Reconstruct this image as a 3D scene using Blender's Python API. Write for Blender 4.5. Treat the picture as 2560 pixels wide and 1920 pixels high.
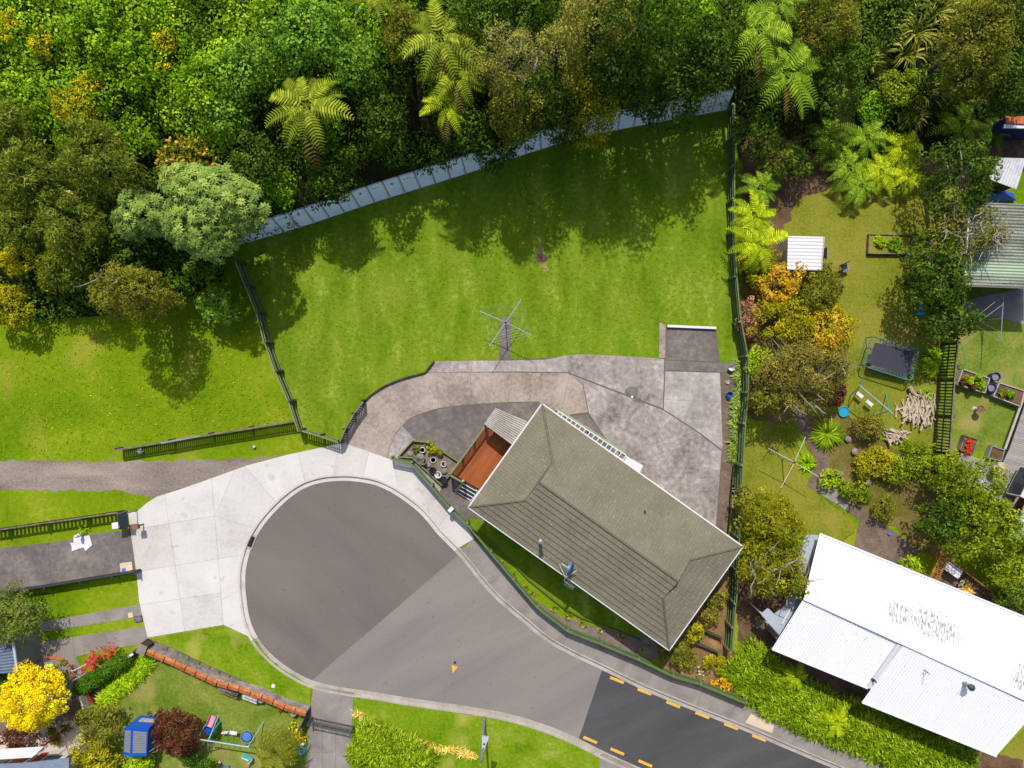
import bpy, bmesh, math, random
import numpy as np
from mathutils import Vector, Matrix
from mathutils.geometry import intersect_point_tri_2d
random.seed(7)
RNG = np.random.default_rng(11)
for o in list(bpy.data.objects):
    bpy.data.objects.remove(o)
SC = bpy.context.scene
COL = SC.collection

# ---------------------------------------------------------------- camera, sky, sun, exposure
HC = 45.0                                    # the drone hovers 45 m above the street, looking straight down
FPX = 2560 * 24.0 / 36.0                     # 24 mm lens on a 36 mm sensor
cam_d = bpy.data.cameras.new('camera'); cam_d.lens = 24; cam_d.sensor_width = 36; cam_d.clip_end = 600
cam = bpy.data.objects.new('camera', cam_d); COL.objects.link(cam)
cam.location = (0, 0, HC); cam.rotation_euler = (0, 0, 0)
SC.camera = cam
SUN_EL = math.radians(51.0)
SUN_DIR = Vector((-0.075, 1.0, 0)).normalized() * math.cos(SUN_EL) + Vector((0, 0, math.sin(SUN_EL)))   # towards the sun
W = bpy.data.worlds.new('World'); SC.world = W; W.use_nodes = True
wn = W.node_tree.nodes; wl = W.node_tree.links
sky = wn.new('ShaderNodeTexSky'); sky.sky_type = 'NISHITA'; sky.sun_disc = False
sky.sun_elevation = SUN_EL; sky.sun_rotation = math.atan2(SUN_DIR.x, SUN_DIR.y)
sky.air_density = 1.0; sky.dust_density = 2.5; sky.ozone_density = 1.0
wn['Background'].inputs[1].default_value = 0.14
wl.new(sky.outputs[0], wn['Background'].inputs[0])
sun_d = bpy.data.lights.new('sun', 'SUN'); sun_d.energy = 4.3; sun_d.angle = math.radians(0.6); sun_d.color = (1.0, 0.955, 0.88)
sun = bpy.data.objects.new('sun', sun_d); COL.objects.link(sun)
sun.rotation_euler = SUN_DIR.to_track_quat('Z', 'Y').to_euler()
SC.view_settings.view_transform = 'Standard'; SC.view_settings.look = 'None'
SC.view_settings.exposure = 0.3; SC.view_settings.gamma = 1.0
SC.view_settings.use_curve_mapping = False
SC.cycles.max_bounces = 6; SC.cycles.diffuse_bounces = 3; SC.cycles.transparent_max_bounces = 6
SC.cycles.use_adaptive_sampling = True

# ---------------------------------------------------------------- places and small maths
def P(px, py, z=0.0):
    "the spot at height z that lies on the surveyed plan position (px, py)"
    k = (HC - z) / FPX
    return Vector(((px - 1280) * k, (960 - py) * k, z))
def PL(pts, z=0.0):
    return [P(x, y, z) for x, y in pts]
def cr(pts, n=6, closed=False):
    "Catmull-Rom through 2D/3D points"
    pts = [Vector(p) for p in pts]; m = len(pts); out = []
    rng = range(m if closed else m - 1)
    for i in rng:
        if closed:
            a, b, c, d = pts[(i-1) % m], pts[i], pts[(i+1) % m], pts[(i+2) % m]
        else:
            a, b, c, d = pts[max(i-1, 0)], pts[i], pts[i+1], pts[min(i+2, m-1)]
        for k in range(n):
            t = k / n
            out.append(0.5*((2*b) + (c-a)*t + (2*a-5*b+4*c-d)*t*t + (3*b-a-3*c+d)*t*t*t))
    if not closed: out.append(pts[-1])
    return out
def rough(pts, step=0.35, amp=0.05, seed=1):
    "a wandering edge: world polygon resampled and pushed about"
    r = random.Random(seed); out = []
    m = len(pts)
    for i in range(m):
        a, b = pts[i], pts[(i+1) % m]
        n = max(1, int((b-a).length/step)); d = (b-a); nr = Vector((-d.y, d.x, 0)).normalized() if d.length > 0 else Vector((0,0,0))
        for k in range(n):
            out.append(a + d*(k/n) + nr*r.gauss(0, amp))
    return out
def lin(c):
    return tuple(((v/255)/12.92 if v/255 <= 0.04045 else ((v/255+0.055)/1.055)**2.4) for v in c)
def alb(c, k=1.68):
    "surface colour whose sunlit look is c"
    return tuple(min(0.86, v/k) for v in lin(c)) + (1.0,)

# ---------------------------------------------------------------- materials
def _new(name):
    m = bpy.data.materials.new(name); m.use_nodes = True
    nt = m.node_tree; return m, nt, nt.nodes, nt.links, nt.nodes['Principled BSDF']
def _ramp(n, cols, stops=None):
    r = n.new('ShaderNodeValToRGB'); cr_ = r.color_ramp
    k = len(cols)
    stops = stops or ([0.34 + 0.32*i/max(1, k-1) for i in range(k)])
    while len(cr_.elements) < k: cr_.elements.new(0.5)
    for i in range(k):
        cr_.elements[i].position = stops[i]; cr_.elements[i].color = cols[i]
    return r
def PM(name, cols, s1=1.0, s2=12.0, mix=0.45, rough_=0.85, bump=0.0, bs=40.0, stops=None, stretch=None, rot=0.0, raw=False, metal=0.0, spec=0.3, uv=False, dist=0.6, speck=None, bands=None):
    "two-scale noise over world position through a colour ramp, fine relief"
    m, nt, n, l, b = _new(name)
    if uv:
        tc = n.new('ShaderNodeUVMap'); src = tc.outputs[0]
    else:
        tc = n.new('ShaderNodeNewGeometry'); src = tc.outputs['Position']
    mp = n.new('ShaderNodeMapping'); mp.vector_type = 'POINT'
    mp.inputs['Rotation'].default_value = (0, 0, rot)
    if stretch: mp.inputs['Scale'].default_value = stretch
    l.new(src, mp.inputs[0])
    if rot and stretch:     # rotate first, then stretch
        mp.inputs['Scale'].default_value = (1, 1, 1)
        mp2 = n.new('ShaderNodeMapping'); mp2.inputs['Scale'].default_value = stretch
        l.new(mp.outputs[0], mp2.inputs[0]); vec = mp2.outputs[0]
    else: vec = mp.outputs[0]
    a = n.new('ShaderNodeTexNoise'); a.inputs['Scale'].default_value = s1; a.inputs['Detail'].default_value = 6; a.inputs['Distortion'].default_value = dist
    c = n.new('ShaderNodeTexNoise'); c.inputs['Scale'].default_value = s2; c.inputs['Detail'].default_value = 5; c.inputs['Roughness'].default_value = 0.65
    l.new(vec, a.inputs[0]); l.new(src, c.inputs[0])
    mx = n.new('ShaderNodeMix'); mx.inputs[0].default_value = mix
    l.new(a.outputs[0], mx.inputs[2]); l.new(c.outputs[0], mx.inputs[3])
    r = _ramp(n, [tuple(x) + ((1.0,) if len(x) == 3 else ()) if raw else alb(x) for x in cols], stops)
    fac = mx.outputs[0]
    if bands:       # faint mowing lines: (metres apart, strength)
        wv = n.new('ShaderNodeTexWave'); wv.wave_type = 'BANDS'; wv.bands_direction = 'X'; wv.inputs['Scale'].default_value = 0.314/bands[0]; wv.inputs['Distortion'].default_value = 1.6; wv.inputs['Detail'].default_value = 3; wv.inputs['Detail Scale'].default_value = 2.0
        l.new(src, wv.inputs[0])
        ma = n.new('ShaderNodeMath'); ma.operation = 'MULTIPLY_ADD'; ma.inputs[1].default_value = bands[1]; l.new(wv.outputs['Fac'], ma.inputs[0]); l.new(fac, ma.inputs[2])
        sb = n.new('ShaderNodeMath'); sb.operation = 'SUBTRACT'; sb.inputs[1].default_value = bands[1]*0.5; l.new(ma.outputs[0], sb.inputs[0]); fac = sb.outputs[0]
    l.new(fac, r.inputs[0])
    outc = r.outputs[0]
    if speck:
        sc_, thr, colr = speck[:3]; soft = speck[3] if len(speck) > 3 else 0.04
        v = n.new('ShaderNodeTexNoise'); v.inputs['Scale'].default_value = sc_; v.inputs['Detail'].default_value = 2
        l.new(src, v.inputs[0])
        mr = n.new('ShaderNodeMapRange'); mr.inputs[1].default_value = thr; mr.inputs[2].default_value = thr + soft; mr.inputs[4].default_value = speck[4] if len(speck) > 4 else 1.0
        l.new(v.outputs[0], mr.inputs[0])
        mc = n.new('ShaderNodeMix'); mc.data_type = 'RGBA'; mc.inputs[7].default_value = alb(colr)
        l.new(mr.outputs[0], mc.inputs[0]); l.new(outc, mc.inputs[6]); outc = mc.outputs[2]
    l.new(outc, b.inputs['Base Color'])
    b.inputs['Roughness'].default_value = rough_; b.inputs['Metallic'].default_value = metal
    b.inputs['Specular IOR Level'].default_value = spec
    if bump:
        bt = n.new('ShaderNodeTexNoise'); bt.inputs['Scale'].default_value = bs; bt.inputs['Detail'].default_value = 4
        l.new(src, bt.inputs[0])
        bp = n.new('ShaderNodeBump'); bp.inputs['Strength'].default_value = bump; bp.inputs['Distance'].default_value = 0.05
        l.new(bt.outputs[0], bp.inputs['Height']); l.new(bp.outputs[0], b.inputs['Normal'])
    return m
def FLAT(name, c, rough_=0.5, metal=0.0, spec=0.4, var=0.12, s=3.0):
    "painted / plastic colour with a little dirt"
    d = tuple(v*(1-var) for v in c)
    return PM(name, [d, c], s1=s, s2=s*9, rough_=rough_, metal=metal, spec=spec)
def LEAF(name, cols, trans=0.28, rough_=0.6, spec=0.08, k=0.85):
    "leaves: each face carries its own tint"
    m, nt, n, l, b = _new(name)
    at = n.new('ShaderNodeAttribute'); at.attribute_name = 'tint'
    cols = [(c[0], c[1], c[2]*0.75) for c in cols]
    r = _ramp(n, [alb(c, k) for c in cols], [i/(max(1, len(cols)-1)) for i in range(len(cols))])
    l.new(at.outputs['Fac'], r.inputs[0]); l.new(r.outputs[0], b.inputs['Base Color'])
    b.inputs['Roughness'].default_value = rough_; b.inputs['Specular IOR Level'].default_value = spec
    t = n.new('ShaderNodeBsdfTranslucent'); l.new(r.outputs[0], t.inputs[0])
    ms = n.new('ShaderNodeMixShader'); ms.inputs[0].default_value = trans
    l.new(b.outputs[0], ms.inputs[1]); l.new(t.outputs[0], ms.inputs[2]); l.new(ms.outputs[0], n['Material Output'].inputs[0])
    return m

# ---------------------------------------------------------------- objects
def wloc(o):
    v = Vector((0, 0, 0))
    while o is not None:
        v = v + o.location; o = o.parent
    return v
def tag(o, label=None, cat=None, group=None, kind=None):
    if label: o['label'] = label
    if cat: o['category'] = cat
    if group: o['group'] = group
    if kind: o['kind'] = kind
    return o
def thing(name, label, cat, loc, group=None):
    o = bpy.data.objects.new(name, None); o.empty_display_size = 0.2; COL.objects.link(o)
    o.location = loc
    return tag(o, label, cat, group)
class MB:
    "collects shapes in world coordinates; build() links them as one mesh object"
    def __init__(s): s.v = []; s.f = []; s.uv = None
    def add(s, verts, faces):
        k = len(s.v); s.v += [tuple(x) for x in verts]; s.f += [tuple(i + k for i in f) for f in faces]; return s
    def quad(s, a, b, c, d): return s.add([a, b, c, d], [(0, 1, 2, 3)])
    def sheet(s, pts): return s.add(pts, [tuple(range(len(pts)))])
    def prism(s, pts, z0, z1):
        n = len(pts)
        return s.add([(p[0], p[1], z0) for p in pts] + [(p[0], p[1], z1) for p in pts],
                     [tuple(range(n-1, -1, -1)), tuple(range(n, 2*n))] + [(i, (i+1) % n, n+(i+1) % n, n+i) for i in range(n)])
    def slab(s, pts, t):
        "polygon lying anywhere, thickened downwards by t"
        n = len(pts); q = [Vector(p) for p in pts]
        return s.add(q + [p - Vector((0, 0, t)) for p in q],
                     [tuple(range(n)), tuple(range(2*n-1, n-1, -1))] + [(i, n+i, n+(i+1) % n, (i+1) % n) for i in range(n)])
    def box(s, c, size, rz=0.0):
        cx, cy, cz = c; a, b, h = size[0]/2, size[1]/2, size[2]/2; co, si = math.cos(rz), math.sin(rz)
        V = [(cx + x*co - y*si, cy + x*si + y*co, cz + z) for z in (-h, h) for x, y in ((-a, -b), (a, -b), (a, b), (-a, b))]
        return s.add(V, [(3, 2, 1, 0), (4, 5, 6, 7), (0, 1, 5, 4), (1, 2, 6, 5), (2, 3, 7, 6), (3, 0, 4, 7)])
    def beam(s, p, q, w, h):
        "square bar from p to q, w wide sideways, h high"
        p, q = Vector(p), Vector(q); d = (q-p)
        if d.length < 1e-6: return s
        d.normalize(); up = Vector((0, 0, 1)) if abs(d.z) < 0.95 else Vector((0, 1, 0))
        sd = d.cross(up).normalized(); u = sd.cross(d).normalized(); a = sd*w/2; b = u*h/2
        V = [p-a-b, p+a-b, p+a+b, p-a+b, q-a-b, q+a-b, q+a+b, q-a+b]
        return s.add(V, [(0, 1, 2, 3), (7, 6, 5, 4), (0, 4, 5, 1), (1, 5, 6, 2), (2, 6, 7, 3), (3, 7, 4, 0)])
    def tube(s, path, r, sides=6, r1=None, cap=True):
        path = [Vector(p) for p in path]; n = len(path); rings = []
        for i, p in enumerate(path):
            d = (path[min(i+1, n-1)] - path[max(i-1, 0)])
            if d.length < 1e-9: d = Vector((0, 0, 1))
            d.normalize(); up = Vector((0, 0, 1)) if abs(d.z) < 0.9 else Vector((1, 0, 0))
            a = d.cross(up).normalized(); b = a.cross(d).normalized()
            rr = r if r1 is None else r + (r1-r)*i/max(1, n-1)
            rings.append([p + a*rr*math.cos(2*math.pi*k/sides) + b*rr*math.sin(2*math.pi*k/sides) for k in range(sides)])
        V = [v for rg in rings for v in rg]; F = []
        for i in range(n-1):
            for k in range(sides):
                k2 = (k+1) % sides
                F.append((i*sides+k, i*sides+k2, (i+1)*sides+k2, (i+1)*sides+k))
        if cap: F += [tuple(range(sides-1, -1, -1)), tuple(range((n-1)*sides, n*sides))]
        return s.add(V, F)
    def lathe(s, c, prof, sides=16, sx=1.0, sy=1.0):
        "turned shape: prof is a list of (radius, height)"
        c = Vector(c); V = []; F = []
        for r, h in prof:
            V += [(c.x + sx*r*math.cos(2*math.pi*k/sides), c.y + sy*r*math.sin(2*math.pi*k/sides), c.z + h) for k in range(sides)]
        for i in range(len(prof)-1):
            for k in range(sides):
                k2 = (k+1) % sides; F.append((i*sides+k, i*sides+k2, (i+1)*sides+k2, (i+1)*sides+k))
        F.append(tuple(range(sides-1, -1, -1))); F.append(tuple(range((len(prof)-1)*sides, len(prof)*sides)))
        return s.add(V, F)
    def build(s, name, mat, parent=None, smooth=False, uvs=None):
        me = bpy.data.meshes.new(name)
        off = wloc(parent) if parent is not None else Vector((0, 0, 0))
        me.from_pydata([(x-off.x, y-off.y, z-off.z) for x, y, z in s.v], [], s.f)
        if uvs is not None:
            ul = me.uv_layers.new(name='UVMap'); ul.data.foreach_set('uv', np.array([uvs[i] for f in s.f for i in f], dtype=np.float32).ravel())
        if smooth: me.polygons.foreach_set('use_smooth', [True]*len(me.polygons))
        me.materials.append(mat); me.update()
        o = bpy.data.objects.new(name, me); COL.objects.link(o)
        if parent is not None: o.parent = parent
        return o
def sheet(name, pts, z, mat, kind='structure', label=None, cat=None, parent=None, thick=0.0):
    "flat ground patch (px polygon)"
    w = [P(x, y, 0) for x, y in pts]; w = [Vector((p.x, p.y, z)) for p in w]
    m = MB(); (m.slab(w, thick) if thick else m.sheet(w)); o = m.build(name, mat, parent)
    return tag(o, label, cat, kind=kind) if parent is None else o
def orient_up(m):
    pass
def inside(p, poly):
    x, y = p[0], p[1]; c = False; n = len(poly); j = n-1
    for i in range(n):
        xi, yi, xj, yj = poly[i][0], poly[i][1], poly[j][0], poly[j][1]
        if (yi > y) != (yj > y) and x < (xj-xi)*(y-yi)/(yj-yi)+xi: c = not c
        j = i
    return c
def slabs(name, pts, cuts, z, mats, parent, gap=0.012, thick=0.10, seed=3, part='slab', smoothpts=True, lift=0.004):
    "a concrete area cut into its cast slabs along the joints; every slab an object"
    r = random.Random(seed)
    bm = bmesh.new(); vs = [bm.verts.new((P(x, y).x, P(x, y).y, 0)) for x, y in pts]; bm.faces.new(vs)
    for (a, b) in cuts:
        A, B = P(*a), P(*b); d = (B-A)
        smp = [A + d*t for t in (0.04, 0.12, 0.25, 0.4, 0.5, 0.6, 0.75, 0.88, 0.96)]
        fs = [f for f in bm.faces if sum(inside(p, [v.co for v in f.verts]) for p in smp) >= 2]
        if not fs: continue
        g = set(fs)
        for f in fs: g.update(f.edges); g.update(f.verts)
        bmesh.ops.bisect_plane(bm, geom=list(g), plane_co=A, plane_no=Vector((-d.y, d.x, 0)).normalized(), dist=1e-4)
    out = []
    for f in list(bm.faces):
        poly = [v.co.copy() for v in f.verts]
        n = len(poly); area = sum(poly[i].x*poly[(i+1) % n].y - poly[(i+1) % n].x*poly[i].y for i in range(n))/2
        if area < 0: poly.reverse()
        if abs(area) < 0.02: continue
        ins = []
        for i in range(n):
            a, b, c = poly[i-1], poly[i], poly[(i+1) % n]
            d1 = (b-a); d2 = (c-b)
            if d1.length < 1e-5 or d2.length < 1e-5: ins.append(b.copy()); continue
            d1.normalize(); d2.normalize(); n1 = Vector((-d1.y, d1.x, 0)); n2 = Vector((-d2.y, d2.x, 0)); nn = n1+n2
            if nn.length < 1e-3: ins.append(b + n1*gap/2); continue
            nn.normalize(); ins.append(b + nn*(gap/2)/max(0.4, nn.dot(n1)))
        zz = z + r.uniform(-lift, lift)
        m = MB(); m.slab([Vector((p.x, p.y, zz)) for p in ins], thick)
        out.append(m.build(part, mats[r.randrange(len(mats))] if isinstance(mats, list) else mats, parent))
    bm.free()
    return out
def copy_tree(o, loc=None, rz=None, parent=None, sc=None):
    c = o.copy(); COL.objects.link(c)
    c.parent = parent
    for ch in list(o.children): copy_tree(ch, parent=c)
    if loc is not None: c.location = loc
    if rz is not None: c.rotation_euler = (0, 0, rz)
    if sc is not None: c.scale = (sc, sc, sc)
    return c

# ================================================================ MATERIALS
M = {}
M['wild'] = PM('wild_grass', [(82,116,2),(112,144,6),(134,158,16),(166,172,54)], s1=0.16, s2=3.2, mix=0.42, rough_=0.95, bump=0.8, bs=16, spec=0.1, speck=(0.22, 0.54, (172,168,60), .16, .7))
M['lawn'] = PM('mown_lawn', [(90,122,10),(112,142,20),(130,156,34),(164,180,72)], s1=0.5, s2=3.4, mix=0.5, rough_=0.95, bump=0.6, bs=22, spec=0.1, stretch=(1.6, 0.5, 1), dist=0.2, bands=(1.1, 0.02), speck=(0.3, 0.55, (150,162,58), .16, .35))
M['backlawn'] = PM('back_lawn', [(96,112,14),(128,136,36),(150,148,54),(166,150,74)], s1=0.4, s2=6.0, mix=0.5, rough_=0.95, bump=0.5, bs=22, spec=0.1)
M['gardenlawn'] = PM('garden_lawn', [(88,116,26),(112,136,40),(136,148,60),(168,158,96)], s1=0.5, s2=5.0, mix=0.5, rough_=0.95, bump=0.5, bs=22, spec=0.1, speck=(0.35, 0.54, (176,160,96), .16, .8))
M['verge'] = PM('verge_grass', [(88,122,4),(114,148,12),(136,160,32),(172,176,88)], s1=0.5, s2=5.0, mix=0.5, rough_=0.95, bump=0.6, bs=20, spec=0.1, speck=(0.4, 0.54, (182,176,84), .14, .8))
M['scrub'] = PM('scrubby_ground', [(84,92,30),(112,108,44),(134,116,66),(160,132,88)], s1=0.7, s2=7, mix=0.5, rough_=0.95, bump=0.5, bs=24, spec=0.1)
M['soil'] = PM('garden_soil', [(86,68,52),(118,92,70),(146,116,90)], s1=1.2, s2=14, rough_=0.95, bump=0.5, bs=30, spec=0.1)
M['mulch'] = PM('bark_mulch', [(98,84,76),(142,126,116),(176,160,148)], s1=2.0, s2=28, mix=0.7, rough_=0.95, bump=0.7, bs=45, spec=0.1)
M['bank'] = PM('bank_soil', [(30,38,14),(48,56,22),(70,66,34)], s1=0.8, s2=8, rough_=1.0, bump=0.6, bs=20, spec=0.05)
M['dirt'] = PM('dry_dirt', [(112,84,58),(150,116,80),(186,150,104)], s1=0.8, s2=12, rough_=0.95, bump=0.4, bs=30, spec=0.1)
M['gravel'] = PM('gravel_lane', [(124,112,102),(152,138,128),(172,158,146),(198,172,142)], s1=0.6, s2=7, mix=0.42, rough_=0.95, bump=0.5, bs=60, spec=0.1, stretch=(0.35, 1.2, 1), speck=(9, 0.69, (118,124,60)))
M['asphalt'] = PM('asphalt_old', [(112,103,99),(123,114,109),(134,125,119)], s1=0.18, s2=9, mix=0.4, rough_=0.9, bump=0.25, bs=90, spec=0.25, rot=0.7, stretch=(0.5, 1.6, 1), speck=(2.6, 0.70, (98,92,88), .06, .5))
M['asphalt_l'] = PM('asphalt_pale', [(130,123,118),(144,137,131),(157,150,142)], s1=0.25, s2=9, mix=0.4, rough_=0.9, bump=0.25, bs=90, spec=0.25, rot=-0.5, stretch=(0.35, 1.5, 1), speck=(2.4, 0.70, (118,112,108), .06, .5))
M['asphalt_d'] = PM('asphalt_new', [(70,69,71),(82,81,83),(96,94,95)], s1=0.3, s2=10, mix=0.4, rough_=0.85, bump=0.3, bs=90, spec=0.3, rot=-0.4, stretch=(0.4, 1.6, 1))
CONC = lambda nm, a, b, c, s=0.9: PM(nm, [a, b, c], s1=s, s2=5, mix=0.4, rough_=0.85, bump=0.15, bs=40, spec=0.25, dist=0.8, speck=(0.9, 0.66, tuple(v*.93 for v in b)))
M['newconc'] = [CONC('new_concrete_a', (200,194,187), (221,216,210), (230,225,219), 0.35), CONC('new_concrete_b', (196,190,182), (217,211,204), (228,223,216), 0.4), CONC('new_concrete_c', (212,208,203), (226,221,216), (234,230,224), 0.45)]
M['ramp'] = [PM('ramp_concrete_%d' % i, [(132,121,113),(168+i*4,153+i*4,142+i*3),(200,186,174)], s1=0.45, s2=4, mix=0.5, rough_=0.85, bump=0.25, bs=30, spec=0.2, dist=0.7) for i in range(3)]
M['oldconc'] = [PM('old_concrete_%d' % i, [(120+i*3,112+i*3,108+i*3),(152+i*4,142+i*4,138+i*4),(176,166,161),(208,199,194)], s1=0.55, s2=3.2, mix=0.5, rough_=0.88, bump=0.2, bs=30, spec=0.2, dist=0.5, stops=[0.38,0.47,0.55,0.65]) for i in range(3)]
M['paleconc'] = [PM('pale_concrete_%d' % i, [(146,137,133),(180,171,166),(212,204,199)], s1=0.6, s2=3.4, mix=0.5, rough_=0.88, bump=0.2, bs=30, spec=0.2, dist=0.6) for i in range(2)]
M['darkconc'] = PM('dark_concrete', [(102,94,91),(124,115,112),(152,142,136)], s1=0.5, s2=3.0, mix=0.5, rough_=0.88, bump=0.2, bs=30, spec=0.2, dist=0.6)
M['pathconc'] = PM('footpath_concrete', [(134,126,120),(154,146,140),(172,164,156)], s1=0.8, s2=12, mix=0.4, rough_=0.88, bump=0.2, bs=40, spec=0.2)
M['kerb'] = PM('kerb_concrete', [(158,148,138),(186,176,165),(204,195,184)], s1=1.0, s2=14, rough_=0.85, bump=0.2, bs=40, spec=0.2)
M['brownconc'] = PM('brown_concrete', [(100,86,74),(124,108,94),(150,130,112)], s1=0.7, s2=7, rough_=0.9, bump=0.2, bs=30, spec=0.2, dist=1.5)
M['newkerb'] = PM('new_kerb_concrete', [(194,184,174),(216,207,198),(226,218,210)], s1=1.0, s2=12, rough_=0.85, bump=0.2, bs=40, spec=0.2)
M['yellow'] = PM('road_yellow', [(232,176,60),(244,194,84)], s1=4, s2=30, rough_=0.7)
M['wallconc'] = PM('wall_concrete', [(.66,.67,.67),(.76,.77,.77),(.82,.83,.83)], raw=True, s1=1.3, s2=10, rough_=0.85, bump=0.15, bs=30, spec=0.2)
M['dark'] = FLAT('dark_slot', (40,40,40), 0.9)
M['white'] = FLAT('white_paint', (246,244,246), 0.4, var=0.04)
M['offwhite'] = FLAT('off_white', (226,222,212), 0.6, var=0.08)
M['black'] = FLAT('black_plastic', (38,38,42), 0.5)
M['charcoal'] = FLAT('charcoal_metal', (64,66,74), 0.5)
M['grey'] = FLAT('grey_paint', (150,150,150), 0.6)
M['steel'] = FLAT('galvanised_steel', (176,182,188), 0.4, metal=0.3)
M['blue'] = FLAT('blue_plastic', (24,96,214), 0.35)
M['navy'] = FLAT('navy_paint', (24,40,120), 0.5)
M['cyan'] = FLAT('cyan_plastic', (40,180,214), 0.35)
M['teal'] = FLAT('teal_plastic', (70,206,190), 0.4)
M['aqua'] = FLAT('pale_blue_tube', (176,214,222), 0.35)
M['pink'] = FLAT('pink_plastic', (244,176,206), 0.35)
M['magenta'] = FLAT('magenta_plastic', (214,96,180), 0.4)
M['red'] = FLAT('red_paint', (196,48,36), 0.5)
M['greenp'] = FLAT('sage_paint', (132,146,92), 0.6)
M['greend'] = FLAT('dark_green_stain', (90,104,68), 0.75, var=0.3)
M['greenm'] = FLAT('mid_green_paint', (112,136,80), 0.65, var=0.2)
M['timber'] = PM('weathered_timber', [(92,84,72),(132,122,106),(166,154,134)], s1=2, s2=20, rough_=0.9, bump=0.3, bs=40, spec=0.1)
M['timberdark'] = PM('dark_timber', [(46,40,32),(74,64,52),(108,96,78)], s1=2, s2=20, rough_=0.9, bump=0.3, bs=40, spec=0.1)
M['timbergold'] = PM('golden_timber', [(150,100,40),(186,130,62),(208,160,92)], s1=2, s2=20, rough_=0.8, bump=0.2, bs=40, spec=0.15)
M['timberbrown'] = PM('brown_timber', [(104,70,46),(140,98,66),(172,130,92)], s1=2, s2=20, rough_=0.85, bump=0.2, bs=40, spec=0.15)
M['terracotta'] = PM('terracotta', [(170,86,40),(204,118,62),(222,160,112)], s1=2.5, s2=16, rough_=0.85, bump=0.25, bs=30)
M['stone'] = PM('river_stone', [(116,106,98),(146,136,126),(172,162,150)], s1=3, s2=18, rough_=0.85)
M['drift'] = PM('driftwood', [(176,154,128),(206,186,160),(228,212,190)], s1=3, s2=20, rough_=0.9, bump=0.2)
M['bark'] = PM('tree_bark', [(64,56,44),(92,82,66),(122,110,92)], s1=3, s2=20, rough_=0.95, bump=0.4)
M['palebark'] = PM('pale_bark', [(146,136,116),(176,166,146),(200,192,174)], s1=3, s2=16, rough_=0.9, bump=0.2)

# ================================================================ SETTING: ground, hillside, road, pavements
LOW = [(2400,2255),(1720,1972),(1596,1920),(1506,1879),(1436,1844),(1362,1814),(1280,1789),(1198,1773),(1096,1758),(1014,1746),(932,1732),(850,1720),(779,1703),(720,1672),(672,1633),(642,1595),(623,1551),(614,1500),(611,1450),(615,1410),(630,1360),(656,1315),(690,1275),(729,1240),(765,1218),(805,1206),(845,1202),(885,1203),(932,1211),(965,1224),(993,1240),(1020,1259),(1047,1281),(1070,1306),(1096,1338),(1137,1379),(1170,1417),(1198,1453),(1243,1502),(1301,1551),(1362,1601),(1424,1637),(1502,1674),(1600,1722),(1700,1764),(1857,1826),(1990,1883),(2090,1925),(2200,1972),(2900,2265)]
EDGE = [Vector((p.x, p.y, 0)) for p in cr([P(*q) for q in LOW], 4)]
def offset(line, d):
    out = []
    for i, p in enumerate(line):
        t = (line[min(i+1, len(line)-1)] - line[max(i-1, 0)]); t.normalize()
        out.append(p + Vector((-t.y, t.x, 0))*d)
    return out
KW = 0.40
# walking the line the road lies on the right hand, so the kerb is on the left (+)
OUT = offset(EDGE, KW)
ZR = -0.11
a, b = OUT[0], OUT[-1]
BIG = 170.0
ground_pts = OUT + [Vector((BIG, b.y-40, 0)), Vector((BIG, BIG, 0)), Vector((-BIG, BIG, 0)), Vector((-BIG, -BIG, 0)), Vector((a.x+60, -BIG, 0))]
m = MB(); m.sheet(ground_pts); g = m.build('ground', M['wild']); tag(g, kind='structure')
m = MB(); m.sheet([Vector((p.x, p.y, ZR-0.06)) for p in offset(EDGE, 0.6)] ); tag(m.build('road_base', M['asphalt_d']), kind='structure')
# the asphalt, in three ages
def road_part(name, cuts, mat):
    "each cut removes what lies on its left"
    bm = bmesh.new(); bm.faces.new([bm.verts.new((p.x, p.y, ZR)) for p in EDGE])
    for q in cuts:
        A, B = P(*q[0]), P(*q[1]); d = B-A
        bmesh.ops.bisect_plane(bm, geom=bm.verts[:]+bm.edges[:]+bm.faces[:], plane_co=(A.x, A.y, 0), plane_no=Vector((-d.y, d.x, 0)).normalized(), clear_outer=True)
    me = bpy.data.meshes.new(name); bm.to_mesh(me); bm.free(); me.materials.append(mat)
    o = bpy.data.objects.new(name, me); COL.objects.link(o); return tag(o, kind='structure')
C1 = ((783,1699),(1141,1392)); C2 = ((1447,1850),(1505,1678))
road_part('turning_circle', [(C1[1], C1[0])], M['asphalt'])
road_part('throat_road', [C1, (C2[1], C2[0])], M['asphalt_l'])
road_part('street_road', [C2], M['asphalt_d'])
# kerb and channel swept along the road edge, a real step
def sweep(name, line, prof, mat, i0=0, i1=None):
    seg = line[i0:i1]; cols = [offset(seg, d) for d, z in prof]; m = MB(); n = len(seg); k = len(prof)
    V = [Vector((cols[j][i].x, cols[j][i].y, prof[j][1])) for i in range(n) for j in range(k)]
    F = [(i*k+j, i*k+j+1, (i+1)*k+j+1, (i+1)*k+j) for i in range(n-1) for j in range(k-1)]
    m.add(V, F); return m.build(name, mat)
KPROF = [(-0.02, ZR-0.05), (-0.02, ZR+0.012), (0.24, ZR+0.004), (0.27, 0.0), (0.30, 0.02), (0.44, 0.022), (0.44, -0.1)]
def near(px, py):
    w = P(px, py); return min(range(len(EDGE)), key=lambda i: (EDGE[i] - Vector((w.x, w.y, 0))).length)
ka, kb_ = near(642,1595), near(1137,1379)
for nm, i0_, i1_, mt in (('kerb', 0, ka+1, M['kerb']), ('kerb', ka, kb_+1, M['newkerb']), ('kerb', kb_, None, M['kerb'])): tag(sweep(nm, EDGE, KPROF, mt, i0_, i1_), kind='structure')

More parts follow.
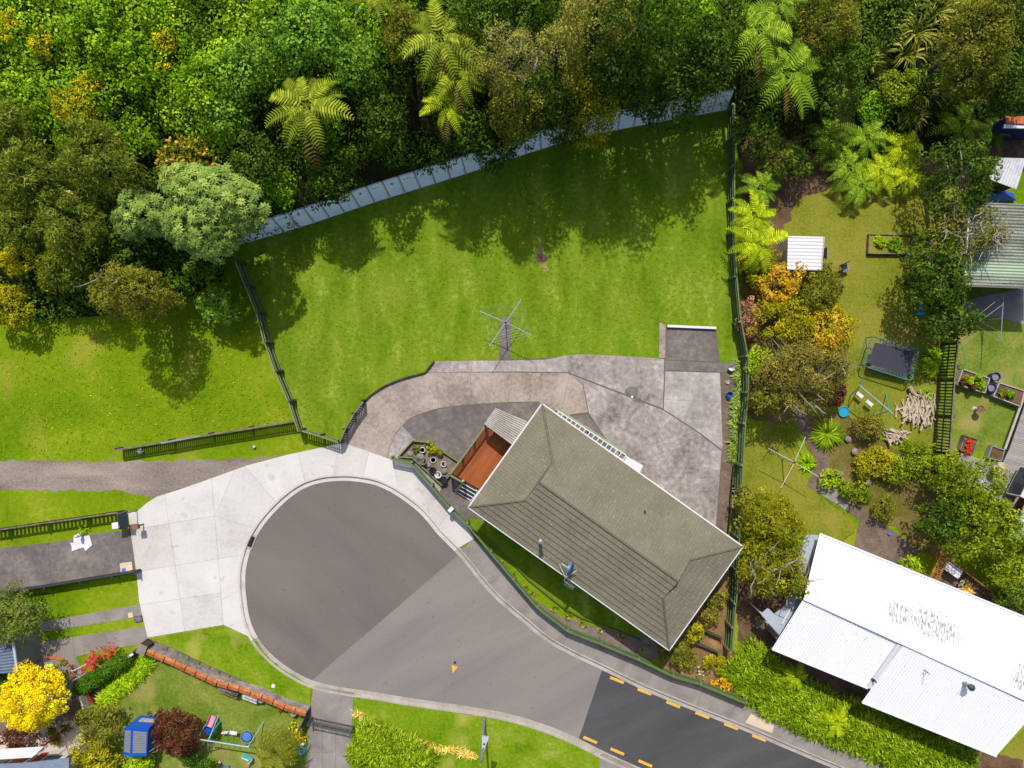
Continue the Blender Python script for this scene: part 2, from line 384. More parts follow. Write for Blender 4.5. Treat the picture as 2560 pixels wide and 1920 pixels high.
# ---- hillside behind the retaining wall
WALL = [(596,612),(690,586),(779,559),(942,504),(1145,441),(1309,387),(1450,342),(1600,314),(1818,274)]
LINE = [(-3000,900),(-300,850),(0,815),(150,800),(300,790),(480,745),(560,690)] + WALL[0:] + [(1860,300),(1960,350),(2100,420),(2300,420),(2420,330),(2560,300),(4000,250)]
LX = np.array([P(*q).x for q in LINE]); LY = np.array([P(*q).y for q in LINE])
JX = [P(560,0).x, P(596,0).x, P(1815,0).x, P(1835,0).x]
SETB = 0.5; WALLH = 1.8
def zg(x, y):
    d = y - np.interp(x, LX, LY)
    j = np.interp(x, JX, [0, WALLH, WALLH, 0])
    s = np.interp(x, [P(1800,0).x, P(2000,0).x, P(2560,0).x], [1.0, 0.45, 0.35])
    z = np.where(d > SETB*j/WALLH, j + s*8.5*(1-np.exp(-np.maximum(d, 0)/20.0)), 0.0)
    return z if np.ndim(z) else float(z)
def G(px, py, h=0.0):
    "foot (on the terrain) of something whose point h metres up stands at plan (px, py)"
    z = 0.0
    for _ in range(14):
        p = P(px, py, z + h); z = 0.5*z + 0.5*zg(p.x, p.y)
    p = P(px, py, z + h); return Vector((p.x, p.y, zg(p.x, p.y)))
gx = np.concatenate([np.linspace(-120, -40, 20), np.linspace(-39, 39, 157), np.linspace(40, 120, 20)])
gd = np.concatenate([[0.0], np.linspace(0.5, 25, 60), np.linspace(27, 140, 25)])
V = []; F = []
for x in gx:
    y0 = float(np.interp(x, LX, LY)); j = float(np.interp(x, JX, [0, WALLH, WALLH, 0]))
    for d in gd:
        dd = max(d, SETB*j/WALLH + 0.02) + 0.06
        y = y0 + dd; z = zg(x, y) - 0.03
        if d > 0.4: z += 0.12*math.sin(x*1.7+y*0.6)*math.sin(y*1.3-x*0.4)
        V.append((x, y, z if dd > 0.3 or j > 0 else 0.002))
nd = len(gd)
for i in range(len(gx)-1):
    for k in range(nd-1): F.append((i*nd+k, (i+1)*nd+k, (i+1)*nd+k+1, i*nd+k+1))
m = MB(); m.add(V, F); tag(m.build('hillside', M['bank'], smooth=True), kind='structure')

# ---- lawns and beds (thin sheets, each a few millimetres above the last)
def lay(name, pts, z, mat, amp=0.05, step=0.4, seed=1, smooth=0, kind='structure'):
    w = [Vector((P(*q).x, P(*q).y, z)) for q in pts]
    if smooth: w = [Vector((p.x, p.y, z)) for p in cr(w, smooth, closed=True)]
    if amp: w = rough(w, step, amp, seed)
    m = MB(); m.sheet(w); return tag(m.build(name, mat), kind=kind)
lay('lawn', [(596,612),(690,586),(779,559),(942,504),(1145,441),(1309,387),(1450,342),(1600,314),(1818,274),(1822,588),(1826,698),(1836,808),(1849,898),(1790,902),(1792,815),(1650,806),(1646,897),(1448,885),(1362,899),(1086,903),(1063,934),(1002,950),(948,975),(903,1016),(875,1061),(856,1100),(844,1106),(754,1077),(734,1006),(703,932),(676,862),(656,789),(602,666)], 0.006, M['lawn'], amp=0.03)
lay('back_lawn', [(1860,420),(2330,420),(2420,500),(2420,700),(2360,860),(2330,1140),(2250,1110),(2120,1040),(2060,1140),(1990,1060),(1870,1040),(1850,900)], 0.005, M['backlawn'], amp=0.15, seed=2)
lay('side_lawn', [(1862,1110),(1920,1060),(1975,1040),(2000,1090),(1985,1140),(2010,1180),(2040,1230),(2090,1270),(2135,1305),(2136,1335),(2110,1355),(2060,1345),(1990,1330),(1850,1290),(1855,1180)], 0.009, M['backlawn'], amp=0.05, seed=3)
lay('deck_lawn', [(2405,720),(2700,720),(2700,1000),(2560,980),(2500,1125),(2400,1130),(2350,1130),(2395,830)], 0.007, M['gardenlawn'], amp=0.05, seed=4)
lay('garden_lawn', [(395,1640),(760,1800),(762,1960),(180,1960),(260,1760),(300,1690)], 0.006, M['gardenlawn'], amp=0.05, seed=5)
lay('verge', [(372,1597),(559,1565),(629,1590),(668,1640),(716,1680),(776,1712),(775,1773),(385,1606)], 0.004, M['verge'], amp=0.03, seed=6)
lay('verge_lawn', [(886,1735),(1014,1762),(1198,1790),(1280,1806),(1362,1830),(1430,1858),(1505,1892),(1500,1990),(880,1990)], 0.006, M['verge'], amp=0.03, seed=7)
lay('strip_lawn', [(1172,1318),(1210,1340),(1330,1450),(1460,1540),(1620,1600),(1650,1560),(1500,1440),(1200,1290)], 0.006, M['lawn'], amp=0.02, seed=8)
# beds
lay('mulch_bed', [(1150,1290),(1172,1330),(1240,1400),(1320,1485),(1400,1540),(1540,1580),(1640,1600),(1650,1640),(1600,1660),(1500,1622),(1416,1588),(1340,1528),(1280,1458),(1222,1390),(1164,1318)], 0.010, M['mulch'], amp=0.03, seed=9)
lay('flower_bed', [(1640,1640),(1660,1600),(1850,1320),(1838,1480),(1830,1600),(1850,1710),(1860,1760),(1750,1716),(1682,1696)], 0.008, M['dirt'], amp=0.03, seed=10)
lay('bare_soil', [(1842,1400),(1990,1480),(2180,1740),(2160,1765),(1900,1640),(1845,1600)], 0.006, M['soil'], amp=0.08, seed=11)
lay('shrub_bed', [(1850,280),(2560,240),(2560,420),(2420,480),(2330,440),(2080,470),(1990,500),(1960,560),(1960,700),(1860,700)], 0.010, M['soil'], amp=0.1, seed=12)
lay('rock_garden', [(2000,1040),(2110,1030),(2260,1140),(2330,1160),(2400,1400),(2300,1380),(2240,1320),(2160,1300),(2090,1250),(2050,1190),(2010,1110)], 0.011, M['scrub'], amp=0.1, seed=13)
lay('shade_bed', [(1850,690),(1990,700),(2110,860),(2060,1010),(1940,1060),(1860,1040)], 0.012, M['scrub'], amp=0.1, seed=14)
lay('paved_yard', [(-40,1600),(100,1600),(180,1650),(240,1700),(300,1800),(180,1960),(-40,1960)], 0.005, M['brownconc'], amp=0.03, seed=15)
lay('lower_soil', [(2140,1750),(2170,1718),(2500,1888),(2560,1900),(2560,2000),(2420,1960),(2300,1880)], 0.009, M['soil'], amp=0.05, seed=16)
lay('corner_grass', [(2490,1895),(2600,1780),(2700,1800),(2700,2000),(2440,1990)], 0.007, M['backlawn'], amp=.05, seed=21)
# gravel lane
lay('gravel_lane', [(-900,1149),(0,1151),(287,1153),(410,1151),(512,1149),(640,1146),(700,1140),(615,1166),(533,1196),(451,1225),(393,1243),(369,1240),(287,1227),(0,1225),(-900,1222)], 0.008, M['gravel'], amp=0.07, step=0.3, seed=17)

# ---- the new pale concrete apron round the turning head
def kpt(px, py):        # nearest point of the kerb back line
    w = P(px, py); return min(range(len(OUT)), key=lambda i: (Vector((OUT[i].x, OUT[i].y, 0)) - Vector((w.x, w.y, 0))).length)
def back(i): p = OUT[i]; return (1280 + p.x*FPX/HC, 960 - p.y*FPX/HC)
i0, i1 = kpt(629,1588), kpt(1146,1376)
KB = [back(i) for i in range(i0, i1+1)]
apron_pts = [(369,1594),(348,1502),(341,1429),(320,1279),(340,1280),(369,1256),(393,1241),(451,1223),(533,1194),(615,1164),(717,1137),(824,1114),(861,1107),(977,1148),(1026,1160),(1077,1218),(1129,1279),(1166,1312),(1186,1347)] + KB[::-1] + [(559,1562)]
sheet('apron_base', [(q[0], q[1]) for q in apron_pts], 0.012, PM('joint_concrete', [(150,142,130),(176,168,156)], s1=2, s2=12))
apron = thing('concrete_apron', 'pale new concrete apron wrapping round the turning circle', 'pavement', (0, 0, 0)); del apron['label']; del apron['category']; apron['kind'] = 'structure'
slabs('apron', apron_pts, [((411,1230),(466,1600)),((537,1288),(559,1562)),((320,1325),(537,1290)),((537,1290),(640,1322)),((335,1430),(612,1386)),((345,1513),(556,1481)),((537,1290),(590,1170)),((607,1160),(696,1262)),((746,1128),(764,1216)),((849,1104),(832,1196)),((923,1126),(906,1198)),((984,1146),(996,1236)),((1098,1240),(1040,1275)),((1130,1275),(1090,1325)),((552,1500),(612,1470))], 0.026, M['newconc'], apron, gap=0.014)
# ---- old footpath
i2, i3 = kpt(1151,1378), kpt(2200,1972)
KB2 = [back(i) for i in range(i2, i3+1)]
foot_pts = [(1151,1375),(1186,1347),(1225,1383),(1282,1452),(1342,1522),(1418,1582),(1502,1616),(1596,1656),(1682,1697),(1750,1717),(1865,1765),(1990,1815),(2150,1880),(2300,1945)] + KB2[::-1]
path = thing('footpath', 'x', 'y', (0, 0, 0)); del path['label']; del path['category']; path['kind'] = 'structure'
slabs('foot', foot_pts, [((1225,1462),(1262,1425)),((1297,1538),(1345,1490)),((1398,1624),(1432,1566)),((1533,1680),(1560,1625)),((1612,1718),(1640,1660)),((1738,1775),(1765,1705)),((1818,1805),(1850,1740)),((1960,1860),(1985,1795)),((2080,1910),(2110,1840))], 0.026, M['pathconc'], path, gap=0.02)
sheet('path_patch', [(1877,1784),(1936,1809),(1930,1832),(1862,1806)], 0.035, PM('cream_concrete', [(214,190,160),(236,214,186)], s1=1, s2=10))
# drive crossing at the bottom, and the slab by the street
dr = thing('gated_drive', 'x', 'y', (0, 0, 0)); del dr['label']; del dr['category']; dr['kind'] = 'structure'
slabs('gd', [(783,1715),(885,1733),(879,1830),(873,2000),(762,2000),(770,1810),(776,1773)], [((760,1808),(890,1832)),((740,1880),(900,1880)),((806,1800),(806,2010)),((840,1800),(838,2010))], 0.018, [M['pathconc'], M['pathconc']], dr, gap=0.02)
sheet('street_slab', [(1500,1888),(1512,1886),(1600,1926),(1650,1948),(1640,2000),(1495,2000)], 0.016, M['pathconc'], thick=0.1)

# ---- the curved drive and the yard behind the house
sheet('yard_base', [(860,1106),(880,1058),(948,980),(1006,953),(1063,940),(1090,908),(1448,890),(1650,900),(1660,815),(1790,822),(1800,906),(1840,910),(1832,1120),(1820,1330),(1600,1400),(1200,1300),(1130,1278),(1075,1214),(1024,1158),(972,1146)], 0.009, PM('joint_dirt', [(104,94,84),(126,116,104)], s1=2, s2=12))
yard = thing('driveway', 'x', 'y', (0, 0, 0)); del yard['label']; del yard['category']; yard['kind'] = 'structure'
curve_o = [(858,1106)] + [(v.x, v.y) for v in cr([Vector((x, y, 0)) for x, y in [(858,1100),(875,1060),(903,1015),(948,974),(1002,949),(1063,933),(1112,931)]], 4)]
curve_i = [(v.x, v.y) for v in cr([Vector((x, y, 0)) for x, y in [(1346,1004),(1260,1006),(1178,1011),(1096,1021),(1030,1043),(1006,1064),(989,1084),(978,1110),(968,1145)]], 4)]
ramp_pts = curve_o + [(1280,931),(1420,933),(1456,960),(1470,1030),(1400,1040)] + curve_i
slabs('ramp', ramp_pts, [((880,1045),(1000,1085)),((940,978),(1020,1060)),((1012,945),(1040,1040)),((1086,931),(1098,1025)),((1176,928),(1180,1014)),((1268,928),(1272,1010)),((1355,930),(1330,1010)),((1400,1045),(1425,930))], 0.022, M['ramp'], yard, gap=0.016)
strip_pts = [(1063,931),(1086,903),(1247,901),(1276,901),(1362,899),(1416,889),(1448,885),(1560,890),(1661,897),(1657,1021),(1420,931),(1280,929)]
slabs('strip', strip_pts, [((1112,895),(1112,940)),((1180,895),(1180,940)),((1280,890),(1280,940)),((1340,890),(1340,940)),((1420,885),(1420,935)),((1540,880),(1540,990))], 0.024, M['paleconc'] + [M['oldconc'][2]], yard)
slabs('washline', [(1251,792),(1279,794),(1276,899),(1247,899)], [((1240,845),(1290,845))], 0.018, M['darkconc'], yard)
slabs('pad', [(1668,822),(1790,822),(1790,904),(1664,899)], [], 0.020, M['darkconc'], yard)
slabs('padside', [(1648,806),(1664,812),(1663,895),(1647,895)], [], 0.05, M['ramp'][1], yard)
slabs('padstrip', [(1663,901),(1790,907),(1847,904),(1847,932),(1663,926)], [((1792,900),(1792,940))], 0.022, M['darkconc'], yard)
slabs('court', [(1663,928),(1800,932),(1806,1100),(1806,1125),(1750,1082),(1659,1023)], [((1650,999),(1815,1004))], 0.025, M['paleconc'], yard)
slabs('edge', [(1802,932),(1845,934),(1840,993),(1835,1051),(1832,1120),(1828,1200),(1822,1335),(1790,1335),(1806,1130)], [((1795,1120),(1850,1120))], 0.019, M['brownconc'], yard)
slabs('court2', [(1422,935),(1657,1025),(1748,1084),(1804,1128),(1788,1335),(1700,1380),(1472,1032),(1458,960)], [((1655,1023),(1560,1150)),((1723,1070),(1630,1200)),((1790,1110),(1690,1250)),((1475,1035),(1640,1110)),((1540,975),(1500,1060))], 0.021, M['oldconc'], yard)
slabs('deckyard', curve_i[::-1] and ([(970,1147)] + [(x, y+2) for x, y in curve_i[::-1]] + [(1402,1043),(1470,1036),(1600,1220),(1400,1330),(1180,1290),(1166,1310),(1129,1277),(1077,1214),(1026,1158)]), [((1096,1020),(1050,1100)),((1178,1008),(1140,1090)),((1285,1005),(1250,1050)),((1006,1066),(1040,1100)),((1106,1212),(1095,1240))], 0.020, [M['darkconc'], M['oldconc'][0], M['darkconc']], yard)
# neighbour's drive and wheel strips on the left
nd_ = thing('neighbour_drive', 'x', 'y', (0, 0, 0)); del nd_['label']; del nd_['category']; nd_['kind'] = 'structure'
slabs('nd', [(-200,1390),(0,1371),(164,1351),(230,1336),(287,1328),(326,1328),(339,1428),(110,1466),(0,1483),(-200,1510)], [((120,1340),(130,1480))], 0.016, M['darkconc'], nd_)
slabs('ws1', [(98,1556),(348,1511),(362,1540),(98,1581)], [((180,1530),(190,1580)),((260,1515),(270,1570))], 0.016, M['pathconc'], nd_)
slabs('ws2', [(94,1606),(363,1565),(369,1596),(348,1611),(246,1627),(190,1642),(210,1690),(180,1740),(60,1700),(41,1612)], [((180,1580),(190,1660)),((260,1570),(270,1640))], 0.016, M['pathconc'], nd_)
# paths in the right-hand garden
gp = thing('garden_path', 'x', 'y', (0, 0, 0)); del gp['label']; del gp['category']; gp['kind'] = 'structure'
slabs('gp', [(1978,1030),(2010,1030),(2030,1070),(2060,1105),(2074,1150),(2072,1172),(2060,1200),(2125,1245),(2180,1290),(2300,1375),(2250,1440),(2135,1370),(2148,1300),(2090,1260),(2016,1215),(2022,1200),(2040,1165),(2030,1130),(1998,1070)], [((2035,1150),(2075,1143)),((2040,1195),(2075,1190)),((2050,1235),(2062,1205)),((2110,1280),(2130,1250)),((2148,1300),(2190,1292))], 0.02, [M['brownconc'], M['pathconc'], M['brownconc']], gp)
slabs('gp2', [(2400,760),(2440,745),(2560,720),(2700,720),(2700,830),(2560,812),(2490,790),(2440,795)], [], 0.018, M['pathconc'], gp)
# road markings
RM = thing('road_markings', 'x', 'y', (0, 0, 0)); del RM['label']; del RM['category']; RM['kind'] = 'structure'
def dash(x, y, ang, l=37, w=7):
    c, s = math.cos(ang), math.sin(ang); q = [(-l/2,-w/2),(l/2,-w/2),(l/2,w/2),(-l/2,w/2)]
    m = MB(); m.sheet([Vector((P(x+a*c-b*s, y+a*s+b*c).x, P(x+a*c-b*s, y+a*s+b*c).y, ZR+0.005)) for a, b in q]); m.build('dash_line', M['yellow'], RM)
for x, y in [(1543,1702),(1612,1731),(1684,1763),(1757,1790),(1829,1818),(1899,1847),(1970,1871),(2045,1899),(2118,1929)]: dash(x, y, math.radians(21.5))
for x, y in [(1476,1852),(1544,1881),(1614,1911),(1684,1941)]: dash(x, y, math.radians(23))
m = MB(); m.sheet([Vector((P(x, y).x, P(x, y).y, ZR+0.005)) for x, y in [(1128.5,1664),(1144.5,1668.5),(1131.5,1685)]]); m.build('triangle_mark', M['yellow'], RM)
mk = MB().lathe((P(1137,1658).x, P(1137,1658).y, ZR+0.001), [(0.09,0),(0.09,0.012),(0.06,0.02)], 12).build('road_stud', FLAT('stud_blue', (24,60,110), 0.4)); tag(mk, 'small blue round stud on the road above the yellow triangle', 'road stud')

# ---- retaining wall of concrete panels
def resample(pts, step):
    out = [pts[0].copy()]; rest = step; i = 0
    acc = 0.0; L = [0.0]
    for k in range(1, len(pts)): L.append(L[-1] + (pts[k]-pts[k-1]).length)
    n = int(round(L[-1]/step))
    for s in range(1, n+1):
        t = L[-1]*s/n; k = max(i for i in range(len(L)) if L[i] <= t + 1e-9); k = min(k, len(pts)-2)
        f = (t-L[k])/(L[k+1]-L[k]); out.append(pts[k].lerp(pts[k+1], f))
    return out
wl_ = resample([P(*q) for q in WALL], 1.06)
rw = thing('retaining_wall', 'long pale concrete panel retaining wall along the top of the lawn', 'wall', (wl_[0].x, wl_[0].y, 0))
for i in range(len(wl_)-1):
    a, b = wl_[i], wl_[i+1]; d = (b-a).normalized(); nn = Vector((-d.y, d.x, 0)); up = Vector((0, 0, WALLH)) + nn*SETB
    a2, b2 = a + d*0.05, b - d*0.05; bk = nn*0.10
    m = MB(); m.add([a2, b2, b2+up, a2+up, a2+bk, b2+bk, b2+up+bk, a2+up+bk], [(0,1,2,3),(3,2,6,7),(5,4,7,6),(0,3,7,4),(1,5,6,2)])
    pn = m.build('panel', M['wallconc'], rw)
    m = MB(); m.beam(a + nn*0.01 - up*0.01, a + up*1.02 + nn*0.01, 0.05, 0.16); m.build('post', M['newconc'][2], rw)
    nv = d.cross(up).normalized()
    if nv.dot(nn) > 0: nv = -nv
    m = MB()
    for k in range(3):
        q = a + d*(0.3+0.18*k if i % 2 else 0.5) + up*(0.80 if i % 2 else 0.72+0.05*k) + nv*0.004
        m.beam(q - d*(0.05 if i % 2 else 0.08), q + d*(0.05 if i % 2 else 0.08), 0.05, 0.012)
    m.build('weep_slot', M['dark'], pn)

# ================================================================ VEGETATION
def leaf_obj(name, C, N, L, Wd, tint, mat, parent=None, D=None, bend=0.0):
    "every leaf a small rhombus of its own (numpy)"
    C = np.asarray(C, float); N = np.asarray(N, float); n = len(C)
    N /= np.linalg.norm(N, axis=1, keepdims=True) + 1e-9
    if D is None: D = RNG.normal(size=(n, 3))
    D = D - N*np.sum(D*N, axis=1, keepdims=True); D /= np.linalg.norm(D, axis=1, keepdims=True) + 1e-9
    S = np.cross(N, D)
    L = np.broadcast_to(np.asarray(L, float), (n,))[:, None]; Wd = np.broadcast_to(np.asarray(Wd, float), (n,))[:, None]
    off = np.array(wloc(parent)) if parent is not None else np.zeros(3)
    C = C - off
    V = np.empty((n, 4, 3)); V[:, 0] = C - D*L/2; V[:, 1] = C + S*Wd/2 + N*bend*Wd; V[:, 2] = C + D*L/2; V[:, 3] = C - S*Wd/2 + N*bend*Wd
    me = bpy.data.meshes.new(name)
    me.vertices.add(4*n); me.vertices.foreach_set('co', V.astype(np.float32).ravel())
    me.loops.add(4*n); me.loops.foreach_set('vertex_index', np.arange(4*n, dtype=np.int32))
    me.polygons.add(n); me.polygons.foreach_set('loop_start', np.arange(0, 4*n, 4, dtype=np.int32))
    try: me.polygons.foreach_set('loop_total', np.full(n, 4, dtype=np.int32))
    except Exception: pass
    at = me.attributes.new('tint', 'FLOAT', 'FACE'); at.data.foreach_set('value', np.clip(tint, 0, 1).astype(np.float32))
    me.materials.append(mat); me.update(calc_edges=True)
    o = bpy.data.objects.new(name, me); COL.objects.link(o)
    if parent is not None: o.parent = parent
    return o
def unit(n, zmin=-1.0):
    z = RNG.uniform(zmin, 1, n); a = RNG.uniform(0, 2*np.pi, n); r = np.sqrt(1-z*z)
    return np.stack([r*np.cos(a), r*np.sin(a), z], 1)
def crown_pts(c, R, nleaf, nclump, cr_, zmin=-0.35, lump=0.25, up=0.35, fill=0.6, spread=0.12):
    "leaves gathered on clumps spread through the outer crown"
    c = np.asarray(c, float); R = np.asarray(R, float)
    d = unit(nclump, zmin); f = RNG.uniform(fill, 1.0, nclump)**0.6
    ph = RNG.uniform(0, 6.28, 4)
    ang = np.arctan2(d[:, 1], d[:, 0])
    lob = 1 + lump*(0.5*np.sin(2*ang+ph[0]) + 0.35*np.sin(3*ang+ph[1]) + 0.25*np.sin(5*ang+ph[2])) + RNG.normal(0, lump*0.25, nclump)
    K = c + d*R*f[:, None]*lob[:, None]*0.85
    kr = cr_*RNG.uniform(0.55, 1.25, nclump); kt = RNG.normal(0.5, 0.2, nclump)
    i = RNG.choice(nclump, nleaf, p=(kr**2)/np.sum(kr**2))
    u = unit(nleaf, -0.25); rr = RNG.uniform(0.72, 1.0, nleaf)
    C = K[i] + u*(kr[i]*rr)[:, None]*np.array([1, 1, 0.8])
    Nn = u + np.array([0, 0, up]) + RNG.normal(0, 0.45, (nleaf, 3))
    t = kt[i] + RNG.normal(0, spread, nleaf)
    return C, Nn, t, K
SP = {}
def species(key, cols, L=0.2, Wd=0.11, dens=5.0, clump=0.55, **kw):
    SP[key] = dict(mat=LEAF('leaf_'+key, cols, trans=kw.pop('trans', 0.34), rough_=kw.pop('rough_', 0.6), k=kw.pop('k', 0.78)), L=L, Wd=Wd, dens=dens, clump=clump, kw=kw)
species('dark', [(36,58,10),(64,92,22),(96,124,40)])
species('deep', [(30,50,10),(58,82,20),(96,120,40)])
species('bright', [(70,106,8),(100,142,22),(132,168,40)])
species('vine', k=0.68, cols=[(58,88,4),(98,132,14),(146,176,46)], L=0.18, Wd=0.15)
species('vineblue', k=0.7, cols=[(62,96,26),(96,132,46),(142,172,78)], L=0.17, Wd=0.14)
species('olive', [(70,78,20),(104,106,36),(140,136,60)], L=0.17, Wd=0.08, clump=0.45)
species('greyolive', [(92,96,44),(126,124,66),(168,160,92)], L=0.15, Wd=0.07, clump=0.5)
species('feather', [(58,74,18),(94,108,34),(142,146,70)], L=0.27, Wd=0.06, dens=5.5, clump=0.42, up=0.2)
species('yellow', [(120,130,6),(168,160,10),(214,190,26)], L=0.14, Wd=0.09, clump=0.4)
species('gold', [(176,150,0),(214,186,6),(238,216,40)], L=0.12, Wd=0.06, clump=0.36, dens=6, trans=0.2)
species('yolive', [(96,104,8),(140,136,16),(176,162,40)], L=0.17, Wd=0.09, clump=0.42)
species('orange', [(140,112,20),(184,148,40),(214,180,80)], L=0.17, Wd=0.09, clump=0.42)
species('brown', [(74,70,28),(110,102,50),(150,136,84)], L=0.15, Wd=0.07, clump=0.5)
species('maroon', [(52,26,26),(82,44,42),(118,76,68)], L=0.17, Wd=0.07, clump=0.35)
species('greygreen', [(58,72,34),(92,106,58),(134,144,94)], L=0.16, Wd=0.07)
species('leafy', [(64,82,8),(104,120,20),(150,160,48)], L=0.18, Wd=0.09)
species('olivegold', [(70,76,6),(110,110,14),(156,148,40)], L=0.16, Wd=0.08, clump=.42)
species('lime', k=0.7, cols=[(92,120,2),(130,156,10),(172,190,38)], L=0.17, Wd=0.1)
species('mauve', [(120,70,80),(156,104,110),(186,140,130)], L=0.14, Wd=0.09, clump=0.35)
species('topiary', [(40,66,12),(60,90,20),(82,112,32)], L=0.12, Wd=0.08, clump=0.3)
BARKS = {'b': M['bark'], 'p': M['palebark']}
def trunk_mesh(name, foot, top, r, parent, mat, limbs=None, twig=0.05):
    m = MB(); foot = Vector(foot); top = Vector(top)
    mid = foot.lerp(top, 0.5) + Vector((random.uniform(-.12, .12), random.uniform(-.12, .12), 0))
    m.tube([foot - Vector((0, 0, 0.12)), foot.lerp(mid, .5), mid, top], r, 7, r1=r*0.5)
    for k in (limbs if limbs is not None else []):
        k = Vector(k); s = foot.lerp(top, random.uniform(0.55, 0.95))
        m.tube([s, s.lerp(k, .5) + Vector((0, 0, .15)), k], r*0.4, 5, r1=twig*0.5)
    return m.build(name, mat, parent)
def tree(sp, px, py, rpx, h, label, rpy=None, name='tree', cat='tree', group=None, rz=None, hc=None, dens=1.0, bark='b', name_trunk='trunk', zmin=-0.35, lump=0.32, twigs=0, clump=None, tilt=0):
    "crown centre seen at plan (px,py), half width rpx plan pixels, crown top h metres above its foot"
    s = SP[sp]; rz_ = rz if rz is not None else min(h*0.42, 1.2*rpx/38.0)
    hc_ = hc if hc is not None else h - rz_
    foot = G(px, py, hc_); zc = foot.z + hc_
    k = (HC - zc)/FPX; rx = rpx*k; ry = (rpy or rpx)*k
    t = thing(name, label, cat, foot, group)
    area = math.pi*rx*ry
    n = int(s['dens']*dens*area/(s['L']*s['Wd']*0.5)*0.55); n = min(max(n, 300), 26000)
    cl = clump or s['clump']*min(1.0, 0.45 + 0.22*max(rx, ry))
    nc = max(10, int(2.1*area*(1+rz_/max(rx, ry))/(cl*cl*2.2)))
    C, Nn, tt, K = crown_pts((foot.x, foot.y, zc), (rx, ry, rz_), n, nc, cl, zmin=zmin, lump=lump, **s['kw'])
    gz = zg(C[:, 0], C[:, 1]) + 0.03; C[:, 2] = np.maximum(C[:, 2], gz)
    L = s['L']*RNG.uniform(0.55, 1.35, n)
    D = None
    if sp == 'feather':
        D = np.stack([C[:, 0]-foot.x, C[:, 1]-foot.y, -0.5*np.ones(n)], 1) + RNG.normal(0, 1.1, (n, 3))
    leaf_obj('crown', C, Nn, L, L*(s['Wd']/s['L']), tt, s['mat'], t, D=D)
    r = max(0.05, 0.022*h + 0.01*rx*2)
    idx = RNG.choice(len(K), min(7, len(K)), replace=False)
    trunk_mesh(name_trunk, foot, (foot.x, foot.y, zc + rz_*0.3), r, t, BARKS[bark], [K[i] for i in idx])
    if twigs:
        m = MB()
        for _ in range(twigs):
            i = RNG.integers(len(K)); p = Vector(K[i]); 
            for _b in range(3):
                d = Vector((random.uniform(-1, 1), random.uniform(-1, 1), random.uniform(0.1, .7)))*random.uniform(.35, .8)
                q = p + d; q2 = q + Vector((d.x*.6+random.uniform(-.2, .2), d.y*.6+random.uniform(-.2, .2), .25))
                m.tube([p, q, q2], 0.04, 4, r1=0.012)
        m.build('branches', M['palebark'], t)['kind'] = 'stuff'
    return t

# ---- undergrowth on the bank: one tangled mass nobody could count
def undergrowth(name, pts, label, cat, sp, n_per, dome=(0.5, 1.3), lift=0.3, cover=1.0, flowers=None):
    "creepers and low growth: domes of leaves over the terrain inside a plan polygon"
    poly = [(x, y) for x, y in pts]; xs = [p[0] for p in poly]; ys = [p[1] for p in poly]
    s = SP[sp]; C_, N_, T_ = [], [], []; FL = []
    area_px = abs(sum(poly[i][0]*poly[(i+1) % len(poly)][1]-poly[(i+1) % len(poly)][0]*poly[i][1] for i in range(len(poly)))/2)
    area = area_px/1440*0.75
    nd_ = int(area*cover/1.1)
    got = 0; guard = 0
    while got < nd_ and guard < nd_*20:
        guard += 1
        x, y = random.uniform(min(xs), max(xs)), random.uniform(min(ys), max(ys))
        if not inside((x, y), poly): continue
        f = G(x, y, 0.5); r = random.uniform(*dome); got += 1
        n = int(n_per*r*r*3.2); u = unit(n, -0.05)
        c = np.array([f.x, f.y, f.z + lift*random.uniform(0.2, 1.4)])
        ph = random.uniform(0, 6)
        rr = r*(1 + 0.18*np.sin(4*np.arctan2(u[:, 1], u[:, 0])+ph) + RNG.normal(0, 0.1, n))
        pts_ = c + u*rr[:, None]*np.array([1, 1, 0.75])
        pts_[:, 2] = np.maximum(pts_[:, 2], zg(pts_[:, 0], pts_[:, 1]) + 0.05)
        C_.append(pts_); N_.append(u + np.array([0, 0, 0.4]) + RNG.normal(0, 0.4, (n, 3))); T_.append(random.gauss(0.5, 0.26) + RNG.normal(0, 0.2, n))
        if flowers and random.random() < flowers:
            k = random.randint(1, 3); j = RNG.integers(0, n, k); FL.append(pts_[j] + np.array([0, 0, 0.12]))
    C_ = np.concatenate(C_); N_ = np.concatenate(N_); T_ = np.concatenate(T_)
    # keep leaves off the open ground: only those behind the foot line of the bank
    keep = (C_[:, 1] - np.interp(C_[:, 0], LX, LY)) > -0.15
    C_, N_, T_ = C_[keep], N_[keep], T_[keep]
    L = s['L']*RNG.uniform(0.7, 1.25, len(C_))
    o = leaf_obj(name, C_, N_, L, L*s['Wd']/s['L'], T_, s['mat']); tag(o, label, cat, kind='stuff')
    if FL:
        F_ = np.concatenate(FL); n = len(F_)
        fo = leaf_obj('blue_flowers', F_, RNG.normal(0, .3, (n, 3)) + np.array([0, 0, 1]), 0.2*RNG.uniform(.7, 1.2, n), 0.18, RNG.uniform(0, 1, n), LEAF('leaf_blueflower', [(40,60,190),(60,100,235)], trans=0.1), o); fo['kind'] = 'stuff'
    return o
undergrowth('dark_undergrowth', [(-250,-160),(2700,-160),(2700,300),(2420,300),(2300,380),(2080,400),(1900,300),(1820,260),(1600,290),(1450,325),(1300,370),(1145,420),(942,485),(700,565),(600,600),(560,660),(480,730),(300,780),(0,805),(-250,830)], 'dark green undergrowth covering the shaded bank behind the wall', 'undergrowth', 'dark', 60, dome=(0.6, 1.3), cover=0.8)
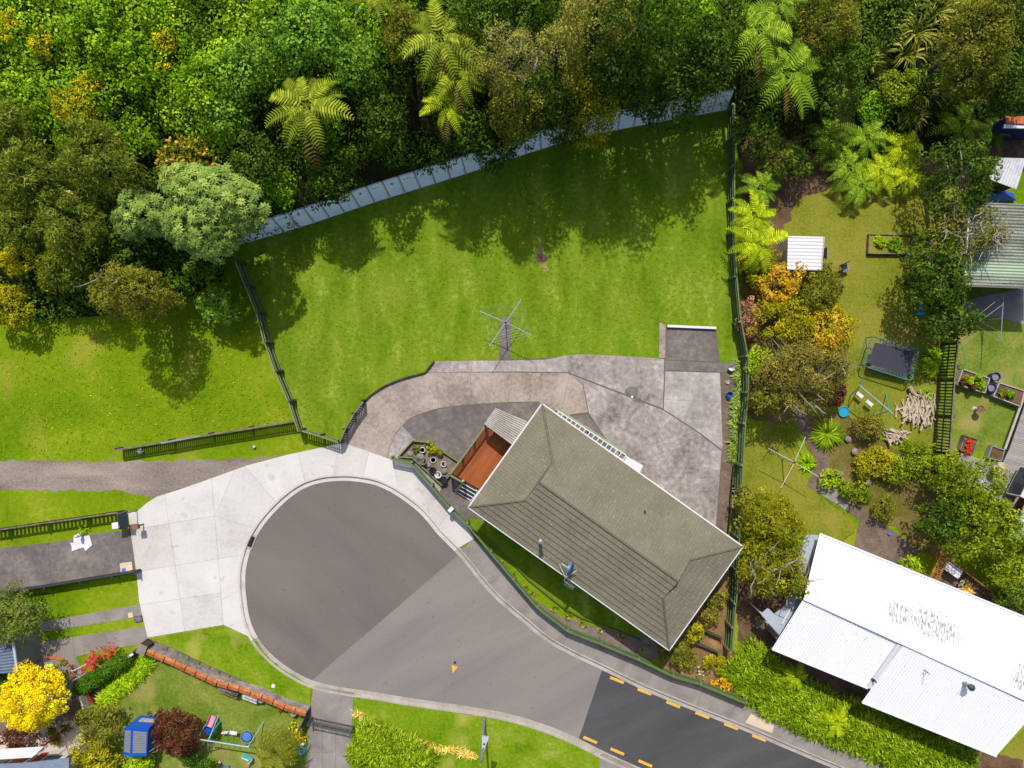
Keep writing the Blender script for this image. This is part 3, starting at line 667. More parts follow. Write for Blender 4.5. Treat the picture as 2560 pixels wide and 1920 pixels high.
undergrowth('vine_cover', [(-250,-160),(960,-160),(1010,60),(940,200),(660,260),(560,400),(470,320),(330,360),(200,330),(-250,340)], 'bright green creeping vines with blue flowers over the upper left bank', 'creeper', 'vine', 105, dome=(0.5, 1.4), lift=0.55, cover=1.5, flowers=0.22)
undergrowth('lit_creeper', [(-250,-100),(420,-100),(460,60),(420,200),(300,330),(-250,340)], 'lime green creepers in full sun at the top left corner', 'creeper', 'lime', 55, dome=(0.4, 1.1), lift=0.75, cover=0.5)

T = tree
# upper left bank
T('vineblue', 610,170, 75, 3.4, 'vine-draped shrub mound below the top edge, left of the tall dark gap', name='vine_covered_shrub', cat='shrub', lump=.35)
T('vineblue', 770,90, 105, 4.0, 'largest vine-draped mound with blue flowers above the big tree fern', name='vine_covered_shrub', cat='shrub', lump=.35)
T('vineblue', 895,165, 62, 4.6, 'vine-draped mound just left of the central tree ferns', name='vine_covered_shrub', cat='shrub', lump=.35)
T('vine', 690,20, 70, 3.0, 'green vine mound touching the top edge above the big fern', name='vine_covered_shrub', cat='shrub', lump=.35)
T('vineblue', 575,285, 55, 2.6, 'pale vine mound beside the left fronds of the big tree fern', name='vine_covered_shrub', cat='shrub', lump=.35)
T('vine', 500,210, 70, 2.6, 'bright green vine mound left of the tall draped one', name='vine_covered_shrub', cat='shrub', lump=.35)
T('vine', 330,150, 85, 2.4, 'broad bright creeper mound under the small yellow bush', name='vine_covered_shrub', cat='shrub', lump=.35)
T('vine', 250,60, 85, 2.4, 'broad creeper mound near the top left corner', name='vine_covered_shrub', cat='shrub', lump=.35)
T('yellow', 418,108, 30, 2.2, 'small bright yellow bush high on the left bank', name='yellow_bush', cat='bush')
T('yellow', 395,165, 36, 1.8, 'yellow-green bush just below the small bright yellow one', name='yellow_bush', cat='bush', dens=.7)
T('yolive', 190,275, 62, 2.4, 'yellow flecked bush in the middle of the left bank', name='yellow_bush', cat='bush', dens=.8)
T('yellow', 225,215, 34, 2.2, 'yellow tipped bush above the middle one on the left bank', name='yellow_bush', cat='bush', dens=.7)
T('yellow', 110,110, 34, 2.0, 'scruffy yellow bush near the upper left corner', name='yellow_bush', cat='bush', dens=.7)
T('yellow', 30,70, 40, 2.0, 'yellow bush at the left edge near the top corner', name='yellow_bush', cat='bush', dens=.7)
T('yellow', 45,650, 48, 2.6, 'yellow-green bush at the left edge above the rough grass', name='yellow_bush', cat='bush', dens=.9)
T('yolive', 25,770, 60, 2.4, 'olive-yellow bush at the left edge where the grass begins', name='yellow_bush', cat='bush')
T('yolive', 130,690, 40, 2.0, 'small yellow-olive bush between the dark conifers and left edge', name='yellow_bush', cat='bush')
T('feather', 70,440, 85, 4.6, 'feathery dark olive conifer at the left edge', name='conifer', lump=.3)
T('feather', 250,400, 105, 5.0, 'broad feathery conifer left of the yellow cone shrub', name='conifer', lump=.3)
T('feather', 190,560, 95, 5.2, 'feathery grey-olive conifer above the rough grass', name='conifer', lump=.3)
T('feather', 60,560, 80, 4.2, 'feathery conifer at the left edge below its twin', name='conifer', lump=.3)
T('feather', 170,660, 70, 4.0, 'lowest feathery conifer beside the round olive tree', name='conifer', lump=.3)
T('deep', 330,620, 85, 3.6, 'dark green tree in the shade under the grey-green rosette trees', cat='tree')
T('dark', 440,690, 60, 3.0, 'dark shrub in the gap right of the round olive tree', name='shrub', cat='shrub')
T('olive', 340,735, 100, 8.4, 'dense round olive tree casting a long shadow on the rough grass', rpy=76, rz=4.1, zmin=-.9, dens=1.7, lump=.12, twigs=5)
T('deep', 520,660, 50, 2.6, 'dark shrub under the right side of the rosette tree', name='shrub', cat='shrub')
T('vineblue', 540,765, 52, 2.2, 'bluish green shrub with blue flowers at the head of the left fence', name='shrub', cat='shrub')
T('feather', 30,320, 70, 3.2, 'small feathery conifer at the left edge under the vines', name='conifer', lump=.3)
# centre of the bank
T('deep', 640,400, 70, 3.6, 'dark green shrub beneath the big tree fern', name='shrub', cat='shrub')
T('vine', 800,300, 60, 3.6, 'dark leafy shrub right of the big tree fern', name='shrub', cat='shrub')
T('deep', 830,420, 75, 3.0, 'dark shrub leaning over the retaining wall below the big fern', name='shrub', cat='shrub')
T('bright', 700,475, 44, 2.0, 'small bright shrub above the left part of the wall', name='shrub', cat='shrub')
T('olive', 1010,90, 62, 5.0, 'olive shrub tree behind the upper tree ferns', cat='tree')
T('deep', 960,300, 66, 4.2, 'dark vine-hung tree left of the lowest tree fern', cat='tree')
T('greyolive', 1270,165, 85, 8.6, 'grey olive tree with bare twigs right of the tree ferns', cat='tree', twigs=26, dens=.9, rz=4.04, zmin=-0.8)
T('greyolive', 1490,75, 95, 9.6, 'tall fluffy grey-yellow tree near the top edge', cat='tree', dens=1.05, rz=4.51, zmin=-0.8)
T('greyolive', 1390,165, 75, 8.5, 'pale fluffy tree below the tall grey-yellow one', cat='tree', rz=4.23, zmin=-0.8)
T('olive', 1290,290, 78, 7.0, 'olive tree overhanging the wall in front of the bare twigs', cat='tree', dens=1.1, twigs=8, rz=3.29, zmin=-0.8)
T('deep', 1240,370, 62, 3.4, 'dark shrub hanging over the wall near its middle', name='shrub', cat='shrub')
T('yolive', 1465,280, 85, 7.7, 'yellow-olive tree overhanging the middle of the wall', cat='tree', rz=3.85, zmin=-0.8)
T('deep', 1420,305, 62, 6.6, 'dark green tree overhanging the hidden stretch of wall', cat='tree', rz=3.10, zmin=-0.8)
T('deep', 1590,105, 130, 9.7, 'big dark green tree at the upper middle right', cat='tree', lump=.3, rz=4.89, zmin=-0.8)
T('deep', 1700,190, 112, 8.6, 'dark green tree reaching over the right part of the wall', cat='tree', rz=4.32, zmin=-0.8)
T('bright', 1690,20, 90, 7.0, 'green tree at the top edge left of the right-hand ferns', cat='tree', rz=2.6)
T('deep', 1590,240, 76, 7.5, 'dark tree with ragged edge over the wall panels', cat='tree', rz=3.76, zmin=-0.8)
T('dark', 1200,40, 80, 6.0, 'dark tree in the hollow right of the upper ferns', cat='tree')
T('dark', 1330,20, 80, 6.2, 'dark tree at the top edge left of the fluffy tree', cat='tree')
T('deep', 1350,250, 70, 7.6, 'dark green tree added for shadow, filling the gap behind the overhanging olive tree', cat='tree', rz=3.4, zmin=-.8)  # from here to the group's end: trees added to make the lawn shadow solid
T('deep', 1520,190, 80, 8.1, 'dark green tree added for shadow between the fluffy trees and the wall', cat='tree', rz=3.8, zmin=-.8)
T('deep', 1770,150, 66, 7.4, 'dark tree added for shadow between the wall end and the right-hand ferns', cat='tree', rz=3.2, zmin=-.8)
T('deep', 1180,330, 60, 5.2, 'dark tree added for shadow right of the lowest central fern', cat='tree', rz=2.4, zmin=-.8)
# upper right
T('deep', 1810,70, 75, 5.6, 'dark tree left of the right-hand tree ferns', cat='tree')
T('olive', 2060,60, 90, 6.0, 'golden-tipped olive tree at the top edge right of the ferns', cat='tree')
T('deep', 2090,200, 85, 5.2, 'dark green tree right of the lower tree fern', cat='tree')
T('olive', 2440,90, 110, 7.2, 'mottled olive tree near the top right corner', cat='tree', rz=2.4)
T('olive', 2420,190, 80, 6.2, 'yellowish olive tree below the corner one', cat='tree', rz=2.2)
T('deep', 2540,40, 90, 7.4, 'dark tree in the top right corner', cat='tree')
T('deep', 2520,220, 70, 6.0, 'dark green tree at the right edge above the orange roof', cat='tree')
T('deep', 1880,330, 62, 4.4, 'dark green tree at the corner behind the lawn fence', cat='tree')
T('feather', 1930,390, 58, 3.2, 'feathery shrub between the fence corner and the fern bank', name='shrub', cat='shrub')
T('deep', 1990,410, 44, 2.2, 'dark shrub left of the big fern clump', name='shrub', cat='shrub')
T('deep', 2390,450, 100, 5.6, 'dense dark green tree right of the bright fern clump', cat='tree', rz=2.4, bark='p')
T('leafy', 2240,230, 52, 1.8, 'bright leafy shrub with yellow flowers among the flax', name='shrub', cat='shrub')
T('bright', 2180,270, 40, 1.2, 'low leafy plant patch on the shaded slope', name='shrub', cat='shrub')
# right-hand garden
T('olive', 2400,585, 105, 5.0, 'lopped tree with bare pale branches beside the green corrugated roof', cat='tree', twigs=46, dens=.38, bark='p', rz=1.6)
T('deep', 2330,690, 95, 5.2, 'dense dark green tree standing over the back lawn', cat='tree', rz=2.4)
T('deep', 2360,800, 66, 4.4, 'dark green tree at the head of the dark trellis fence', cat='tree')
T('yolive', 1900,665, 54, 2.0, 'dark yellow-green shrub under the bright fronds by the fence', name='shrub', cat='shrub')
T('orange', 1950,712, 60, 2.6, 'orange-gold shrub below the white shed', name='shrub', cat='shrub')
T('olive', 2050,725, 62, 2.6, 'dark olive round shrub right of the orange one', name='shrub', cat='shrub', dens=1.2)
T('yolive', 1955,800, 74, 2.6, 'yellow-olive shrub in front of the pink flowers', name='shrub', cat='shrub')
T('orange', 2060,830, 66, 2.4, 'rusty golden shrub at the lawn edge', name='shrub', cat='shrub', dens=.5)
T('yolive', 2065,815, 70, 2.2, 'yellow-green shrub mixed into the rusty one', name='shrub', cat='shrub')
T('mauve', 1872,790, 24, 1.6, 'pink and mauve flowering bush against the fence', rpy=72, name='flowering_bush', cat='bush')
T('lime', 1895,905, 36, 1.8, 'bright green shrub against the fence under the brown tree', name='shrub', cat='shrub')
T('brown', 2010,935, 112, 4.8, 'sprawling grey-brown tree with pale bare twigs by the fence', rpy=96, cat='tree', twigs=22, rz=1.8)
T('olive', 1950,975, 72, 3.6, 'olive lower crown beside the grey-brown tree', cat='tree', rz=1.3)
T('maroon', 2085,985, 34, 1.5, 'small dark red shrub under the grey-brown tree', name='shrub', cat='shrub')
T('olivegold', 1930,1300, 80, 4.4, 'yellow-green tree beside the corner of the grey roof', cat='tree', rz=2.0)
T('olivegold', 1935,1420, 92, 4.6, 'spreading yellow-olive tree with pale twigs between the two houses', cat='tree', twigs=26, rz=1.8, rpy=88)
T('olive', 1865,1250, 34, 2.4, 'narrow olive shrub on the far side of the fence', name='shrub', cat='shrub')
T('leafy', 2430,1210, 72, 4.2, 'upper green tree beside the grey deck', cat='tree', rz=1.9)
T('leafy', 2455,1320, 92, 4.6, 'large yellow-green tree beside the grey deck', cat='tree', rz=2.1)
T('deep', 2350,1290, 66, 3.6, 'dark green tree on the left of the deckside trees', cat='tree')
T('leafy', 2350,1180, 58, 3.0, 'olive tree at the foot of the dark trellis fence', cat='tree')
T('olive', 2180,1062, 28, 1.2, 'small brown tussock bush among the stones', name='shrub', cat='shrub')
T('brown', 2165,1068, 34, 1.2, 'round brown bush left of the driftwood piles', name='shrub', cat='shrub')
T('yolive', 2190,1160, 50, 1.0, 'low yellow-green ground shrub in the rock garden', name='shrub', cat='shrub')
T('leafy', 2235,1180, 34, 1.0, 'bright low shrub in the middle of the rock garden', name='shrub', cat='shrub')
T('leafy', 2140,1228, 36, 0.8, 'low green shrub beside the lower garden path', name='shrub', cat='shrub', dens=.8)
T('olive', 2210,1275, 32, 1.0, 'small white-flowered shrub above the paved yard', name='shrub', cat='shrub')
T('lime', 2075,1190, 26, .7, 'small lime green plant at the bend of the path', name='shrub', cat='shrub')
T('leafy', 2300,1140, 40, 1.0, 'loose bright shrubs between the driftwood and the deckside trees', name='shrub', cat='shrub', dens=.7)
T('leafy', 2520,1430, 60, 2.4, 'green shrub behind the brown timber rail at the right edge', name='shrub', cat='shrub')
T('deep', 2540,1500, 50, 2.4, 'dark shrub at the right edge behind the timber rail', name='shrub', cat='shrub')
T('lime', 2270,1410, 30, .8, 'small shrub hugging the paved yard corner', name='shrub', cat='shrub', dens=.7)
# front beds of the grey-roofed house
T('yolive', 1737,1585, 26, 1.1, 'round yellow-green bush between the two dark bed edgings', name='bush', cat='bush')
T('olive', 1775,1540, 24, 1.1, 'small olive bush nearest the grey roof side', name='bush', cat='bush')
T('olive', 1795,1500, 26, 1.2, 'dark olive bush by the fence above the beds', name='bush', cat='bush')
T('olive', 1705,1640, 42, .9, 'wide dark olive mat bush in the front bed', name='bush', cat='bush', rpy=34)
T('yolive', 1770,1655, 14, .6, 'small upright olive bush left of the orange flowers', name='bush', cat='bush', rpy=18)
T('yolive', 1800,1660, 15, .6, 'small upright olive bush behind the orange flowers', name='bush', cat='bush', rpy=22)
T('olive', 1668,1622, 22, .8, 'olive bush at the corner of the grey roof', name='bush', cat='bush')
# lower left gardens
T('gold', 86,1738, 92, 4.2, 'brilliant golden conifer at the lower left', rpy=86, name='golden_conifer', cat='conifer', rz=1.8, lump=.12, dens=1.25)
T('maroon', 445,1828, 68, 2.4, 'dark red maple in the middle of the play garden', name='maple_tree', rz=1.2, rpy=66, dens=1.5, twigs=4)
T('maroon', 55,1845, 42, 1.6, 'dark red maple beneath the golden conifer', name='maple_tree', rz=.8)
T('topiary', 478,1888, 28, 1.2, 'clipped round green bush beside the red maple', name='topiary_bush', cat='bush', lump=.04, clump=.2, dens=1.4)
T('topiary', 520,1925, 32, 1.2, 'clipped round green bush at the bottom edge', name='topiary_bush', cat='bush', lump=.04, clump=.2, dens=1.4)
T('olive', 255,1810, 55, 2.2, 'dark olive bush left of the blue playhouse', name='bush', cat='bush', rpy=62)
T('yolive', 235,1890, 58, 2.2, 'large yellow-olive bush at the bottom edge by the house', name='bush', cat='bush')
T('olive', 145,1690, 38, 1.6, 'dark bush behind the right side of the golden conifer', name='bush', cat='bush')
T('lime', 345,1905, 36, 1.2, 'small bright bush under the blue playhouse', name='bush', cat='bush')
T('deep', 5,1705, 32, 1.8, 'green bush at the left edge beside the golden conifer', name='bush', cat='bush')
T('greygreen', 32,1540, 86, 3.4, 'grey-green tree at the left edge over the wheel strips', cat='tree', rpy=70)
T('bright', 1500,1980, 40, 1.0, 'low green bush just below the bottom edge', name='bush', cat='bush') if False else None

# ---------------------------------------------------------------- tree ferns: every frond an object sharing its mesh
def frond_mesh(name, Ln=2.1, Wd=0.5, n=15, droop=0.5, rise=0.35, mat=None, pin=0.042, seed=0, tone=.5):
    "an arching frond along +X with paired narrow leaflets"
    r = random.Random(seed); m = MB(); T_ = []
    def pt(t): return Vector((Ln*t*(1-0.12*t*t), 0, rise*Ln*t*(1.0-t)*1.6 - droop*t*t*Ln*0.42))
    for i in range(8):
        a, b = pt(i/8), pt((i+1)/8); w = 0.03*(1-i/9)
        m.quad(a+Vector((0, w, .004)), a-Vector((0, w, -.004)), b-Vector((0, w*.9, -.004)), b+Vector((0, w*.9, .004))); T_.append(0.35)
    for k in range(n):
        t = 0.10 + 0.9*(k+0.5)/n; c = pt(t); w = Wd*math.sin(math.pi*min(1, t*0.86+0.12))**0.7*(1.0 - 0.25*t)
        for s in (-1, 1):
            w_ = w*r.uniform(0.9, 1.06); f = 0.26 + 0.35*t
            tip = c + Vector((w_*f, s*w_*0.92, -0.22*w_)); mid = c + Vector((w_*f*0.45, s*w_*0.5, -0.03*w_ + 0.012)); h = pin*(1.1-0.5*t)
            m.quad(c + Vector((-h, 0, 0)), mid + Vector((-h*1.15, 0, 0)), mid + Vector((h*1.15, 0, 0)), c + Vector((h, 0, 0)))
            m.add([mid + Vector((-h*1.15, 0, 0)), tip, mid + Vector((h*1.15, 0, 0))], [(0, 1, 2)])
            T_ += [tone + r.gauss(0, .14)]*2
    o = m.build(name, mat); me = o.data; bpy.data.objects.remove(o)
    at = me.attributes.new('tint', 'FLOAT', 'FACE'); at.data.foreach_set('value', np.clip(T_, 0, 1).astype(np.float32))
    return me
FERN = {}
for key, cols in (('olive', [(62,78,12),(108,122,26),(164,172,62)]), ('lime', [(84,110,4),(138,158,14),(196,206,48)]), ('mid', [(56,82,12),(100,130,30),(154,178,62)])):
    mt = LEAF('fern_'+key, cols, trans=0.3)
    FERN[key] = [frond_mesh('frond', mat=mt, seed=i, droop=d, rise=q, tone=tn) for i, (d, q, tn) in enumerate([(0.45, .42, .72), (0.7, .32, .5), (0.95, .2, .32)])]
DEADF = [frond_mesh('frond', mat=LEAF('fern_dead', [(84,70,32),(112,96,48),(144,128,76)], trans=.1, k=1.2), seed=8, droop=1.25, rise=.05, tone=.5)]
M['fernbark'] = PM('fern_trunk', [(40,32,24),(62,50,38)], s1=4, s2=20, rough_=1.0, bump=0.5)
def fern(key, px, py, rpx, h, label, n=15, name='tree_fern', cat='tree fern', seed=0, group=None, flat=1.0, skew=0.0):
    r = random.Random(seed*31+7); foot = G(px, py, h); k = (HC - foot.z - h)/FPX; R_ = rpx*k
    t = thing(name, label, cat, foot, group)
    m = MB(); m.tube([foot - Vector((0, 0, .1)), foot + Vector((0.06, 0.04, h*.5)), foot + Vector((0, 0, h))], 0.13 if h > 1 else 0.06, 8, r1=0.09 if h > 1 else 0.05); m.build('trunk', M['fernbark'], t)
    for i in range(n):
        low = i % 3
        o = bpy.data.objects.new('frond', DEADF[0] if (i == 2 and h > 3) else FERN[key][low if r.random() > .2 else r.randrange(3)]); COL.objects.link(o); o.parent = t
        o.location = (0, 0, h - 0.03 + 0.05*(2-low) + 0.01*i/n); a = 2*math.pi*(i*0.381966 + r.uniform(-.03, .03))
        s = R_/1.85*r.uniform(0.7, 1.14)*(1.05 if low else 0.86); o.scale = (s, s*r.uniform(.85, 1.05), s*flat)
        o.rotation_euler = (r.uniform(-.15, .15), r.uniform(-.12, .12), a)
    return t
fern('olive', 768,265, 118, 4.0, 'large olive tree fern standing alone above the left end of the wall', n=17, seed=1)
fern('olive', 1100,95, 112, 4.6, 'uppermost tree fern of the central group', n=15, seed=2)
fern('olive', 1190,120, 92, 4.2, 'right-hand tree fern of the central group', n=13, seed=3)
fern('olive', 1140,185, 96, 4.6, 'tree fern in the middle of the central group', n=14, seed=4)
fern('lime', 1115,265, 78, 4.4, 'lowest yellow-green tree fern of the central group, nearest the wall', n=12, seed=5)
fern('olive', 935,-10, 62, 4.4, 'tree fern cut by the top edge beside the vine mounds', n=11, seed=6)
fern('mid', 1895,75, 100, 4.6, 'upper tree fern of the right-hand pair', n=15, seed=7)
fern('mid', 1965,185, 104, 4.8, 'lower tree fern of the right-hand pair', n=15, seed=8)
fern('mid', 1945,5, 80, 4.4, 'tree fern at the top edge above the right-hand pair', n=12, seed=9)
fern('lime', 1885,540, 74, 2.2, 'bright fern arching over the lawn fence, upper one', n=13, seed=10)
fern('lime', 1895,610, 72, 2.4, 'bright fern arching over the lawn fence, lower one', n=13, seed=11)
fern('mid', 1900,470, 70, 2.0, 'darker fern at the upper end of the bright fence ferns', n=12, seed=12)
for i, (x, y, r_, k, lb) in enumerate([(2070,345,64,'mid','fern at the upper left of the big fern bank'), (2165,345,70,'mid','fern at the upper middle of the big fern bank'), (2120,420,70,'mid','fern in the left middle of the big fern bank'), (2200,430,66,'lime','yellow-green fern in the lower middle of the fern bank'), (2255,370,62,'lime','brightest fern at the right of the fern bank'), (2270,440,50,'lime','yellow fern at the lower right tip of the fern bank'), (2400,310,72,'mid','olive fern above the dense dark green tree'), (2150,465,56,'mid','lowest fern of the bank overhanging the back lawn'), (2480,330,50,'mid','shaded fern near the orange roof at the right edge')]):
    fern(k, x, y, r_, 0.9, lb, n=14, name='fern', cat='fern', seed=20+i)
fern('lime', 515,690, 36, 2.0, 'single small fern poking out by the head of the left fence', n=5, name='fern', cat='fern', seed=40)
fern('mid', 2095,1715, 46, 1.0, 'fern standing in the upper part of the roadside hedge', n=12, name='fern', cat='fern', seed=41) if False else None
fern('lime', 1990,1690, 44, 1.0, 'fern with fine fronds in the upper part of the roadside hedge', n=12, name='fern', cat='fern', seed=42)
fern('lime', 2090,1800, 46, 1.0, 'olive-gold fern in the middle of the roadside hedge', n=12, name='fern', cat='fern', seed=43)
fern('lime', 2535,1405, 62, 1.4, 'bright drooping fern above the brown timber rail', n=9, name='fern', cat='fern', seed=44)

# ---------------------------------------------------------------- strap-leaved plants
def straps(name, label, cat, px, py, rpx, h, mat, n=60, w=0.05, droop=0.6, upr=0.5, parent=None, foot=None, R_=None, seed=0, segs=3, group=None):
    r = random.Random(seed); foot = foot or G(px, py, h*0.5); k = (HC - foot.z - h*.5)/FPX; R_ = R_ or rpx*k
    m = MB(); T_ = []
    for i in range(n):
        a = r.uniform(0, 6.283); d = Vector((math.cos(a), math.sin(a), 0)); s = Vector((-d.y, d.x, 0)); Ln = R_*r.uniform(.6, 1.08)
        b = foot + d*r.uniform(0, .12) + s*r.uniform(-.1, .1); hh = h*r.uniform(.7, 1.2); tt = min(1, max(0, r.gauss(.5, .22))); u = r.uniform(upr, 1)
        pts = [b + d*Ln*(t**(1.0/(0.6+0.4*u)) if False else t) + Vector((0, 0, hh*(1.9*t - (0.9+droop)*t*t))) for t in [j/segs for j in range(segs+1)]]
        for j in range(segs):
            w0, w1 = w*(1 - 0.15*j/segs)*(0.8 if j == 0 else 1), w*(1-(j+1)/segs)*(1.0) + (w*.55 if j < segs-1 else 0.003)
            m.quad(pts[j]+s*w0, pts[j]-s*w0, pts[j+1]-s*w1, pts[j+1]+s*w1); T_.append(tt)
    o = m.build(name, mat, parent); at = o.data.attributes.new('tint', 'FLOAT', 'FACE'); at.data.foreach_set('value', np.array(T_, np.float32))
    if parent is None: tag(o, label, cat, group)
    return o
M['flax'] = LEAF('leaf_flax', [(52,62,16),(98,104,36),(190,176,110)], trans=.12)
M['strap'] = LEAF('leaf_strap', [(58,82,4),(106,132,14),(166,184,50)], trans=.25)
M['straplime'] = LEAF('leaf_straplime', [(76,112,4),(124,156,14),(178,200,50)], trans=.25)
M['palm'] = LEAF('leaf_palm', [(44,52,10),(86,92,24),(150,148,68)], trans=.2)
M['drygrass'] = LEAF('leaf_dry', [(176,140,76),(210,176,112),(232,208,152)], trans=.2)
for i, (x, y, r_, h, lb) in enumerate([(2300,70,70,1.6,'large flax clump near the top edge, upper right'), (2350,20,60,1.6,'flax clump cut by the top edge'), (2270,130,52,1.3,'flax clump with pale blades below the large one'), (2310,225,60,1.2,'flax clump on the shaded slope above the bare soil'), (2280,285,46,.9,'lowest flax clump, blades fanning over bare soil'), (2170,150,40,1.0,'small flax clump left of the large ones')]):
    straps('flax_plant', lb, 'flax', x, y, r_, h, M['flax'], n=70, w=0.045, droop=.45, seed=i)
straps('strap_plant', 'bright green strap-leaved clump beside the garden path', 'plant', 2070,1085, 46, .7, M['strap'], n=170, w=.035, droop=.8, seed=11)
straps('strap_plant', 'upper bright strap-leaved clump right of the trampoline', 'plant', 2335,895, 30, .7, M['straplime'], n=80, w=.05, droop=.8, seed=12)
straps('strap_plant', 'lower bright strap-leaved clump right of the trampoline', 'plant', 2330,925, 26, .6, M['straplime'], n=70, w=.05, droop=.8, seed=13)
straps('strap_plant', 'yellow-green tuft beside the right clothesline pole', 'plant', 2020,1160, 24, .5, M['straplime'], n=60, w=.03, droop=.7, seed=14)
for i_, (x_, y_, r_, lb_) in enumerate([(2250,1165,26,'yellow strap plant at the centre of the rock garden'),(2205,1140,24,'strap plant below the brown bush'),(2280,1180,24,'strap plant under the deckside trees'),(2110,1215,20,'strap plant beside the lower path slabs'),(2160,1240,22,'strap plant above the paved yard'),(2270,1115,20,'strap plant between the driftwood piles'),(2320,985,18,'dark tuft above the large driftwood pile')]): straps('strap_plant', lb_, 'plant', x_, y_, r_, .55, M['straplime'] if i_ % 2 == 0 else M['strap'], n=60, w=.03, droop=.7, seed=90+i_)
straps('yucca_plant', 'spiky yucca just above the round olive shrub', 'yucca', 2045,665, 22, .8, M['flax'], n=40, w=.03, droop=.3, seed=15)
straps('golden_grass', 'tuft of golden grass beside the paved yard rail', 'grass tuft', 2415,1475, 26, .4, M['drygrass'], n=70, w=.025, droop=.6, seed=16)
for i, (x, y, r_, lb) in enumerate([(150,458,36,'pampas grass tuft among the dark conifers')]):
    straps('pampas_grass', lb, 'pampas', x, y, r_, 1.0, LEAF('leaf_pampas', [(120,132,60),(150,160,90),(190,190,130)]), n=120, w=.018, droop=.7, seed=20)
def plume(px, py, ang, lab):
    f = G(px, py, 2.6); t = thing('pampas_plume', lab, 'plume', f); m = MB(); c = f + Vector((0, 0, 2.6)); d = Vector((math.cos(ang), -math.sin(ang), 0.1))
    m.tube([f, c - d*.35], .015, 5); m.build('stem', M['drygrass'], t)
    C = np.array([c + d*random.uniform(-.4, .5) + Vector((random.gauss(0, .05), random.gauss(0, .05), random.gauss(0, .05))) for _ in range(160)])
    leaf_obj('plume', C, RNG.normal(0, .5, (160, 3)) + np.array([0, 0, 1]), .24, .05, RNG.uniform(0, 1, 160), LEAF('leaf_plume', [(196,160,146),(224,196,180)]), t, D=np.tile(np.array(d), (160, 1)) + RNG.normal(0, .2, (160, 3)))
plume(150,480,.1,'uppermost pink pampas plume among the conifers'); plume(185,492,.8,'pink pampas plume right of the others'); plume(142,503,.05,'middle pink pampas plume among the conifers'); plume(140,588,.1,'lowest pink pampas plume among the conifers')
# palm at the bottom edge
pf = G(690,1885,2.2); pt_ = thing('palm_tree', 'shaggy palm with drooping fronds at the bottom edge by the gate', 'palm', pf)
MB().tube([pf - Vector((0,0,.1)), pf + Vector((0, 0, 2.1))], .24, 9, r1=.2).build('trunk', M['bark'], pt_)
PMESH = frond_mesh('palm_frond', Ln=1.9, Wd=.5, n=30, droop=.8, rise=.4, mat=M['palm'], pin=.026, seed=9)
for i in range(22):
    o = bpy.data.objects.new('frond', PMESH); COL.objects.link(o); o.parent = pt_; o.location = (0, 0, 2.15); s = random.uniform(.75, 1.0); o.scale = (s, s, s); o.rotation_euler = (random.uniform(-.3, .3), random.uniform(-.35, .3), i*2.4)
for x, y, r_, lb in [(128,1830,20,'small fan palm at the right foot of the golden conifer'), (160,1820,22,'small fan palm beside the pale courtyard'), (140,1850,18,'lowest small fan palm in the pale courtyard')]:
    straps('fan_palm', lb, 'palm', x, y, r_, .6, M['palm'], n=26, w=.035, droop=.5, seed=x)

# ---------------------------------------------------------------- grey-green rosette trees
M['rosette'] = LEAF('leaf_rosette', [(74,98,48),(108,130,72),(150,166,104)], trans=.2)
def rosette_tree(px, py, rpx, rpy, h, rz, label, nros, seed=0):
    foot = G(px, py, h-rz); zc = foot.z + h - rz; k = (HC-zc)/FPX; t = thing('rosette_tree', label, 'tree', foot)
    d = unit(nros, -0.15); ang = np.arctan2(d[:, 1], d[:, 0]); lob = 1 + .12*np.sin(3*ang+seed) + .08*np.sin(5*ang+2*seed)
    K = np.array([foot.x, foot.y, zc]) + d*np.array([rpx*k, rpy*k, rz])*(lob*RNG.uniform(.82, 1, nros))[:, None]
    K = np.concatenate([K, np.array([foot.x, foot.y, zc]) + unit(nros//2, -0.2)*np.array([rpx*k, rpy*k, rz])*RNG.uniform(.5, .8, nros//2)[:, None]]); nr = len(K)
    C, N_, D_, T_ = [], [], [], []
    dd = K - np.array([foot.x, foot.y, zc]); dd /= np.linalg.norm(dd, axis=1, keepdims=True)
    for i in range(nr):
        n0 = dd[i]*.7 + np.array([0, 0, .9]) + RNG.normal(0, .2, 3); n0 /= np.linalg.norm(n0); a = np.cross(n0, [1, 0, 0]); a /= np.linalg.norm(a); b = np.cross(n0, a); p0 = RNG.uniform(0, 6); L_ = RNG.uniform(.26, .38); tt = RNG.normal(.5, .22)
        for j in range(9):
            an = p0 + j*2*np.pi/9; dr = a*np.cos(an) + b*np.sin(an); D_.append(dr - n0*.15); C.append(K[i] + dr*L_*.5 + n0*.03*(j % 3)); N_.append(n0 + dr*.25 + RNG.normal(0, .12, 3)); T_.append(tt + RNG.normal(0, .1))
    leaf_obj('crown', np.array(C), np.array(N_), .34, .115, np.array(T_), M['rosette'], t, D=np.array(D_))
    trunk_mesh('trunk', foot, (foot.x, foot.y, zc), .16, t, M['bark'], [K[i] for i in RNG.choice(nr, 8, replace=False)])
rosette_tree(556,540, 126, 120, 5.8, 2.2, 'large grey-green rosette-leaved tree at the left end of the wall', 470, 1)
rosette_tree(358,540, 66, 64, 4.6, 1.6, 'smaller grey-green rosette-leaved tree left of the large one', 170, 2)
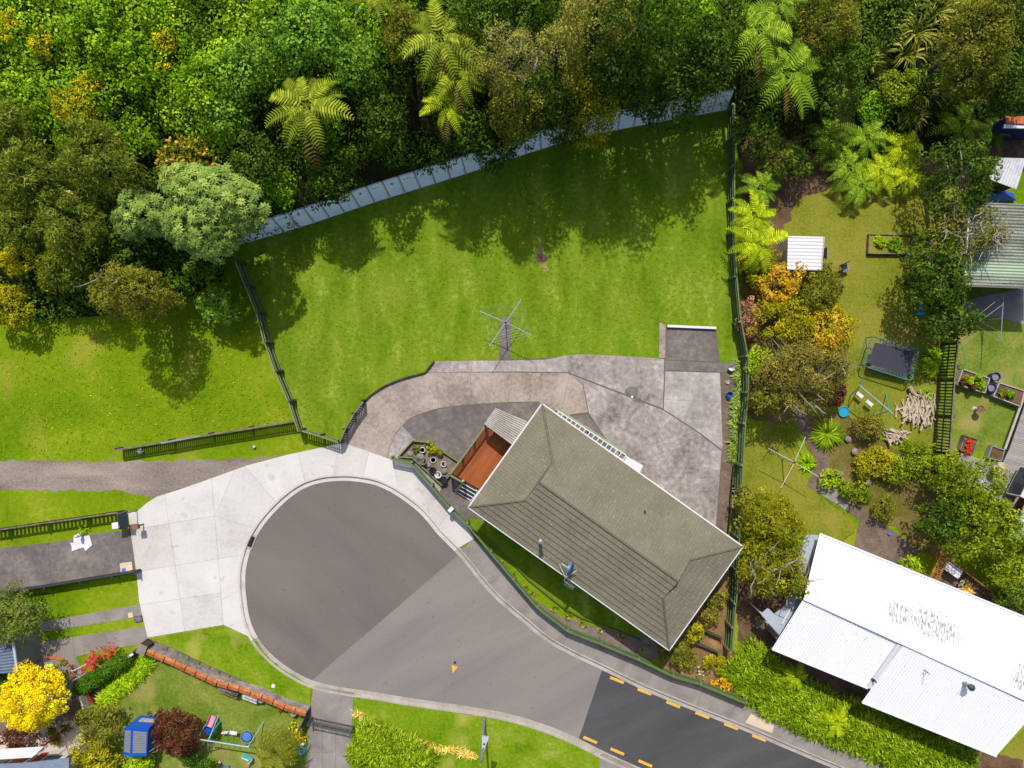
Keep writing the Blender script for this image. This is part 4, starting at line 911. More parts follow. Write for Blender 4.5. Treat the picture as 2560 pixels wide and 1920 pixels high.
# shrub with yellow cones
bf = G(452,400,2.4); bs_ = thing('cone_shrub', 'spiky shrub covered in orange-yellow cones above the rosette tree', 'shrub', bf)
C = []; N_ = []; D_ = []
kc = (HC-bf.z-2.2)/FPX
for i in range(240):
    u = unit(1, -.1)[0]; c = np.array(bf) + np.array([0, 0, 1.3]) + u*np.array([78*kc, 76*kc, 1.2])*RNG.uniform(.5, 1)
    for j in range(16):
        dr = u*.6 + RNG.normal(0, .7, 3) + np.array([0, 0, .2]); dr /= np.linalg.norm(dr); C.append(c + dr*.16); D_.append(dr); N_.append(RNG.normal(0, .5, 3) + np.array([0, 0, 1]))
leaf_obj('foliage', np.array(C), np.array(N_), .36, .065, RNG.uniform(0, 1, len(C)), LEAF('leaf_banksia', [(50,64,6),(96,104,16),(170,160,40)]), bs_, D=np.array(D_))
trunk_mesh('trunk', bf, bf + Vector((0, 0, 1.8)), .1, bs_, M['bark'], [np.array(bf) + np.array([random.uniform(-1.3, 1.3), random.uniform(-1.3, 1.3), 1.7]) for _ in range(6)])
M['cone'] = PM('flower_cone', [(222,164,40),(246,204,90)], s1=6, s2=40, rough_=.9)
cm = MB().lathe((0, 0, 0), [(.02, 0), (.085, .05), (.09, .15), (.06, .25), (.01, .3)], 7).build('cone', M['cone']); cme = cm.data; bpy.data.objects.remove(cm)
for i in range(64):
    u = unit(1, .05)[0]; o = bpy.data.objects.new('flower_cone', cme); COL.objects.link(o); o.parent = bs_
    o.location = Vector((0, 0, 1.35)) + Vector((u*np.array([76*kc, 74*kc, 1.25])).tolist()); o.rotation_euler = (random.uniform(-.8, .8), random.uniform(-.8, .8), 0); s = random.uniform(.8, 1.3); o.scale = (s, s, s)

# ---------------------------------------------------------------- hedges
def hedge(name, label, line, half, h, mats, n_per_m, kind='strap', seed=5, cat='hedge'):
    r = random.Random(seed); pts = [P(*q, h*.5) for q in line]; a0 = pts[0]; t = thing(name, label, cat, (a0.x, a0.y, 0)); m = MB(); T_ = []
    L_ = [0]
    for i in range(1, len(pts)): L_.append(L_[-1] + (pts[i]-pts[i-1]).length)
    for i in range(int(L_[-1]*n_per_m)):
        s_ = r.uniform(0, L_[-1]); k = max(j for j in range(len(L_)-1) if L_[j] <= s_); p = pts[k].lerp(pts[k+1], (s_-L_[k])/(L_[k+1]-L_[k])); d = (pts[k+1]-pts[k]).normalized(); n_ = Vector((-d.y, d.x, 0))
        hw = half[0] + (half[1]-half[0])*s_/L_[-1]; off = r.uniform(-1, 1)*hw; hh = h*math.sqrt(max(.05, 1-(off/hw)**2))*r.uniform(.65, 1.05); b = Vector((p.x, p.y, 0)) + n_*off
        tt = r.gauss(.5, .26)
        for j in range(9):
            a = r.uniform(0, 6.283); dr = Vector((math.cos(a), math.sin(a), 0)); sd = Vector((-dr.y, dr.x, 0)); ln = r.uniform(.35, .75); w = r.uniform(.02, .04)
            q0 = b + Vector((0, 0, hh*.45)); q1 = b + dr*ln*.5 + Vector((0, 0, hh)); q2 = b + dr*ln + Vector((0, 0, hh*r.uniform(.55, .95)))
            m.quad(q0+sd*w*.8, q0-sd*w*.8, q1-sd*w, q1+sd*w); m.add([q1+sd*w, q1-sd*w, q2], [(0, 1, 2)]); T_ += [tt+r.gauss(0, .1)]*2
    o = m.build('foliage', mats, t); o['kind'] = 'stuff'; at = o.data.attributes.new('tint', 'FLOAT', 'FACE'); at.data.foreach_set('value', np.clip(T_, 0, 1).astype(np.float32))
    return t
hedge('strap_hedge', 'broad bright green strap-leaved hedge between the footpath and the white roof', [(1840,1640),(1930,1730),(2040,1785),(2160,1830),(2280,1880),(2420,1940)], (1.55, 1.5), .95, M['strap'], 105, seed=5)
hedge('strap_hedge', 'bright green strap-leaved planting at the bottom edge beside the gate', [(890,1850),(930,1870),(1000,1890),(1060,1930)], (1.3, 1.2), .85, M['strap'], 110, seed=6)
hedge('strap_border', 'narrow strip of strap leaves along the inside of the low hedge', [(372,1655),(330,1690),(270,1740),(255,1790)], (.28, .32), .4, M['straplime'], 60, seed=7)
hedge('strap_border', 'line of pale strap plants at the foot of the lawn fence', [(1852,912),(1850,1000),(1842,1060),(1838,1150)], (.22, .18), .45, LEAF('leaf_agapanthus', [(80,108,40),(122,146,72),(172,188,116)]), 13, seed=8)
hb = thing('clipped_hedge', 'clipped dark green hedge beside the pink roses', 'hedge', P(255,1690))
C, N_, tt = [], [], []
for i in range(26):
    q = P(200 + (315-200)*i/25, 1720 + (1648-1720)*i/25, .5); c_, n_, t_, _ = crown_pts((q.x, q.y, .45), (.62, .5, .5), 460, 14, .24, lump=.05, zmin=-.3); C.append(c_); N_.append(n_); tt.append(t_)
leaf_obj('foliage', np.concatenate(C), np.concatenate(N_), .11, .07, np.concatenate(tt), LEAF('leaf_boxhedge', [(44,76,14),(66,100,24),(92,128,40)]), hb)
MB().tube([P(215,1712), P(215,1712) + Vector((0, 0, .4))], .05, 6).build('stem', M['bark'], hb)

# ---------------------------------------------------------------- flowers, weeds and dry grass
def scatter(name, label, cat, pts, n, size, mat, z=0.05, zr=.03, up=1.0, asp=.8, kind='stuff', jitter=None):
    xs = [p[0] for p in pts]; ys = [p[1] for p in pts]; C = []
    while len(C) < n:
        x, y = random.uniform(min(xs), max(xs)), random.uniform(min(ys), max(ys))
        if inside((x, y), pts): q = P(x, y); C.append((q.x, q.y, z + random.uniform(-zr, zr)))
    L = size*RNG.uniform(.6, 1.3, n)
    o = leaf_obj(name, C, RNG.normal(0, .35, (n, 3)) + np.array([0, 0, up]), L, L*asp, RNG.uniform(0, 1, n), mat); return tag(o, label, cat, kind=kind)
M['dandelion'] = LEAF('petal_yellow', [(226,196,20),(250,226,60)], trans=.1, k=1.5); M['orangefl'] = LEAF('petal_orange', [(240,150,10),(252,196,30)], trans=.1, k=1.5)
M['redfl'] = LEAF('petal_red', [(206,36,40),(236,84,70)], trans=.1, k=1.5); M['pinkfl'] = LEAF('petal_pink', [(196,44,76),(228,84,104)], trans=.1, k=1.5); M['whitefl'] = LEAF('petal_white', [(230,220,220),(250,244,244)], trans=.1, k=1.5)
scatter('dandelions', 'yellow dandelions dotting the rough grass on the left', 'flowers', [(20,830),(300,800),(600,800),(640,980),(720,1045),(500,1060),(100,1080),(0,1000)], 170, .085, M['dandelion'])
scatter('grass_tufts', 'uneven tufts of the rough grass on the left', 'grass', [(-60,840),(150,830),(430,800),(600,760),(640,880),(735,1050),(500,1080),(200,1140),(-60,1146)], 1800, .18, LEAF('leaf_tuft', [(100,134,0),(126,152,8),(152,168,34)], trans=.2, k=1.25), z=.03, zr=.02, up=1.2, asp=.35)
scatter('lawn_clippings', 'pale clippings lying on the main lawn', 'grass', [(640,620),(900,560),(1300,640),(1810,560),(1820,760),(1600,860),(1100,880),(900,970),(800,1060),(760,1050)], 3000, .16, LEAF('leaf_clip', [(108,138,20),(132,158,40),(164,182,80)], trans=.2, k=1.6), z=.03, zr=.015, up=1.6, asp=.3)
def flowers(name, label, spots, mat, n=26, size=.11, h=.3, spread=7):
    q = P(*spots[0]); t = thing(name, label, 'flowers', (q.x, q.y, 0)); C = []; C2 = []
    for (x, y) in spots:
        for _ in range(n): p = P(random.gauss(x, spread), random.gauss(y, spread), h); C.append((p.x, p.y, h*random.uniform(.8, 1.2))); 
        for _ in range(n): p = P(random.gauss(x, spread*1.15), random.gauss(y, spread*1.15), h); C2.append((p.x, p.y, h*random.uniform(.3, .85)))
    k = len(C); leaf_obj('blooms', C, RNG.normal(0, .3, (k, 3)) + np.array([0, 0, 1]), size*RNG.uniform(.7, 1.2, k), size*.85, RNG.uniform(0, 1, k), mat, t)['kind'] = 'stuff'
    leaf_obj('leaves', C2, RNG.normal(0, .5, (k, 3)) + np.array([0, 0, 1]), .16, .07, RNG.uniform(0, 1, k), SP['olive']['mat'], t)['kind'] = 'stuff'
    return t
flowers('orange_flowers', 'patch of orange daisies in the front bed by the footpath fence', [(1822,1713),(1812,1700),(1818,1690),(1808,1715),(1819,1672),(1811,1670),(1829,1680),(1786,1708)], M['orangefl'], n=34, size=.13, spread=4.5)
flowers('white_flowers', 'few pale flowers at the edge of the mat bush', [(1752,1684),(1745,1672)], M['whitefl'], n=9, size=.1, spread=7)
flowers('pink_roses', 'pink and red roses above the clipped hedge', [(215,1672),(232,1660),(222,1648),(240,1638),(262,1632),(280,1628)], M['pinkfl'], n=18, size=.2, h=.8, spread=7)
flowers('red_flowers', 'row of red flowers in the lower left planter by the deck', [(2424,1105),(2422,1118),(2420,1128)], M['redfl'], n=30, size=.13, h=.45, spread=4)
flowers('yellow_flowers', 'yellow flowers and herbs by the garden gate', [(745,1835),(752,1848),(738,1822)], M['dandelion'], n=26, size=.14, h=.4, spread=8)
C = []
for (x0, y0, x1, y1) in [(885,1780,970,1830),(1000,1840,1060,1862),(1060,1862,1130,1875),(1130,1872,1190,1890)]:
    for _ in range(110):
        t_ = random.random(); p = P(x0+(x1-x0)*t_+random.gauss(0, 4), y0+(y1-y0)*t_+random.gauss(0, 5)); C.append((p.x, p.y, .05 + random.uniform(0, .12)))
n = len(C); tag(leaf_obj('dry_grass', C, RNG.normal(0, .3, (n, 3)) + np.array([0, 0, 1]), .5, .05, RNG.uniform(0, 1, n), M['drygrass']), 'line of straw coloured dead grass across the lower verge', 'dry grass', kind='stuff')

# ================================================================ FENCES AND WALLS
def fence(name, label, tops, h, mpost, mrail, mpal, bay=2.3, gap=0.03, pw=0.1, side=1, cat='fence', rails=(0.25, 0.85), post=0.1, cap=False, postup=0.04, from_base=False, rail_w=0.05):
    "tops: plan points of the fence's top edge; posts, rails and a run of palings for every bay"
    hs = h if isinstance(h, (list, tuple)) else [h]*len(tops)
    B = [P(x, y, 0 if from_base else hh) for (x, y), hh in zip(tops, hs)]; B = [Vector((p.x, p.y, 0)) for p in B]
    t = thing(name, label, cat, B[0]); posts = []
    for i in range(len(B)-1):
        a, b = B[i], B[i+1]; n = max(1, int(round((b-a).length/bay)))
        for k in range(n):
            p, q = a.lerp(b, k/n), a.lerp(b, (k+1)/n); hh = hs[i] + (0 if hs[i] == hs[i+1] else 0)
            d = (q-p).normalized(); nn = Vector((-d.y, d.x, 0))*side
            posts.append((p, max(hh, hs[max(i-1, 0)] if k == 0 else hh), nn))
            for rz in rails:
                m = MB(); m.beam(p + nn*.045 + Vector((0, 0, hh*rz)), q + nn*.045 + Vector((0, 0, hh*rz)), rail_w, .09); m.build('rail', mrail, t)
            if mpal is not None:
                m = MB(); L_ = (q-p).length; c = max(1, int(L_/(pw+gap)))
                for j in range(c):
                    s = p + d*(L_*(j+.5)/c); m.box((s.x, s.y, hh*.5 + .02 + random.uniform(-.008, .008)), (pw, .022, hh - .04), math.atan2(d.y, d.x))
                o = m.build('palings', mpal, t); o['kind'] = 'stuff'
            if cap:
                m = MB(); m.beam(p + Vector((0, 0, hh+.02)), q + Vector((0, 0, hh+.02)), .085, .035); m.build('cap_rail', mrail, t)
    posts.append((B[-1], hs[-1], nn))
    for p, hh, nn in posts:
        m = MB(); c = p + nn*.1; m.box((c.x, c.y, (hh+postup)/2 - .05), (post, post, hh+postup+.1), math.atan2(nn.y, nn.x)); m.build('post', mpost, t)
    return t
fence('stepped_fence', 'dark stepped paling fence between the rough grass and the mown lawn', [(588,652),(612,712),(640,779),(661,855),(688,928),(721,1003),(746,1078)], [1.55,1.48,1.4,1.32,1.24,1.16,1.1], M['greend'], M['greenp'], M['greend'], bay=3.2, gap=.012, side=1, cap=True, rails=(.3, .8), post=.14)
fence('paling_fence', 'grey weathered fence running above the gravel lane', [(287,1126),(420,1104),(520,1088),(620,1072),(738,1053)], .95, M['timber'], M['timber'], M['timber'], bay=2.6, gap=.03, side=1, cap=True)
fence('rail_fence', 'short sage green fence at the bottom tip of the lawn', [(752,1077),(800,1091),(846,1107)], 1.0, M['greend'], M['greenp'], M['greend'], gap=.05, side=1, cap=True)
fence('ramp_fence', 'dark railing along the outside of the curved drive', [(850,1104),(862,1075),(884,1036),(908,1004)], 1.0, M['timberdark'], M['timber'], M['timberdark'], bay=1.8, gap=.05, side=1, cap=True)
fence('front_fence', 'sage green picket fence along the inside of the footpath', [(977,1148),(1026,1158),(1077,1216),(1129,1277),(1166,1310),(1225,1381),(1282,1449),(1342,1519),(1418,1578),(1502,1611),(1596,1650),(1682,1691),(1750,1711),(1865,1759)], .85, M['greenp'], M['greenm'], M['greenm'], bay=2.4, gap=.035, pw=.09, side=1, cap=True, post=.12)
fence('lawn_fence', 'tall dark green fence down the right side of the lawn and yard', [(1820,280),(1820,430),(1820,588),(1825,698),(1835,808),(1851,892),(1851,980),(1844,1055),(1838,1156),(1830,1330),(1822,1491),(1812,1610)], [1.3,1.3,1.3,1.3,1.4,1.5,1.5,1.5,1.5,1.5,1.4,1.4], M['greenp'], M['greenm'], M['greend'], bay=2.0, gap=.01, side=-1, cap=True, from_base=True, post=.12, rails=(.2, .5, .85))
fence('slat_fence', 'dark slatted fence along the grass strip at the left edge', [(-80,1336),(0,1324),(100,1309),(200,1295),(294,1281)], .95, M['timberdark'], M['timber'], M['timberdark'], bay=2.4, gap=.09, pw=.16, side=-1, cap=True)
fence('sheet_fence', 'charcoal metal fence along the neighbour drive', [(-60,1494),(0,1484),(110,1467),(200,1452),(280,1439),(336,1430)], .8, M['charcoal'], M['charcoal'], M['charcoal'], bay=1.8, gap=.004, pw=.12, side=-1, cap=True)
fence('trellis_fence', 'tall dark trellis fence between the two right-hand gardens', [(2372,640),(2366,720),(2358,800),(2350,860),(2342,950),(2336,1040),(2330,1130),(2326,1180)], 1.8, M['timberdark'], M['timber'], M['timberdark'], bay=2.4, gap=.1, pw=.09, side=1, from_base=True, rails=(.12, .5, .92), cap=True, cat='fence')
fence('timber_balustrade', 'brown timber balustrade round the triangular yard behind the white roof', [(2370,1397),(2430,1442),(2490,1487),(2552,1532)], 1.0, M['timberbrown'], M['timberbrown'], M['timberbrown'], bay=1.5, gap=.1, pw=.05, side=1, cap=True, cat='balustrade')
# bed edging boards
def edging(name, label, line, h, w, mat, pegs=True, cat='edging'):
    B = [P(x, y) for x, y in line]; t = thing(name, label, cat, B[0])
    for i in range(len(B)-1):
        m = MB(); m.beam(B[i] + Vector((0, 0, h/2)), B[i+1] + Vector((0, 0, h/2)), w, h); m.build('board', mat, t)
        if pegs: m = MB(); m.box((B[i+1].x, B[i+1].y, h*.6), (.07, .07, h*1.2), .4); m.build('peg', mat, t)
    return t
edging('bed_edging', 'green board edging between the mulch strip and the narrow lawn', [(1207,1332),(1239,1363),(1282,1406),(1321,1447),(1366,1484),(1411,1519),(1452,1541),(1493,1556),(1547,1576),(1600,1599)], .22, .05, M['greenm'])
edging('bed_edging', 'upper dark green board across the bed beside the grey roof', [(1718,1545),(1742,1562),(1772,1578),(1800,1590)], .5, .05, M['greend'])
edging('bed_edging', 'lower dark green board across the bed behind the orange flowers', [(1710,1592),(1740,1605),(1788,1625),(1826,1660),(1836,1682)], .4, .05, M['greend'])
edging('bed_edging', 'low dark board edging along the yard side of the fence', [(1832,1160),(1828,1200),(1824,1240),(1822,1280),(1818,1330)], .3, .06, M['timberdark'])
edging('bed_edging', 'sage board box round the gravel bed of pots', [(1010,1126),(1033,1101),(1075,1105),(1148,1154),(1124,1187),(1106,1212),(1033,1143),(997,1141),(1010,1126)], .34, .07, M['greenp'], pegs=False)
lay('gravel_bed', [(1012,1127),(1034,1104),(1075,1108),(1145,1155),(1122,1186),(1106,1208),(1035,1142),(1003,1139)], .07, M['mulch'], amp=0)
lay('side_path', [(1000,1146),(1034,1148),(1104,1216),(1098,1236),(1030,1162)], .045, M['oldconc'][1], amp=0)
edging('drive_lip', 'low dark lip along the outer edge of the curved drive', [(903,1014),(924,991),(948,973),(975,959),(1002,948),(1032,940),(1063,932),(1086,903)], .16, .09, M['timberdark'], pegs=False)
# terracotta-capped wall of the play garden
tw = [P(x, y, .9) for x, y in [(350,1621),(385,1636),(437,1658),(490,1683),(543,1707),(598,1722),(655,1742),(711,1768),(766,1783)]]
t = thing('capped_wall', 'garden wall with terracotta capping beside the verge', 'wall', (tw[0].x, tw[0].y, 0))
for i in range(len(tw)-1):
    a, b = Vector((tw[i].x, tw[i].y, 0)), Vector((tw[i+1].x, tw[i+1].y, 0)); d = (b-a).normalized(); nn = Vector((-d.y, d.x, 0))
    m = MB(); m.beam(a + Vector((0, 0, .42)), b + Vector((0, 0, .42)), .2, .84); m.build('wall_block', M['oldconc'][0], t)
    n = max(2, int((b-a).length/.62))
    for k in range(n):
        p, q = a.lerp(b, k/n + .02), a.lerp(b, (k+1)/n - .02); zz = .9 + random.uniform(-.03, .04)
        m = MB(); w0, w1 = .24, .26
        m.add([p - nn*w0 + Vector((0, 0, zz-.05)), q - nn*w0 + Vector((0, 0, zz-.05)), q + Vector((0, 0, zz+.05)), p + Vector((0, 0, zz+.05)), q + nn*w1*.7 + Vector((0, 0, zz)), p + nn*w1*.7 + Vector((0, 0, zz)), p - nn*w0 + Vector((0, 0, zz-.11)), q - nn*w0 + Vector((0, 0, zz-.11))], [(0, 1, 2, 3), (3, 2, 4, 5), (6, 7, 1, 0)])
        m.build('capping_tile', M['terracotta'], t)
kb = [(372,1604),(420,1622),(500,1660),(600,1704),(700,1746),(776,1778)]
t = thing('stone_edge', 'band of weathered grey stone between the verge and the terracotta wall', 'stone edging', P(*kb[0]))
for i in range(len(kb)-1):
    a, b = P(*kb[i]), P(*kb[i+1]); n = max(2, int((b-a).length/.6))
    for k in range(n):
        p, q = a.lerp(b, k/n+.01), a.lerp(b, (k+1)/n-.01); m = MB(); m.beam(p + Vector((0, 0, .06)), q + Vector((0, 0, .06)), .34+random.uniform(-.03, .03), .14+random.uniform(-.03, .03)); m.build('stone', M['timber'], t)

# ================================================================ THE GREY-ROOFED HOUSE
ZE = 3.2; EC = [P(1355,1010,ZE), P(1175,1270,ZE), P(1670,1618,ZE), P(1855,1370,ZE)]     # NW, SW, SE, NE eave corners
ctr = sum(EC, Vector())/4; U = ((EC[3]-EC[0]) + (EC[2]-EC[1])).normalized(); Vd = Vector((U.y, -U.x, 0))      # U along, Vd towards the street
HL = ((EC[3]-EC[0]).length + (EC[2]-EC[1]).length)/4; HD = ((EC[1]-EC[0]).length + (EC[2]-EC[3]).length)/4
TP = math.tan(math.radians(21)); HIP = 2.45
def hp(u, v, z): return ctr + U*u + Vd*v + Vector((0, 0, z - ZE))
house = thing('house', 'main house with grey-green tiled hip roof beside the turning circle', 'house', Vector((ctr.x, ctr.y, 0)))
M['cream'] = FLAT('cream_wall', (206,200,180), .8); M['glass'] = FLAT('window_glass', (60,72,82), .08, spec=.6)
m = MB(); m.prism([hp(u, v, 0) for u, v in [(-HL+.55, -HD+.55), (HL-.55, -HD+.55), (HL-.55, HD-.55), (-HL+.55, HD-.55)]], 0, ZE-.05); wall_ = m.build('wall', M['cream'], house)
for k, (u, v, w, o) in enumerate([(-4, 1, 1.8, 0), (0, 1, 2.2, 0), (4, 1, 1.8, 0), (-3, -1, 2.0, 0), (2.5, -1, 2.2, 0), (1, 0, 1.6, 1), (-1, 0, 1.6, 1)]):
    m = MB(); rz = math.atan2(U.y, U.x)
    c = hp(u, v*(HD-.54), 1.6) if not o else hp(u*(HL-.54), 0, 1.6); m.box((c.x, c.y, 1.6), (w, .08, 1.2) if not o else (.08, w, 1.2), rz); f = m.build('window', M['white'], house)
    m = MB(); m.box((c.x, c.y, 1.6), (w-.16, .1, 1.04) if not o else (.1, w-.16, 1.04), rz); m.build('pane', M['glass'], f)
M['tile'] = None
def tile_mat(name, cols):
    m, nt, n, l, b = _new(name); uv = n.new('ShaderNodeUVMap'); g = n.new('ShaderNodeNewGeometry')
    a = n.new('ShaderNodeTexNoise'); a.inputs['Scale'].default_value = .7; a.inputs['Detail'].default_value = 6; l.new(g.outputs['Position'], a.inputs[0])
    c = n.new('ShaderNodeTexNoise'); c.inputs['Scale'].default_value = 9; c.inputs['Detail'].default_value = 4; l.new(g.outputs['Position'], c.inputs[0])
    mx = n.new('ShaderNodeMix'); mx.inputs[0].default_value = .45; l.new(a.outputs[0], mx.inputs[2]); l.new(c.outputs[0], mx.inputs[3])
    r = _ramp(n, [alb(x) for x in cols]); l.new(mx.outputs[0], r.inputs[0])
    # worn chips along the pan crowns
    sp = n.new('ShaderNodeSeparateXYZ'); l.new(uv.outputs[0], sp.inputs[0])
    mm = n.new('ShaderNodeMath'); mm.operation = 'MULTIPLY'; mm.inputs[1].default_value = 2*math.pi/.2; l.new(sp.outputs[0], mm.inputs[0])
    sn = n.new('ShaderNodeMath'); sn.operation = 'SINE'; l.new(mm.outputs[0], sn.inputs[0])
    w = n.new('ShaderNodeTexNoise'); w.inputs['Scale'].default_value = 6.0; w.inputs['Detail'].default_value = 3; l.new(g.outputs['Position'], w.inputs[0])
    ad = n.new('ShaderNodeMath'); ad.operation = 'MULTIPLY_ADD'; ad.inputs[1].default_value = .10; l.new(sn.outputs[0], ad.inputs[0]); l.new(w.outputs[0], ad.inputs[2])
    mr = n.new('ShaderNodeMapRange'); mr.inputs[1].default_value = .60; mr.inputs[2].default_value = .80; mr.inputs[4].default_value = .3; l.new(ad.outputs[0], mr.inputs[0])
    mc = n.new('ShaderNodeMix'); mc.data_type = 'RGBA'; mc.inputs[7].default_value = alb((196,190,172)); l.new(mr.outputs[0], mc.inputs[0]); l.new(r.outputs[0], mc.inputs[6])
    l.new(mc.outputs[2], b.inputs['Base Color']); b.inputs['Roughness'].default_value = .75; b.inputs['Specular IOR Level'].default_value = .25
    bp = n.new('ShaderNodeBump'); bp.inputs['Strength'].default_value = .12; bp.inputs['Distance'].default_value = .03; l.new(sn.outputs[0], bp.inputs['Height']); l.new(bp.outputs[0], b.inputs['Normal'])
    return m
M['tile'] = tile_mat('roof_tile', [(118,112,93),(130,124,104),(142,135,114)])
def tile_mat2():
    return M['tile']
roof = MB()
zr = ZE + HD*TP; zh = ZE + HIP*TP; ur = HL - HIP
# boarded underlay a little below the tiles
e = -.03
def under(pts): roof.add([hp(u, v, z+e) for u, v, z in pts], [tuple(range(len(pts)))])
vh = HD - HIP
under([(-HL, HD, ZE), (HL, HD, ZE), (ur, vh, zh), (ur, 0, zr), (-ur, 0, zr), (-ur, vh, zh)])
under([(HL, -HD, ZE), (-HL, -HD, ZE), (-ur, -vh, zh), (-ur, 0, zr), (ur, 0, zr), (ur, -vh, zh)])
for s in (-1, 1): under([(s*HL, -HD, ZE), (s*HL, HD, ZE), (s*ur, vh, zh), (s*ur, -vh, zh)]); under([(s*ur, -vh, zh), (s*ur, vh, zh), (s*ur, 0, zr)])
roof.add([hp(u, v, ZE-.08) for u, v in [(-HL, -HD), (HL, -HD), (HL, HD), (-HL, HD)]], [(0, 1, 2, 3)])
roofo = roof.build('roof', FLAT('roof_underlay', (100,96,80), .8), house)
CW = .375; cs = math.cos(math.atan(TP))
def face_tiles(origin, along, inward, depth, half0, halff):
    "courses from the eave upwards; halff(s) half length of the face at horizontal distance s in from the eave"
    nc = int(round(depth/cs/CW)); c = depth/nc; r = random.Random(int(depth*100))
    nrm = (Vector((0, 0, 1)) - inward*TP).normalized()
    for k in range(nc):
        s0, s1 = k*c, (k+1)*c + .03; x0 = -halff(s0); x1 = -x0; y0 = -halff(min(s1, depth)); y1 = -y0
        n = max(1, int(round((x1-x0)/1.45))); offs = (k % 2)*.5/n
        cuts = [0] + [min(1, max(0, (j + (.5 if k % 2 else 0))/n)) for j in range(1 if not k % 2 else 0, n + (0 if not k % 2 else 0))] + [1]
        cuts = sorted(set(round(q, 4) for q in cuts))
        for j in range(len(cuts)-1):
            f0, f1 = cuts[j], cuts[j+1]
            if f1 - f0 < .01: continue
            L = x0 + (x1-x0)*f0; R_ = x0 + (x1-x0)*f1
            Lt = min(max(L, y0), y1); Rt = min(max(R_, y0), y1)
            pt = lambda a_, s_, h_: origin + along*a_ + inward*s_ + Vector((0, 0, s_*TP)) + nrm*h_
            jig = 0; A, B = pt(L, s0, .085+jig), pt(R_, s0, .085+jig); C_, D_ = pt(Rt, s1, .012), pt(Lt, s1, .012)
            m = MB()
            if Rt - Lt > .03: m.add([A, B, C_, D_, pt(L+.004, s0, -.01), pt(R_-.004, s0, -.01)], [(0, 1, 2, 3), (4, 5, 1, 0)]); uvs = [(L, s0), (R_, s0), (Rt, s1), (Lt, s1), (L, s0), (R_, s0)]
            else: m.add([A, B, (C_+D_)/2, pt(L+.004, s0, -.01), pt(R_-.004, s0, -.01)], [(0, 1, 2), (3, 4, 1, 0)]); uvs = [(L, s0), (R_, s0), ((Rt+Lt)/2, s1), (L, s0), (R_, s0)]
            m.build('tile', M['tile'], roofo, uvs=uvs)
hf = lambda s: HL - min(s, HIP)
face_tiles(hp(0, HD, ZE), U, -Vd, HD, HL, hf); face_tiles(hp(0, -HD, ZE), -U, Vd, HD, HL, hf)
face_tiles(hp(-HL, 0, ZE), Vd, U, HIP, HD, lambda s: HD - s); face_tiles(hp(HL, 0, ZE), -Vd, -U, HIP, HD, lambda s: HD - s)
M['ridge'] = FLAT('ridge_cap', (116,113,92), .7, var=.15)
for a_, b_ in [((-ur, 0, zr), (ur, 0, zr))] + [((s*HL, q*HD, ZE), (s*ur, q*vh, zh)) for s in (-1, 1) for q in (-1, 1)] + [((s*ur, -vh, zh), (s*ur, vh, zh)) for s in (-1, 1)]:
    m = MB(); m.tube([hp(*a_) + Vector((0, 0, .035)), hp(*b_) + Vector((0, 0, .035))], .075, 6); m.build('ridge_cap', M['ridge'], roofo)
for a_, b_ in [((-HL, HD), (HL, HD)), ((HL, HD), (HL, -HD)), ((HL, -HD), (-HL, -HD)), ((-HL, -HD), (-HL, HD))]:
    d = (hp(*b_, ZE) - hp(*a_, ZE)).normalized(); o_ = Vector((d.y, -d.x, 0)); o_ = o_ if o_.dot(hp(*a_, ZE)-ctr) > 0 else -o_
    m = MB(); m.beam(hp(*a_, ZE-.02) + o_*.06 - d*.09, hp(*b_, ZE-.02) + o_*.06 + d*.09, .10, .12); m.build('gutter', M['white'], house)
# flue, dish and aerial belong to the roof
q = P(1350,1347,4.0); f = MB().tube([q - Vector((0, 0, .4)), q + Vector((0, 0, .75))], .11, 10).build('flue', M['greenp'], house); MB().lathe(q + Vector((0, 0, .72)), [(.15, 0), (.15, .06), (.03, .14)], 12).build('flue_cap', M['steel'], f)
q = P(1421,1418,4.0); dish = MB(); dish.lathe((0, 0, 0), [(.42, .10), (.34, .05), (.2, .015), (.01, 0), (.2, .02), (.34, .055), (.42, .105)], 20)
Rm = Matrix.Translation(q + Vector((0, 0, .25))) @ Matrix.Rotation(math.radians(58), 4, Vector((.25, 1, 0)).normalized()); dish.v = [tuple(Rm @ Vector(v)) for v in dish.v]
do = dish.build('satellite_dish', FLAT('dish_blue', (96,150,196), .4), house, smooth=True)
m = MB(); g0 = P(1413,1444,3.35)
m.tube([g0, q + Vector((0, 0, .2))], .025, 6); m.tube([g0, P(1441,1427,3.9)], .025, 6); m.tube([g0, P(1399,1412,3.8)], .025, 6); m.tube([q + Vector((0, 0, .2)), P(1404,1409,4.2)], .02, 5); m.build('dish_bracket', M['white'], do)
m = MB(); a0, a1 = P(1411,1453,3.7), P(1434,1470,3.7); m.tube([g0, a0], .02, 5); m.tube([a0, a1], .018, 5); dd = (a1-a0).normalized(); nn = Vector((-dd.y, dd.x, 0))
for k in range(7): c = a0.lerp(a1, .15 + .14*k); m.tube([c - nn*(.22-.012*k), c + nn*(.22-.012*k)], .01, 4)
m.build('aerial', M['steel'], house)
q = P(1612,1278,3.9); MB().tube([q - Vector((0, 0, .15)), q + Vector((0, 0, .25))], .05, 8).build('vent_pipe', M['greend'], house)

